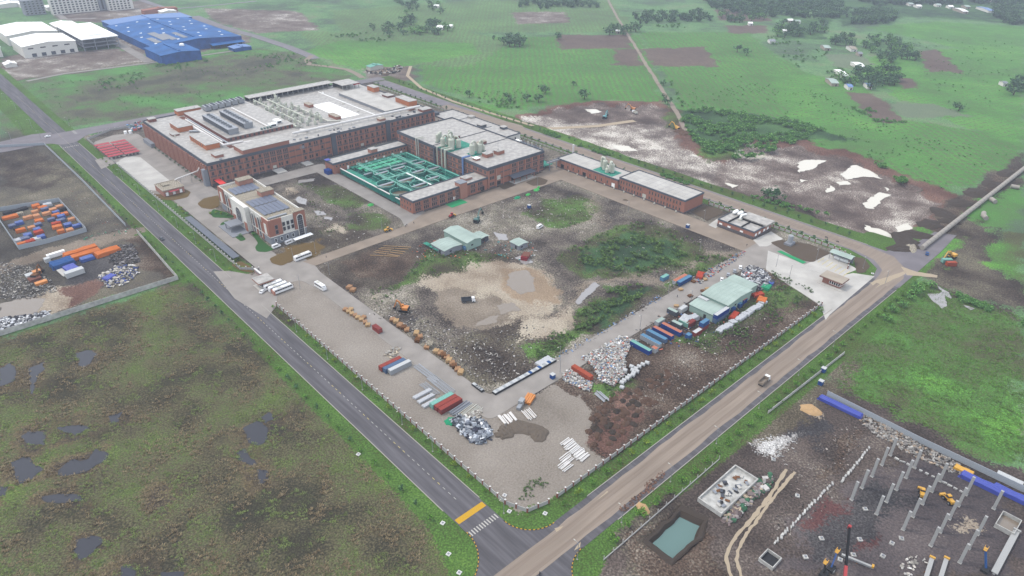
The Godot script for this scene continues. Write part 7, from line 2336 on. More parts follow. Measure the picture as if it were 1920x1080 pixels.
	for i in 3:
		for j in 9 - i:
			var p := g(778 + i * 8.5, 747 + i * 8.0) + Vector3(j * 1.05, 0, 0)
			tarp("white bulk bag in the rows beside the mint container", p, Vector3(1.3, 1.1, 2.2), "tarp_white", rng.randf() * 0.3, "white bulk bags in the tan yard", "bulk_bag")
	tarp("bright green net heap before the brown containers", g(846, 790), Vector3(6, 1.6, 5.5), "tarp_green", 0.5, "", "net_heap")
	litter("machine_scrap", "grey machine scrap heap beside the green net", [846, 792, 862, 780, 872, 790, 858, 802], 130, [[120, 126, 134], [70, 72, 80], [180, 184, 190]], 0.60, 1.60, 1.4)
	litter("metal_scrap", "large heap of silver and black metal scrap on the tan yard", [858, 802, 880, 788, 912, 796, 922, 815, 900, 832, 880, 826], 420, [[190, 196, 204], [70, 74, 84], [150, 156, 166], [226, 228, 232], [110, 116, 126]], 0.70, 2.40, 1.6)
	litter("offcuts", "white offcuts strewn before the brown containers", [870, 780, 900, 768, 908, 775, 890, 795, 876, 792], 90, [[226, 222, 214], [196, 190, 180], [160, 152, 142]], 0.50, 1.80, 0.4)
	litter("offcuts", "boards and offcuts behind the three containers", [720, 665, 745, 650, 752, 655, 735, 672], 60, [[206, 190, 164], [190, 186, 180], [150, 140, 128]], 0.50, 1.60, 0.3)
	# rows of steel goods at the corner of the empty plot
	for a in [[Vector2(926, 739), Vector2(1040, 676), 26, "low crate of white and dark parts in the long row"], [Vector2(888, 722), Vector2(904, 734), 5, "low crate of grey parts in the short row"]]:
		for i in a[2]:
			var q: Vector2 = a[0].lerp(a[1], (i + 0.5) / a[2])
			var t := thing("parts_crate", a[3], "crate", g(q.x, q.y), 0.0, a[3].replace("low crate", "crates"))
			bx(t, "frame", Vector3(0, 0.5, 0), Vector3(1.7, 1.0, 2.4), "dark")
			bx(t, "contents", Vector3(0, 1.05, 0), Vector3(1.4, 0.3, 2.0), ["box_white", "box_silver", "box_white", "box_blue"][i % 4 if i > 14 else i % 3])
	for q in [[1013, 683], [1021, 679], [1027, 675]]: tarp("white sheeted pallet behind the long crate row", g(q[0], q[1]), Vector3(4, 1.4, 4), "tarp_white", 0.0, "white pallets behind the crate row")
	# the great scrap heap by the orange red container
	var scrap := [[210, 208, 202], [226, 224, 220], [176, 172, 168], [150, 146, 142], [196, 190, 178], [120, 118, 116], [206, 202, 196], [186, 182, 176], [200, 196, 188], [164, 158, 150], [214, 212, 208], [196, 128, 110], [110, 140, 180], [236, 236, 234]]
	litter("scrap", "wide white and grey scrap heap beside the orange red container", [1110, 685, 1090, 672, 1130, 650, 1160, 640, 1180, 655, 1170, 675, 1175, 700, 1150, 725, 1125, 715], 3000, scrap, 0.30, 1.05, 0.9)
	litter("scrap", "low scrap strewn in front of the orange red container", [1055, 700, 1075, 690, 1095, 712, 1112, 718, 1105, 735, 1070, 722, 1056, 712], 600, scrap, 0.30, 1.10, 0.6)
	litter("scrap", "scrap strewn between the blue container and the road", [1130, 650, 1165, 630, 1200, 640, 1185, 652, 1160, 648], 260, scrap, 0.40, 1.40, 0.8)
	litter("scrap", "black and white scrap heap by the parked cars", [1390, 515, 1405, 500, 1430, 508, 1450, 530, 1425, 545, 1400, 540], 900, [[60, 62, 70], [210, 212, 216], [120, 124, 132], [226, 226, 226], [150, 148, 150], [80, 80, 88], [190, 188, 186]], 0.50, 2.00, 1.6)
	litter("litter", "rubbish strewn over the dug strip along the panel wall", [1200, 730, 1300, 650, 1420, 580, 1450, 600, 1330, 690, 1230, 770], 385, [[170, 162, 154], [190, 184, 176], [140, 130, 120], [120, 110, 100], [150, 134, 124]], 0.22, 0.75, 0.15)
	litter("litter", "rubbish between the containers", [1190, 620, 1240, 590, 1300, 560, 1390, 570, 1370, 610, 1300, 645, 1230, 660], 330, [[190, 184, 176], [220, 216, 210], [140, 120, 110], [90, 94, 100], [206, 120, 100], [90, 120, 180]], 0.22, 0.98, 0.5)
	litter("litter", "rubbish line on the mud side of the inner road", [1040, 668, 1140, 612, 1240, 550, 1250, 556, 1140, 622, 1045, 676], 231, [[200, 196, 190], [150, 144, 138], [110, 104, 98], [110, 150, 200]], 0.22, 0.83, 0.3)
	litter("litter", "rubbish line by the parked cars", [1300, 520, 1330, 505, 1396, 468, 1400, 476, 1340, 515, 1310, 535], 198, [[200, 196, 190], [150, 144, 138], [200, 90, 70], [90, 130, 180], [60, 60, 66]], 0.30, 1.05, 0.6)
	litter("rubble", "stones and rubbish over the muddy plot behind the mint sheds", [860, 400, 1000, 360, 1100, 370, 1120, 400, 1060, 440, 960, 440, 900, 430], 495, [[190, 184, 176], [212, 208, 202], [140, 130, 120], [120, 112, 104]], 0.22, 0.83, 0.15)
	litter("rubble", "stones and rubbish over the muddy plot before the sand", [680, 590, 760, 560, 800, 600, 880, 620, 980, 700, 920, 725, 860, 690, 740, 605], 495, [[180, 174, 166], [206, 200, 194], [110, 104, 98], [90, 84, 80]], 0.22, 0.90, 0.2)
	litter("rubble", "rubbish round the mint sheds", [770, 470, 800, 450, 840, 440, 910, 450, 1010, 455, 1000, 490, 900, 480, 790, 490], 176, [[220, 218, 214], [180, 174, 168], [206, 110, 80], [90, 150, 150]], 0.30, 1.12, 0.4)
	litter("rubble", "stones on the plot between office and green basins", [520, 350, 640, 345, 740, 415, 620, 470, 580, 430], 231, [[170, 164, 156], [200, 196, 190], [100, 94, 88]], 0.22, 0.75, 0.1)
	litter("rubble", "mixed rubbish on the weedy right side of the muddy plot", [1130, 400, 1200, 405, 1380, 468, 1280, 520, 1160, 520, 1060, 440], 231, [[190, 184, 176], [150, 140, 130], [120, 90, 80]], 0.22, 0.75, 0.1)
	litter("rubble", "stones over the dark mud at the corner of the muddy plot", [880, 640, 1000, 600, 1060, 630, 960, 710, 910, 715], 231, [[120, 114, 110], [90, 86, 84], [190, 186, 182]], 0.22, 0.83, 0.2)
	# concrete rings
	var rg := B.new()
	rg.lathe(Vector3.ZERO, [Vector2(0.95, -1.0), Vector2(0.95, 1.0), Vector2(0.78, 1.0), Vector2(0.78, -1.0), Vector2(0.95, -1.0)], 16)
	var rm := rg.mesh(M["box_white"])
	for q in [[1213, 683], [1205, 686], [1198, 690], [1192, 694], [1186, 697], [1184, 690], [1194, 699], [1186, 706], [1180, 708], [1176, 712], [1170, 716], [1166, 720], [1188, 702], [1166, 729], [1172, 697]]:
		var p := g(q[0], q[1])
		var t := thing("concrete_ring", "white concrete ring lying in the row by the scrap heap", "ring", Vector3(p.x, 0.95, p.z), 0.3, "white concrete rings")
		var o := part(t, "ring", rm)
		o.rotation.x = PI * 0.5
	# white sheeted rows and coloured covers in the container yard
	for i in 22:
		var q := Vector2(1348, 622).lerp(Vector2(1432, 568), i / 21.0)
		tarp("white sheeted bale in the long row along the weeds", g(q.x, q.y + rng.randf_range(-2, 2)), Vector3(2.6, 1.7, 3.4), "tarp_white", rng.randf_range(-0.3, 0.3), "white bales along the weeds", "sheeted_bale")
	tarp("orange cover at the end of the white bale row", g(1428, 565), Vector3(6, 2.4, 5), O, 0.3)
	tarp("long red cover behind the white bale row", g(1376, 594), Vector3(8, 2.2, 3.4), RR, 0.2)
	tarp("orange awning between cabins in the container yard", g(1322, 584), Vector3(7, 3.0, 4), O, -0.3)
	tarp("red cover beside the green cover", g(1421, 554), Vector3(7, 2.0, 3.4), RR, -0.35)
	tarp("green cover at the edge of the black scrap", g(1436, 540), Vector3(6, 2.0, 5), "tarp_green", 0.2)
	tarp("blue cover beside the green cover", g(1445, 533), Vector3(3.4, 1.8, 3), U, 0.2)
	tarp("red cover among the scrap by the parked cars", g(1402, 517), Vector3(6, 1.8, 4), RR, 0.2)
	tarp("red covered goods on the inner road edge by the blue container", g(1312, 518), Vector3(8, 2.0, 4), RR, 0.45)
	tarp("white cover on the blue container group", g(1284, 603), Vector3(8, 3.4, 5), "tarp_white", 0.2)
	tarp("second white cover among the container huts", g(1298, 600), Vector3(7, 3.2, 4), "tarp_white", -0.2)
	tarp("bright green net on the mud by the brown road, larger one", g(1006, 356), Vector3(6, 1.4, 4), "lime_green", 0.2, "", "net_heap")
	tarp("bright green net on the mud by the brown road, middle one", g(990, 365), Vector3(5, 1.2, 3), "lime_green", 0.2, "", "net_heap")
	tarp("teal net on the mud by the brown road", g(970, 371), Vector3(5, 1.6, 4), "tarp_green", 0.2, "", "net_heap")
	tarp("bright green net on the plot by the green basins", g(695, 384), Vector3(5, 1.2, 4), "lime_green", 0.2, "", "net_heap")
	tarp("small bright green net by the brown road bend", g(1010, 351), Vector3(3, 1.0, 2), "lime_green", 0.2, "", "net_heap")
	for q in [[870, 455, 2.4], [872, 467, 2.0]]:
		var t := thing("water_tank", "blue water tank beside the mint sheds", "tank", g(q[0], q[1]), 0.0, "blue tanks by the mint sheds")
		bx(t, "body", Vector3(0, q[2] * 0.5, 0), Vector3(2.6, q[2], 2.6), "box_sky")
		bx(t, "lid", Vector3(0, q[2] + 0.08, 0), Vector3(1.2, 0.2, 1.2), "box_blue")
	var bc := thing("tipped_container", "rusty brown broken container by the little mint hut", "container", g(985, 484), 0.5)
	bx(bc, "body", Vector3(0, 1.2, 0), Vector3(7, 2.4, 4), "red_dark")
	bx(bc, "torn_roof", Vector3(0.6, 2.6, 0.4), Vector3(6, 0.2, 4.2), "brown_plate", 0.15)
	for i in 6:
		var t := thing("long_pole", "long bare timber pole lying on the dug mud", "pole", g(720 + i * 5, 480 - i * 3.5) + Vector3(0, 0.15, 0), 2.2 + rng.randf_range(-0.12, 0.12), "long poles on the dug mud")
		var b := B.new()
		b.cyl(Vector3(-9, 0, 0), Vector3(9, 0, 0), 0.22, 0.16, 6)
		bp(t, "pole", b, M["timber"])
		bx(t, "rope", Vector3(0, 0, 0), Vector3(0.3, 0.5, 0.5), "dark")
	# soil mounds
	var field := poly_px([1098, 800, 1122, 758, 1190, 722, 1250, 692, 1268, 712, 1215, 768, 1140, 842, 1108, 832])
	for ix in 30:
		for iz in 14:
			var q := Vector2(163.0 + ix * 3.7, -178.0 + iz * 3.5) + Vector2(rng.randf_range(-0.9, 0.9), rng.randf_range(-0.9, 0.9))
			if not Geometry2D.is_point_in_polygon(q, field) or rng.randf() < 0.12: continue
			mound("tipped brown soil mound in the field of mounds by the panel wall", Vector3(q.x, -0.2, q.y), Vector3(rng.randf_range(1.6, 2.2), rng.randf_range(1.0, 1.6), rng.randf_range(1.6, 2.2)), "soil" if rng.randf() < 0.7 else "soil_dark", "brown soil mounds by the panel wall")
	for q in [[950, 808, 5], [968, 800, 6], [985, 802, 6], [1003, 806, 6], [1012, 816, 5], [945, 816, 4]]: mound("grey soil windrow in the middle of the tan yard", g(q[0], q[1]), Vector3(q[2], 1.5, q[2] * 0.7), "soil_grey", "grey soil windrow heaps")
	for q in [[1285, 250, 7, "red_dark"], [1275, 246, 5, "red_dark"]]: mound("red earth bank beside the yellow excavator at the quarry rim", g(q[0], q[1]), Vector3(q[2], 2.0, q[2]), "soil", "red earth banks at the quarry rim")
	for q in [[1700, 452, 9], [1690, 465, 7], [1720, 440, 8], [1745, 420, 8], [1770, 400, 8], [1800, 380, 8], [1830, 362, 8], [1780, 415, 6], [1860, 345, 8], [1890, 325, 8]]: mound("dark spoil bank beside the concrete pipeline", g(q[0], q[1]) + Vector3(0, -0.3, 0), Vector3(q[2] * 1.5, 1.5, q[2]), "soil_dark", "spoil banks by the pipeline")
	mound("pale orange sand heap on the plot near the sand", g(710, 556), Vector3(4, 1.6, 3), "cream")
	mound("pale sand heap by the broken road end", g(1708, 464), Vector3(9, 1.2, 4), "cream")
	mound("orange sand heap by the unfinished block wall", g(1520, 768), Vector3(5, 1.4, 4), "timber")
	mound("sand heap with blue sheet by the verge", g(1205, 953), Vector3(3, 1.0, 2.4), "timber")
	# the pipeline
	var pl0 := thing("pipeline", "big pale concrete pipeline lying in its trench", "pipe", Vector3(465, 0, -113.5))
	var sec := B.new()
	sec.cyl(Vector3(0, 1.5, 0), Vector3(5.6, 1.5, 0), 1.6, 1.6, 18)
	var sm := sec.mesh(M["pipe_concrete"])
	var rgm := B.new()
	rgm.cyl(Vector3(5.6, 1.5, 0), Vector3(6.0, 1.5, 0), 1.55, 1.55, 18)
	var rmm := rgm.mesh(M["steel_dark"])
	for i in 42:
		part(pl0, "pipe_section", sm, Vector3(i * 6.0, 0, 0))
		part(pl0, "joint", rmm, Vector3(i * 6.0, 0, 0))
	for q in [[1910, 355], [1848, 413], [1843, 408], [1865, 382]]:
		var p := g(q[0], q[1])
		var t := thing("pipe_section", "loose concrete pipe length near the pipeline", "pipe", p, rng.randf() * 2.0, "loose concrete pipes")
		part(t, "pipe", sm)

func works() -> void:
	# concrete columns
	var n := 0
	for z in [-49.2, -39.7, -30.0, -20.4, -10.8]:
		for x in [224.4, 233.3, 242.4, 251.7, 259.9]:
			if z == -10.8 and x == 251.7: continue
			if z == -10.8 and x == 259.9: x = 260.2
			var t := thing("concrete_column", "tall bare concrete column of the hall under construction", "column", Vector3(x, 0, z), 0, "columns of the hall under construction")
			bx(t, "shaft", Vector3(0, 4.75, 0), Vector3(0.8, 9.5, 1.0), "column")
			bx(t, "bracket", Vector3(0.5, 7.6, 0), Vector3(0.5, 0.5, 0.5), "column")
			bx(t, "footing", Vector3(0, 0.12, 0), Vector3(1.3, 0.3, 1.3), "wall_concrete")
			n += 1
	# footings and ground beams
	var f := thing("foundation_box", "open concrete foundation box beside the water pit", "foundation", Vector3(192.5, 0, -83.5))
	bx(f, "floor", Vector3(0, 0.7, 0), Vector3(25.2, 0.3, 9.6), "wall_concrete")
	for s in [-1, 1]:
		bx(f, "wall", Vector3(0, 0.9, s * 5.0), Vector3(26, 2.0, 0.5), "wall_concrete")
		bx(f, "wall", Vector3(s * 12.8, 0.9, 0), Vector3(0.5, 2.0, 9.5), "wall_concrete")
	for i in 34: bx(f, "formwork_sheet", Vector3(rng.randf_range(-10, 10), 0.95 + 0.02 * i, rng.randf_range(-3.4, 3.4)), Vector3(1.8, 0.12, 1.1), ["stone_grey", "steel_dark", "timber_brown", "concrete_pale", "dark"][i % 5], rng.randf() * 3.0)
	f = thing("concrete_trough", "small open concrete trough on the dark site ground", "trough", Vector3(175.6, 0, -56))
	for s in [-1, 1]:
		bx(f, "wall", Vector3(0, 0.7, s * 2.6), Vector3(6, 1.6, 0.3), "wall_concrete")
		bx(f, "wall", Vector3(s * 2.9, 0.7, 0), Vector3(0.3, 1.6, 4.9), "wall_concrete")
	bx(f, "floor", Vector3(0, 0.1, 0), Vector3(5.4, 0.2, 4.8), "dark")
	f = thing("concrete_trough", "open concrete tank near the blue wrapped stacks", "trough", g(1888, 985), -0.0)
	for s in [-1, 1]:
		bx(f, "wall", Vector3(0, 0.9, s * 3.0), Vector3(9, 2.0, 0.3), "wall_concrete")
		bx(f, "wall", Vector3(s * 4.4, 0.9, 0), Vector3(0.3, 2.0, 5.7), "wall_concrete")
	bx(f, "floor", Vector3(0, 0.2, 0), Vector3(8.4, 0.2, 5.6), "water_tan")
	for row in [[Vector2(1576, 905), Vector2(1632, 838), 14, "footing lump in the outer line of poured footings"], [Vector2(1452, 1020), Vector2(1562, 905), 24, "footing lump in the long line of poured footings"], [Vector2(1676, 858), Vector2(1808, 925), 12, "ground beam piece behind the first column rows"]]:
		for i in row[2]:
			var q: Vector2 = row[0].lerp(row[1], (i + 0.5) / row[2])
			var t := thing("concrete_footing", row[3], "footing", g(q.x + rng.randf_range(-1.5, 1.5), q.y), rng.randf() * 0.6 + (0.0 if row[2] > 12 else 1.4), row[3].replace("footing lump", "footings").replace("ground beam piece", "ground beams"))
			bx(t, "block", Vector3(0, 0.25, 0), Vector3(rng.randf_range(1.0, 2.2), 0.6, rng.randf_range(0.5, 0.9)), "wall_grey" if i % 3 else "wall_concrete")
	for q in [[1450, 862], [1495, 930], [1612, 1012], [1622, 955], [1690, 1010], [1575, 1050], [1540, 1010], [1560, 1070], [1510, 1045], [1672, 1019], [1655, 1043], [1600, 1041]]:
		var t := thing("pad_footing", "square pad footing on the dark site ground", "footing", g(q[0], q[1]), rng.randf(), "pad footings on the site")
		bx(t, "pad", Vector3(0, 0.2, 0), Vector3(1.6, 0.5, 1.6), "wall_concrete")
		bx(t, "starter_block", Vector3(0, 0.6, 0), Vector3(0.7, 0.4, 0.7), "stone_grey")
	# precast beams on the ground
	var bm := [[227.5, -1.2, 254.0, -1.6, 2.0, "long pale precast girder lying beyond the columns"], [204, -15.6, 218.5, -18.0, 1.4, "precast beam with yellow clamp at one end"], [203, -11.6, 222, -14.5, 1.4, "second precast beam with yellow clamp"], [196, -40, 199, -30, 0.8, "thin precast beam under the red crane"]]
	for q in bm:
		var a := Vector3(q[0], 0, q[1])
		var b := Vector3(q[2], 0, q[3])
		var t := thing("precast_beam", q[5], "beam", (a + b) * 0.5, -atan2(b.z - a.z, b.x - a.x))
		bx(t, "flange", Vector3(0, 1.1, 0), Vector3(a.distance_to(b), 0.3, q[4]), "column")
		bx(t, "web", Vector3(0, 0.6, 0), Vector3(a.distance_to(b), 0.8, q[4] * 0.4), "column")
		bx(t, "sleeper", Vector3(0, 0.1, 0), Vector3(0.4, 0.2, q[4] * 1.4), "timber_brown")
		bx(t, "clamp", Vector3(a.distance_to(b) * 0.5 - 0.4, 1.4, 0), Vector3(0.7, 0.8, q[4] + 0.4), "machine_yellow" if q[4] < 1.9 else "column")
	# the red telescopic crane, boom towards the columns
	var c := thing("mobile_crane", "red telescopic crane with black boom raised over the site", "crane", Vector3(176, 0, -30))
	bx(c, "carrier", Vector3(0, 1.0, 0), Vector3(11, 1.0, 2.7), "machine_red")
	bx(c, "cab", Vector3(5.0, 2.0, 0), Vector3(1.8, 1.6, 2.5), "machine_red")
	bx(c, "turret", Vector3(-1.5, 2.2, 0), Vector3(3.4, 1.6, 2.6), "machine_red")
	wheels(c, [-4.2, -2.8, 2.0, 3.4], 1.2, 0.6, 0.45)
	var p0 := Vector3(-2.0, 3.0, 0)
	var tip := g(1593, 988, 13.0) - c.position
	var bb := B.new()
	bb.bar(p0, p0.lerp(tip, 0.5), 1.0, 1.1)
	bp(c, "lower_boom", bb, M["machine_red"])
	bb = B.new()
	bb.bar(p0.lerp(tip, 0.5), tip, 0.75, 0.8)
	bp(c, "upper_boom", bb, M["black"])
	bx(c, "boom_head", tip, Vector3(1.0, 1.3, 1.0), "machine_red")
	for q in [[1557, 1068, 1570, 1034, "blue armed work lift with yellow basket beside the red crane", "machine_blue"], [1544, 1078, 1548, 1055, "dark armed work lift with yellow basket at the site edge", "dark"], [1846, 1070, 1848, 1030, "light blue work lift near the long precast girder", "box_blue"]]:
		var b0 := g(q[0], q[1])
		var e := g(q[2], q[3], 7.0) - b0
		var t := thing("work_lift", q[4], "work lift", b0)
		bx(t, "base", Vector3(0, 0.8, 0), Vector3(3.2, 0.9, 2.2), "dark")
		wheels(t, [-1.1, 1.1], 1.0, 0.45, 0.35)
		var b := B.new()
		b.bar(Vector3(0, 1.4, 0), e, 0.5, 0.6)
		bp(t, "boom", b, M[q[5]])
		var k := B.new()
		for s in [-1, 1]:
			k.bar(e + Vector3(-0.9, 0.1, s * 0.5), e + Vector3(0.9, 0.1, s * 0.5), 0.12)
			k.bar(e + Vector3(-0.9, 1.1, s * 0.5), e + Vector3(0.9, 1.1, s * 0.5), 0.12)
			for x in [-0.9, 0.9]: k.bar(e + Vector3(x, 0.1, s * 0.5), e + Vector3(x, 1.1, s * 0.5), 0.1)
		k.box(e + Vector3(0, 0.08, 0), Vector3(1.9, 0.08, 1.0))
		bp(t, "basket", k, M["machine_yellow"])
	# blue wrapped goods and rubble along the hoarding
	var hv := g(1960, 942) - g(1720, 828)
	var hoard := -atan2(hv.z, hv.x)
	tarp("long blue and red wrapped stack at the head of the hoarding", g(1575, 764), Vector3(20, 1.8, 3.6), "tarp_royal", hoard)
	tarp("long blue wrapped stack by the white cabin", g(1838, 908), Vector3(15, 2.2, 4), "tarp_royal", hoard)
	tarp("second blue wrapped stack by the white cabin", g(1900, 932), Vector3(15, 2.2, 4), "tarp_royal", hoard)
	tarp("yellow covered goods before the blue wrapped stack", g(1806, 884), Vector3(7, 1.6, 3), "machine_yellow", hoard)
	litter("rubble", "pale building rubble along the corrugated hoarding", [1600, 775, 1640, 780, 1720, 830, 1820, 880, 1810, 895, 1720, 860, 1640, 815], 700, [[176, 172, 166], [156, 150, 144], [160, 154, 148], [120, 114, 110], [180, 160, 140]], 0.35, 1.30, 0.4)
	litter("formwork", "formwork sheets and props beside the foundation box", [1355, 975, 1420, 905, 1445, 890, 1450, 905, 1400, 950, 1370, 985], 260, [[196, 192, 188], [150, 140, 138], [120, 106, 104], [176, 160, 140], [70, 110, 84]], 0.70, 2.40, 0.6)
	litter("rubble", "stones over the dark site ground", [1500, 870, 1560, 800, 1640, 800, 1600, 880, 1540, 960, 1480, 1010, 1440, 990], 275, [[130, 122, 114], [160, 152, 144], [90, 84, 80]], 0.22, 0.68, 0.1)
	litter("lime_lumps", "white lime lumps in the pale patch of the site", [1405, 830, 1440, 815, 1500, 820, 1495, 840, 1460, 862, 1410, 850], 90, [[236, 234, 230], [206, 204, 200], [170, 168, 166]], 0.25, 0.80, 0.15)
	litter("rubble", "bags and blocks at the near end of the site", [1690, 1050, 1730, 1035, 1740, 1060, 1720, 1080, 1690, 1080], 33, [[206, 200, 190], [180, 174, 166], [226, 222, 216]], 0.45, 1.05, 0.4)
	film("site_track", ragged(ribbon(poly_px([1375, 1095, 1362, 1050, 1364, 1035, 1372, 1018, 1384, 1000, 1400, 985, 1440, 935, 1475, 880]), 1.3), 1.2, 0.7, 21), "dust_pale", 0.06)
	film("site_track", ragged(ribbon(poly_px([1392, 1090, 1382, 1050, 1383, 1035, 1390, 1018, 1404, 996, 1420, 975, 1456, 925, 1490, 885]), 1.1), 1.2, 0.7, 22), "dust_pale", 0.064)
	for q in [[1180, 945], [1205, 925], [1225, 900]]: litter("rubble", "earth clods beside the block wall near " + ["the lamp", "the pit", "the lane"][int((q[0] - 1180) / 22.0)], [q[0] - 20, q[1] + 10, q[0] + 20, q[1] - 20, q[0] + 26, q[1] - 10, q[0] - 12, q[1] + 18], 60, [[130, 100, 86], [104, 84, 74]], 0.3, 0.9, 0.1)
	# inspection slabs on the verges
	for q in [[955, 959], [1022, 963], [946, 929], [672, 852], [841, 1039], [861, 1074], [830, 981], [1540, 580], [1636, 513]]:
		var t := thing("inspection_slab", "square concrete inspection slab in the grass", "slab", g(q[0], q[1]), 0.3, "inspection slabs")
		bx(t, "slab", Vector3(0, 0.1, 0), Vector3(1.5, 0.36, 1.5), "cap_white")
		bx(t, "cover", Vector3(0, 0.3, 0), Vector3(0.8, 0.06, 0.8), "stone_grey")

# ================================================================ buildings far off
func hall(called: String, label: String, x0: float, x1: float, z0: float, z1: float, h: float, rise: float, roof: String, wall: String) -> Node3D:
	var t := gable_along_z(called, label, x0, x1, z0, z1, h, rise, roof, wall)
	return t

func gable_along_z(called: String, label: String, x0: float, x1: float, z0: float, z1: float, h: float, rise: float, roof: String, wall: String) -> Node3D:
	var t := thing(called, label, "building", Vector3((x0 + x1) * 0.5, 0, (z0 + z1) * 0.5))
	var w := (x1 - x0) * 0.5
	var l := (z1 - z0) * 0.5
	var b := B.new()
	b.prism(PackedVector2Array([Vector2(-w, -l), Vector2(w, -l), Vector2(w, l), Vector2(-w, l)]), -0.3, h)
	for e in [-l, l]: b.tri(Vector3(-w, h, e), Vector3(0, h + rise, e), Vector3(w, h, e))
	bp(t, "wall", b, M[wall])
	for s in [-1.0, 1.0]:
		var q := B.new()
		q.quad(Vector3(0, h + rise + 0.2, -l - 0.8), Vector3(0, h + rise + 0.2, l + 0.8), Vector3(s * (w + 0.8), h + 0.1, l + 0.8), Vector3(s * (w + 0.8), h + 0.1, -l - 0.8))
		bp(t, "roof_slope", q, M[roof])
	bx(t, "ridge_vent", Vector3(0, h + rise + 0.6, 0), Vector3(3.0, 1.2, l * 1.7), roof)
	return t

func far_buildings() -> void:
	var t := hall("blue_factory", "wide blue sheet factory with pale roof panels", 290, 409, -1212, -1010, 10, 4.5, "blue_roof", "blue_wall")
	for i in 7:
		for k in 4: bx(t, "roof_light", Vector3(-50 + k * 30 + (i % 2) * 8, 14.5 - absf(-50 + k * 30 + (i % 2) * 8) * 0.074 + 0.35, -86 + i * 28), Vector3(3, 0.2, 3), "white").rotation.z = 0.075 if k < 2 else -0.075
	for q in [[-45, 10.9, 60, 8, 40], [-32, 11.9, 40, 10, 62], [-24, 12.4, 55, 8, 50], [-10, 13.6, 60, 6, 46]]:
		bx(t, "solar_field", Vector3(q[0], q[1] + 0.7, q[2]), Vector3(q[3], 0.2, q[4]), "stone_grey").rotation.z = 0.075
	t = hall("blue_annex", "blue block at the road corner of the blue factory", 279, 328, -1012, -950, 11, 2.0, "blue_roof", "blue_wall")
	t = hall("blue_hall", "lighter blue hall behind the wide blue factory", 300, 420, -1275, -1222, 8, 2.5, "blue_pale", "blue_wall")
	t = hall("blue_shed", "low blue shed in front of the wide blue factory", 378, 402, -985, -965, 4, 1.0, "blue_pale", "blue_wall")
	var lt := thing("blue_lean_to", "blue lean-to roof along the wide blue factory", "building", Vector3(385, 0, -1003))
	bx(lt, "roof", Vector3(0, 5.5, 0), Vector3(46, 0.3, 13), "blue_roof").rotation.x = 0.08
	bx(lt, "wall", Vector3(0, 2.4, -4), Vector3(44, 4.8, 0.4), "dark")
	for i in 6: bx(lt, "post", Vector3(-21 + i * 8.4, 2.4, 5.6), Vector3(0.4, 4.8, 0.4), "blue_wall")
	for q in [[345, 103, 3.0, 14, "tall white silo in front of the blue factory"], [350, 104, 2.6, 9, "shorter white silo in front of the blue factory"], [337, 106, 2.0, 5, "squat white tank by the blue block"]]:
		var s := thing("silo", q[4], "silo", g(q[0], q[1]))
		var b := B.new()
		b.lathe(Vector3.ZERO, [Vector2(q[2], 0), Vector2(q[2], q[3]), Vector2(q[2] * 0.3, q[3] + 1.2)], 12)
		bp(s, "shell", b, M["white"])
		bx(s, "ladder", Vector3(q[2] + 0.1, q[3] * 0.5, 0), Vector3(0.2, q[3], 0.6), "steel")
	t = hall("white_factory", "white sheet factory closest to the bare lot", 159, 221, -1170, -1100, 14, 3.0, "white", "white_wall")
	for i in 4: window(t, "z", -1100, 168.0 + i * 14, 11.0, 6, 1.2)
	for i in 5: window(t, "z", -1100, 170.0 + i * 11, 2.6, 5, 4.0, "door", "steel_dark")
	t = hall("white_factory", "white sheet factory behind the closest white one", 160, 222, -1290, -1200, 13, 3.0, "white", "white_wall")
	t = hall("white_factory", "white sheet factory at the edge of the asphalt road", 92, 140, -1260, -1130, 12, 3.0, "white", "white_wall")
	t = hall("white_factory", "small white hall behind the open frame hall", 232, 262, -1290, -1240, 10, 2.0, "white", "white_wall")
	# hall under construction: roof on an open frame
	t = thing("frame_hall", "white roofed hall on an open steel frame", "building", Vector3(250, 0, -1160))
	bx(t, "roof", Vector3(0, 15, 0), Vector3(46, 1.0, 130), "white")
	bx(t, "roof_monitor", Vector3(0, 16.4, 0), Vector3(16, 1.6, 90), "white")
	for i in 9:
		for x in [-22.0, -7.5, 7.5, 22.0]: bx(t, "frame_post", Vector3(x, 7.2, -64 + i * 16), Vector3(0.9, 14.4, 0.9), "stone_grey")
	for y in [5.0, 9.5]: bx(t, "floor_slab", Vector3(0, y, 0), Vector3(44, 0.7, 128), "stone_grey")
	bx(t, "back_wall", Vector3(10, 7, -30), Vector3(1, 13, 60), "steel_dark")
	# apartment blocks
	for q in [[268, 340, -1452, -1436, 26, "white apartment block with rows of dark balconies by the ring road"], [352, 392, -1436, -1420, 24, "shorter white apartment block beside the grey stair tower"], [232, 262, -1480, -1456, 22, "grey blue apartment block behind the little white hall"]]:
		t = thing("apartment_block", q[5], "building", Vector3((q[0] + q[1]) * 0.5, 0, q[3]))
		wb(t, "wall", Vector3(q[0], -0.3, q[2]), Vector3(q[1], q[4], q[3]), "white_wall" if q[0] > 260 else "stone_grey")
		wb(t, "roof", Vector3(q[0] - 0.5, q[4], q[2] - 0.5), Vector3(q[1] + 0.5, q[4] + 0.8, q[3] + 0.5), "stone_grey")
		for i in int((q[1] - q[0]) / 6.0):
			for k in 6: window(t, "z", q[3], q[0] + 3.0 + i * 6.0, 2.6 + k * 3.7, 3.4, 2.2, "window", "glass_dark", "white_wall")
	t = thing("stair_tower", "grey blue stair tower between the white apartment blocks", "building", Vector3(346, 0, -1440))
	bx(t, "wall", Vector3(0, 13, 0), Vector3(11, 26.5, 12), "stone_grey")
	bx(t, "roof", Vector3(0, 26.6, 0), Vector3(12, 0.6, 13), "cornice")
	bx(t, "window_strip", Vector3(0, 13, 6.05), Vector3(3, 22, 0.2), "glass_dark")
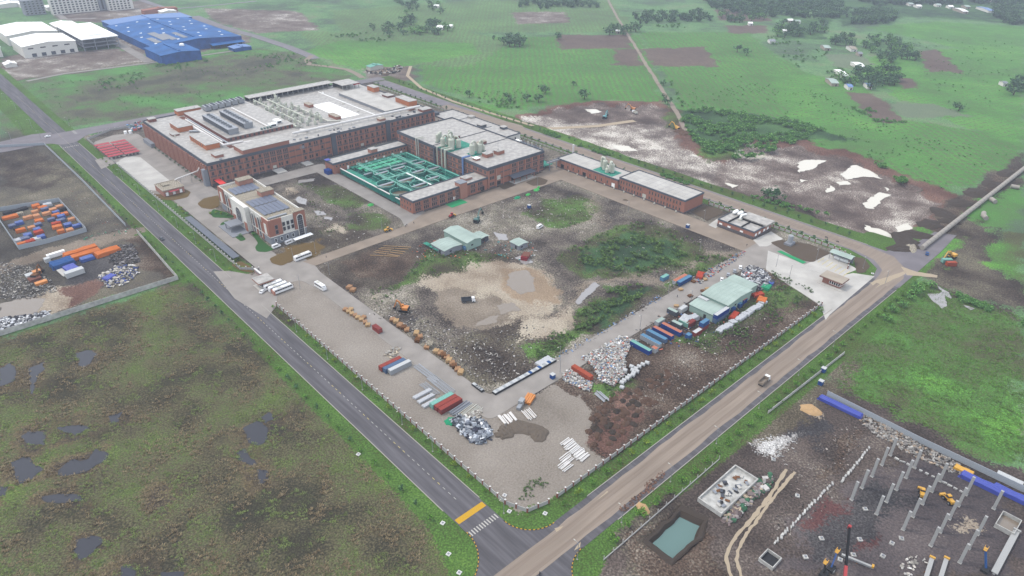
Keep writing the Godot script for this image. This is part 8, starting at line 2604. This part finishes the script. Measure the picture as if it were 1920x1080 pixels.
	for q in [[10, 8, 60, 10, "pale long hall by the far road"], [20, 12, 40, 14, "white twin roofed hall by the far road"], [55, 12, 30, 12, "white small hall by the far road"], [103, 18, 26, 12, "cream hall in front of the apartment blocks"], [138, 20, 24, 9, "low white building with dark windows near the apartment blocks"], [20, 124, 12, 7, "tiny white and blue site hut on the bare lot"], [300, 23, 56, 7, "long red brick row behind the lighter blue hall"], [315, 27, 24, 9, "white hut at the far road junction"]]:
		var p := g(q[0], q[1])
		hall("far_hall", q[4], p.x - q[2] * 0.5, p.x + q[2] * 0.5, p.z - q[3], p.z + q[3], 6.0 if q[2] > 20 else 3.5, 1.5, "white" if q[0] != 300 else "brick", "white_wall" if q[0] != 300 else "brick")
	t = hall("site_office", "teal roofed site hut at the far corner of the factory road", g(703, 129).x - 9, g(703, 129).x + 9, g(703, 129).z - 5, g(703, 129).z + 5, 4.0, 1.0, "teal_pale", "off_white")
	litter("vehicles_and_scrap", "trucks and scrap round the teal roofed hut", [682, 130, 700, 136, 730, 128, 750, 122, 752, 134, 720, 142, 690, 138], 160, [[90, 84, 80], [150, 130, 110], [200, 196, 190], [70, 70, 70]], 1.0, 3.4, 1.2)
	# farmhouses
	var fh := [[1607, 126, 26, 9, "white", "long white roofed farmhouse beside the tilled plot"], [1576, 142, 34, 7, "white", "longest white roofed farm building above the brown field"], [1559, 157, 24, 8, "mint_roof", "mint roofed farm shed at the head of the brown field"], [1547, 92, 20, 8, "mint_roof", "small mint roofed farmhouse on the lane"], [1596, 94, 22, 8, "cream", "cream walled farmhouse among trees"], [1480, 41, 16, 8, "white", "white farmhouse in the tree belt, larger one"], [1494, 43, 14, 8, "mint_roof", "mint roofed farmhouse in the tree belt"], [1470, 61, 10, 6, "white", "tiny white farmhouse below the tree belt"], [826, 54, 22, 9, "white", "long white farm roof by the dark grove"], [844, 52, 14, 8, "white", "white farm roof at the end of the dark grove"], [1446, 80, 14, 8, "stone_grey", "grey farm roofs at the edge of the scrub"], [1720, 14, 18, 8, "white", "white village house above the far meadow"], [1705, 10, 18, 8, "mint_roof", "mint village house above the far meadow"], [1757, 12, 14, 8, "mint_roof", "mint village house beside the tall trees"], [1780, 15, 14, 8, "white", "low white village house by the village lane"], [1800, 22, 40, 9, "white", "big white walled village house"], [1846, 20, 46, 10, "blue_pale", "wide pale blue roofed village house"], [1810, 15, 20, 8, "mint_roof", "mint roof behind the big white village house"], [1784, 3, 16, 8, "red_roof", "red roofed village house"], [1858, 3, 20, 9, "white", "white village house at the top of the lane"], [1678, 3, 14, 8, "white", "white village house in the wood"], [1565, 2, 16, 8, "blue_pale", "blue roofed village house in the wood"], [1500, 3, 14, 8, "white", "white village house behind the wood"], [819, 14, 14, 8, "white", "white hut at the far grove"], [1158, 62, 8, 6, "white", "tiny white hut under the lane trees"], [1406, 47, 10, 6, "white", "tiny white hut on the red field"], [1610, 104, 12, 5, "stone_grey", "grey shed by the tilled plot"], [1590, 166, 14, 5, "blue_pale", "blue grey shed at the foot of the grove"], [1626, 164, 14, 5, "blue_pale", "blue grey shed inside the grove"], [1880, 160, 10, 5, "stone_grey", "grey hut beside the round tree clump"]]
	for q in fh:
		var p := g(q[0], q[1])
		gable_shed("farmhouse", q[5], p.x - q[2] * 0.5, p.x + q[2] * 0.5, p.z - q[3] * 0.5, p.z + q[3] * 0.5, 3.6, 1.4, q[4], "white_wall" if q[2] % 4 else "roof_tan").rotation.y = 0.75
	litter("sheets", "blue and white sheets by the rear of the large factory", [238, 236, 262, 228, 266, 240, 246, 248], 60, [[226, 226, 226], [110, 150, 200], [180, 90, 80], [90, 130, 140]], 1.0, 3.0, 1.0)
	for q in [[236, 251, "white tank by the red cycle sheds"], [245, 250, "second white tank by the red cycle sheds"]]:
		var s := thing("water_tank", q[2], "tank", g(q[0], q[1]))
		var b := B.new()
		b.cyl(Vector3(0, 0.2, 0), Vector3(0, 2.6, 0), 1.4, 1.4, 12)
		bp(s, "shell", b, M["white"])
		bx(s, "pad", Vector3(0, 0.1, 0), Vector3(3.2, 0.2, 3.2), "concrete_pale")
	for i in 5:
		var s := thing("red_shade_roof", "red sheet shade roof along the rear fence of the large factory", "roof", Vector3(398 + i * 0.4, 0, -640 + i * 17.0), 0, "red shade roofs along the rear fence")
		bx(s, "roof", Vector3(0, 2.6, 0), Vector3(9, 0.2, 13), "red_roof")
		for k in [-1, 1]: bx(s, "post", Vector3(0, 1.25, k * 5), Vector3(0.2, 2.5, 0.2), "steel")

# ================================================================ trees, scrub, grass
func crown_mesh(sd: int, n: int, leaf: float, pal: Array, rise := 1.0, lit := 1.22) -> ArrayMesh:
	# leaf clumps in an uneven crown about one unit across, standing on y = 0
	var b := B.new()
	b.use_col = true
	var r := RandomNumberGenerator.new()
	r.seed = sd
	var lobes := []
	for i in 6: lobes.append([Vector3(r.randf_range(-0.3, 0.3), r.randf_range(0.25, 0.8) * rise, r.randf_range(-0.3, 0.3)), r.randf_range(0.2, 0.36)])
	for i in n:
		var lb: Array = lobes[r.randi() % lobes.size()]
		var d: Vector3 = Vector3(r.randfn(), r.randfn() * 0.8, r.randfn()).normalized() * lb[1] * pow(r.randf(), 0.33)
		var o: Vector3 = lb[0] + d
		var c: Array = pal[r.randi() % pal.size()]
		var v := r.randf_range(0.82, 1.18)
		b.col = pl(c[0] * v * lit, c[1] * v * lit, c[2] * v * lit)
		var q := Basis(Vector3(r.randfn(), r.randfn(), r.randfn()).normalized(), r.randf() * TAU)
		var s := leaf * r.randf_range(0.6, 1.3)
		b.quad(o + q * Vector3(-s, 0, -s * 0.6), o + q * Vector3(-s * 0.3, s * 0.2, s * 0.7), o + q * Vector3(s, 0, s * 0.5), o + q * Vector3(s * 0.2, s * 0.15, -s * 0.7))
	return b.mesh(M["leaves"])

func trunk_mesh(h: float, r: float) -> ArrayMesh:
	var b := B.new()
	b.cyl(Vector3.ZERO, Vector3(0, h, 0), r, r * 0.55, 6)
	b.cyl(Vector3(0, h * 0.6, 0), Vector3(0.16, h * 1.2, 0.1), r * 0.5, r * 0.2, 5)
	b.cyl(Vector3(0, h * 0.55, 0), Vector3(-0.14, h * 1.15, -0.12), r * 0.5, r * 0.2, 5)
	return b.mesh(M["bark"])

var crowns := {}
func tree(called: String, label: String, at: Vector3, w: float, h: float, kind: String, group: String) -> void:
	var t := thing(called, label, "tree", at, rng.randf() * TAU, group)
	part(t, "trunk", crowns["trunk"]).scale = Vector3(w, h, w)
	var ks: Array = crowns[kind]
	part(t, "crown", ks[rng.randi() % ks.size()], Vector3(0, h * 0.1, 0)).scale = Vector3(w * 1.15, h * 0.9, w * 1.15)

func many(called: String, label: String, mesh: Mesh, xs: Array, cols: Array) -> void:
	var mm := MultiMesh.new()
	mm.transform_format = MultiMesh.TRANSFORM_3D
	mm.use_colors = not cols.is_empty()
	mm.mesh = mesh
	mm.instance_count = xs.size()
	for i in xs.size():
		mm.set_instance_transform(i, xs[i])
		if cols: mm.set_instance_color(i, cols[i])
	var o := MultiMeshInstance3D.new()
	o.name = numbered(called)
	o.multimesh = mm
	add_child(o)
	tag(o, label, called.replace("_", " "), "", "stuff")

func in_px(px: Array, n: int, clump := 0.0) -> Array:
	var nz := FastNoiseLite.new()
	nz.seed = 8
	nz.frequency = clump
	var poly := poly_px(px)
	var lo := Vector2(1e9, 1e9)
	var hi := -lo
	for q in poly:
		lo = lo.min(q)
		hi = hi.max(q)
	var out := []
	var tries := 0
	while out.size() < n and tries < n * 30:
		tries += 1
		var q := Vector2(rng.randf_range(lo.x, hi.x), rng.randf_range(lo.y, hi.y))
		if clump > 0.0 and nz.get_noise_2d(q.x, q.y) < -0.02: continue
		if Geometry2D.is_point_in_polygon(q, poly): out.append(Vector3(q.x, -0.1, q.y))
	return out

func greenery() -> void:
	var dark := [[58, 86, 60], [70, 100, 66], [50, 74, 56], [84, 112, 74]]
	var mid := [[74, 112, 60], [90, 132, 68], [62, 96, 54], [104, 142, 76]]
	var fresh := [[92, 140, 58], [112, 160, 66], [76, 118, 54], [128, 170, 74]]
	var yellow := [[140, 168, 62], [160, 182, 74], [112, 146, 56]]
	crowns["trunk"] = trunk_mesh(0.5, 0.05)
	for k in [["dark", dark], ["mid", mid], ["fresh", fresh], ["yellow", yellow]]:
		var a := []
		for i in 4: a.append(crown_mesh(100 + i + k[1].size() * 7, 150, 0.085, k[1], 1.0, 1.22 if k[0] in ["dark", "mid"] else 0.95))
		crowns[k[0]] = a
	var small := []
	for i in 4: small.append(crown_mesh(40 + i, 46, 0.14, fresh, 1.0, 0.95))
	crowns["sapling"] = small
	var small2 := []
	for i in 4: small2.append(crown_mesh(60 + i, 46, 0.14, dark))
	crowns["sapling_dark"] = small2
	# young street trees
	var z := -150.0
	while z > -640.0:
		tree("young_tree", "thin young tree on the marsh side of the asphalt road", Vector3(98.5 + rng.randf_range(-0.6, 0.6), -0.06, z), rng.randf_range(1.6, 2.4), rng.randf_range(2.0, 3.2), "sapling" if rng.randf() < 0.6 else "sapling_dark", "young trees on the marsh side")
		if z > -330.0 or z < -376.0: tree("young_tree", "thin young tree between asphalt road and panel wall", Vector3(121.8, -0.06, z + 3), rng.randf_range(1.6, 2.4), rng.randf_range(2.0, 3.0), "sapling" if rng.randf() < 0.7 else "yellow", "young trees by the panel wall")
		z -= 9.4
	var x := 140.0
	while x < 400.0:
		if x < 350.0: tree("young_tree", "bright young tree between panel wall and dusty road", Vector3(x, -0.06, -121.6), rng.randf_range(1.8, 2.8), rng.randf_range(2.4, 3.6), "fresh" if rng.randf() < 0.5 else "yellow", "young trees along the dusty road wall")
		tree("young_tree", "bushy young tree on the far verge of the dusty road", Vector3(x + 2, -0.06, -98.5), rng.randf_range(2.2, 3.6), rng.randf_range(2.4, 3.8), "fresh", "young trees on the far verge of the dusty road")
		x += 8.2
	z = -690.0
	while z < -150.0:
		tree("young_tree", "dark young tree along the rear fence of the works", Vector3(427.4, -0.06, z), rng.randf_range(2.2, 3.4), rng.randf_range(2.6, 4.0), "sapling_dark", "young trees along the rear fence")
		tree("young_tree", "dark young tree on the quarry side of the rear road", Vector3(451 + rng.randf_range(-1, 3), -0.06, z + 4), rng.randf_range(1.8, 2.8), rng.randf_range(2.0, 3.2), "sapling_dark", "young trees on the quarry side")
		z += 9.0
	for q in [[1722, 545, 7], [1712, 552, 6], [1745, 540, 5], [1705, 560, 5], [1690, 575, 5], [1675, 585, 5], [1660, 600, 5]]: tree("bush_tree", "leafy bush tree on the pasture corner by the road bend", g(q[0], q[1]), q[2], q[2] * 0.9, "mid", "bush trees on the pasture corner")
	# shrubs by the carport and in the lawn beds
	for q in [[360, 410], [352, 402], [370, 425], [384, 437], [396, 446], [408, 457], [420, 468], [430, 478], [442, 490], [330, 388], [345, 398], [340, 392], [424, 418], [452, 444], [405, 400], [415, 402], [428, 404], [395, 402], [476, 440], [446, 500], [456, 504]]: tree("garden_shrub", "small green shrub in the beds by the office drive", g(q[0], q[1]), 2.4, 2.2, "mid" if rng.randf() < 0.7 else "yellow", "shrubs by the office drive")
	for i in 12: tree("garden_shrub", "dark hedge shrub at the foot of the finned brick wall", Vector3(163.6, 0, -634.0 + i * 9.0), 2.2, 2.4, "dark", "hedge shrubs at the finned wall")
	# single field trees
	for q in [[1096, 186, 13, "dark round tree on the rim of the quarry"], [1022, 175, 11, "round tree at the edge of the planted field, larger"], [1010, 192, 10, "round tree at the edge of the planted field, lower"], [988, 190, 9, "slim tree at the edge of the planted field"], [1797, 208, 10, "lone round tree on the pale tilled plot"], [1075, 160, 6, "small lone tree in the planted rows"], [1244, 160, 7, "small tree on the dirt lane"], [1252, 196, 9, "tree where the dirt lane meets the quarry"], [1246, 186, 6, "smaller tree where the dirt lane meets the quarry"], [1450, 376, 12, "dark tree on the bank behind the small brick plant"], [1440, 372, 9, "smaller dark tree on the bank behind the small brick plant"], [880, 182, 9, "tree by the pale track"], [953, 186, 8, "tree on the meadow by the pale track"], [958, 194, 7, "second tree on the meadow by the pale track"], [1382, 98, 12, "dark tree clump in the rows, upper one"], [1400, 104, 12, "dark tree clump in the rows, lower one"], [1048, 75, 12, "round tree at the corner of the brown plot"], [925, 74, 6, "small tree in the sparse rows"]]:
		tree("field_tree", q[3], g(q[0], q[1]), q[2], q[2] * 0.95, "dark", "")
	for q in [[945, 84], [952, 80], [960, 78], [968, 80], [976, 84], [955, 87], [965, 87], [974, 88]]: tree("field_tree", "dark tree in the round clump amid the planted rows", g(q[0], q[1]), 13, 13, "dark", "round clump amid the rows")
	for q in [[1142, 66], [1148, 62], [1155, 58], [1164, 62], [1176, 60], [1188, 56], [1192, 60], [1168, 66]]: tree("field_tree", "dark tree on the lane by the brown plot", g(q[0], q[1]), 13, 13, "dark", "trees on the lane by the brown plot")
	for q in [[1898, 170], [1905, 162], [1914, 158], [1910, 172], [1918, 168], [1900, 178]]: tree("field_tree", "dark tree of the round clump in the far meadow", g(q[0], q[1]), 15, 14, "dark", "round clump in the far meadow")
	for a in [[[690, 60, 740, 46, 760, 36, 800, 38, 830, 50, 850, 64, 780, 68, 720, 68], 34, "tree of the dark grove by the white farm roofs", "dark grove by the farm roofs"], [[1610, 80, 1640, 74, 1690, 80, 1725, 112, 1700, 120, 1650, 118, 1620, 100], 44, "tree of the grove beside the red brown plot", "grove beside the red brown plot"], [[1575, 150, 1620, 128, 1680, 135, 1685, 160, 1640, 172, 1590, 165], 36, "tree of the grove at the head of the brown field", "grove at the head of the brown field"], [[1555, 72, 1600, 70, 1605, 88, 1560, 88], 14, "tree by the small mint farmhouse", "trees by the mint farmhouse"], [[1450, 48, 1545, 44, 1548, 62, 1460, 75], 30, "tree of the belt round the white farmhouses", "belt round the farmhouses"], [[1320, 30, 1440, 28, 1440, 40, 1330, 46], 20, "tree of the far belt above the red fields", "far belt above the red fields"], [[740, 4, 830, 8, 840, 28, 760, 26], 16, "tree of the far grove with the white hut", "far grove with the white hut"]]:
		for p in in_px(a[0], a[1]): tree("grove_tree", a[2], p, rng.randf_range(9, 14), rng.randf_range(8, 13), "dark" if rng.randf() < 0.8 else "mid", a[3])
	# masses: far woods, scrub, weeds
	var wood := crown_mesh(301, 130, 0.1, dark)
	var scrub := crown_mesh(302, 90, 0.12, mid)
	var weed := crown_mesh(303, 26, 0.2, [[92, 120, 66], [80, 100, 60], [104, 132, 70], [76, 84, 60]], 1.0, 1.0)
	var xs := []
	for a in [[[1380, 0, 1560, 0, 1600, 24, 1660, 14, 1670, 28, 1560, 36, 1400, 30], 320], [[1860, 14, 1920, 10, 1960, 40, 1900, 50, 1860, 30], 90], [[1600, 0, 1800, 0, 1800, 9, 1640, 10], 120], [[1610, 36, 1680, 28, 1670, 44, 1600, 46], 60], [[1320, 0, 1420, 0, 1440, 12, 1380, 26, 1330, 14], 140], [[960, 0, 1110, 0, 1120, 14, 980, 18], 60], [[1810, 0, 1960, 0, 1960, 10, 1820, 8], 90], [[1180, 30, 1320, 24, 1330, 40, 1200, 46], 50]]:
		for p in in_px(a[0], a[1]):
			var w := rng.randf_range(9, 15)
			xs.append(Transform3D(Basis(Vector3.UP, rng.randf() * TAU).scaled(Vector3(w, w * 0.85, w)), p))
	many("far_wood", "hazy dark wood round the far village", wood, xs, [])
	xs = []
	for a in [[[1272, 208, 1330, 206, 1480, 226, 1600, 262, 1500, 264, 1420, 298, 1330, 300, 1290, 250], 520, 5.0], [[1330, 268, 1392, 256, 1380, 300, 1340, 302], 60, 3.0], [[1640, 305, 1670, 312, 1700, 342, 1690, 345, 1660, 325], 60, 4.0], [[1575, 186, 1600, 190, 1680, 226, 1706, 230, 1640, 230, 1600, 205], 90, 2.6], [[1480, 395, 1560, 405, 1400, 365, 1330, 345], 40, 3.0], [[1020, 245, 1150, 290, 1300, 345, 1300, 352, 1150, 298, 1020, 252], 160, 2.4], [[1280, 205, 1290, 210, 1260, 150, 1250, 150], 16, 3.0], [[180, 148, 270, 128, 350, 112, 400, 112, 280, 150, 200, 175], 90, 3.0], [[440, 105, 560, 100, 600, 120, 480, 130], 60, 3.0], [[860, 180, 960, 190, 1000, 200, 940, 205], 30, 3.0], [[1800, 545, 1920, 600, 1920, 612, 1790, 560], 60, 2.6], [[600, 60, 760, 66, 720, 80, 640, 76], 40, 4.0], [[1540, 125, 1580, 130, 1600, 160, 1560, 150], 30, 4.0], [[1430, 60, 1560, 100, 1500, 130, 1440, 90], 60, 3.5], [[1210, 10, 1300, 40, 1340, 60, 1230, 50], 60, 4.0], [[1260, 200, 1340, 140, 1480, 150, 1640, 220, 1900, 290, 1760, 355, 1660, 305, 1450, 250], 420, 1.5], [[820, 160, 900, 150, 1050, 190, 960, 205], 80, 1.6], [[1690, 60, 1900, 80, 1900, 200, 1780, 210], 120, 1.8], [[60, 160, 260, 130, 620, 120, 640, 135, 280, 215, 120, 235], 200, 1.5]]:
		for p in in_px(a[0], a[1], 0.02):
			var w: float = a[2] * rng.randf_range(0.7, 1.5)
			xs.append(Transform3D(Basis(Vector3.UP, rng.randf() * TAU).scaled(Vector3(w, w * 0.75, w)), p))
	many("scrub", "dense green scrub round the quarry and along field edges", scrub, xs, [])
	xs = []
	for a in [[[1080, 470, 1180, 440, 1260, 450, 1290, 480, 1200, 512, 1100, 505], 420, 1.6], [[1160, 420, 1230, 415, 1310, 455, 1330, 475, 1290, 500, 1200, 520, 1080, 515, 1040, 480], 500, 1.1], [[1150, 540, 1210, 535, 1200, 560, 1130, 600, 1080, 640, 1070, 600], 360, 1.4], [[1020, 375, 1080, 365, 1120, 385, 1110, 420, 1040, 430, 980, 400], 200, 0.7], [[1000, 650, 1050, 615, 1090, 620, 1060, 655, 1010, 680], 160, 1.0], [[1270, 640, 1360, 590, 1470, 530, 1530, 545, 1480, 590, 1400, 640, 1330, 660], 420, 0.9], [[1310, 480, 1385, 478, 1300, 520, 1250, 545], 130, 1.2], [[800, 470, 870, 470, 960, 480, 880, 500, 800, 525, 740, 540], 240, 0.9], [[560, 340, 640, 350, 700, 385, 660, 432, 600, 440], 200, 0.7], [[990, 905, 1010, 895, 1030, 905, 1015, 935, 970, 940], 90, 0.6], [[1440, 505, 1520, 540, 1540, 570, 1470, 560], 120, 0.8], [[1130, 720, 1180, 705, 1190, 720, 1150, 750], 60, 0.7], [[690, 545, 740, 535, 760, 550, 710, 575], 60, 0.8], [[1340, 640, 1440, 580, 1500, 560, 1470, 600, 1380, 670], 120, 0.8]]:
		for p in in_px(a[0], int(a[1] * 0.8), 0.07):
			var w: float = a[2] * rng.randf_range(0.8, 1.8)
			xs.append(Transform3D(Basis(Vector3.UP, rng.randf() * TAU).scaled(Vector3(w, w * 0.8, w)), p))
	many("weeds", "green weeds growing over the muddy plots", weed, xs, [])
	# reed and grass of the marsh and the pasture
	var tuft := B.new()
	var r := RandomNumberGenerator.new()
	r.seed = 5
	for i in 7:
		var a := r.randf() * TAU
		var o := Vector3(cos(a), 0, sin(a)) * r.randf_range(0.0, 0.35)
		var d := Vector3(cos(a + 0.5) * 0.5, r.randf_range(0.5, 1.0), sin(a + 0.5) * 0.5)
		var s := Vector3(-sin(a), 0, cos(a)) * 0.16
		tuft.tri(o - s, o + d, o + s)
	var tm := tuft.mesh(M["leaves"])
	xs = []
	var cs := []
	var nz := FastNoiseLite.new()
	nz.seed = 77
	nz.frequency = 0.035
	nz.fractal_octaves = 4
	var ponds := []
	for a in pools(): ponds.append(poly_px(a))
	var reeds := [pl(142, 126, 98), pl(128, 112, 88), pl(154, 138, 108)]
	var greens := [pl(120, 134, 80), pl(108, 122, 72), pl(132, 146, 86)]
	for p in in_px([0, 640, 335, 535, 372, 552, 480, 662, 560, 745, 690, 872, 800, 990, 850, 1085, -40, 1085], 24000):
		var v := nz.get_noise_2d(p.x, p.z)
		if absf(v) < 0.06 or (v > 0 and rng.randf() < 0.35): continue
		var wet := false
		for w in ponds:
			if Geometry2D.is_point_in_polygon(Vector2(p.x, p.z), w): wet = true
		if wet: continue
		var s := rng.randf_range(0.5, 1.25) * (1.0 if v > 0 else 0.8)
		xs.append(Transform3D(Basis(Vector3.UP, rng.randf() * TAU).scaled(Vector3(s * 1.3, s * (0.6 if v > 0 else 0.45), s * 1.3)), p + Vector3(0, -0.3, 0)))
		var c: Color = reeds[rng.randi() % 3] if v > 0 else greens[rng.randi() % 3]
		cs.append(c * rng.randf_range(0.8, 1.2))
	many("marsh_grass", "brown reed and olive grass tufts of the marsh", tm, xs, cs)
	xs = []
	cs = []
	var pg := [pl(98, 138, 62), pl(110, 152, 68), pl(90, 112, 58)]
	for p in in_px([1690, 530, 1760, 535, 1920, 595, 1920, 870, 1570, 735, 1570, 695, 1620, 645], 9000):
		var s := rng.randf_range(0.4, 1.0)
		xs.append(Transform3D(Basis(Vector3.UP, rng.randf() * TAU).scaled(Vector3(s * 1.4, s * 0.6, s * 1.4)), p + Vector3(0, -0.15, 0)))
		cs.append(pg[rng.randi() % 3] * rng.randf_range(0.8, 1.2))
	many("pasture_grass", "green grass tufts of the pasture behind the hoarding", tm, xs, cs)

func _ready() -> void:
	rng.seed = 7
	setup_view()
	make_materials()
	build_ground()
	build_roads()
	build_water()
	build_walls()
	main_factory()
	roof_plant()
	second_factory()
	basins()
	long_shed()
	office()
	small_buildings()
	far_buildings()
	containers()
	heaps()
	works()
	vehicles()
	people()
	lamp_posts()
	greenery()
	print("t ", Time.get_ticks_msec())
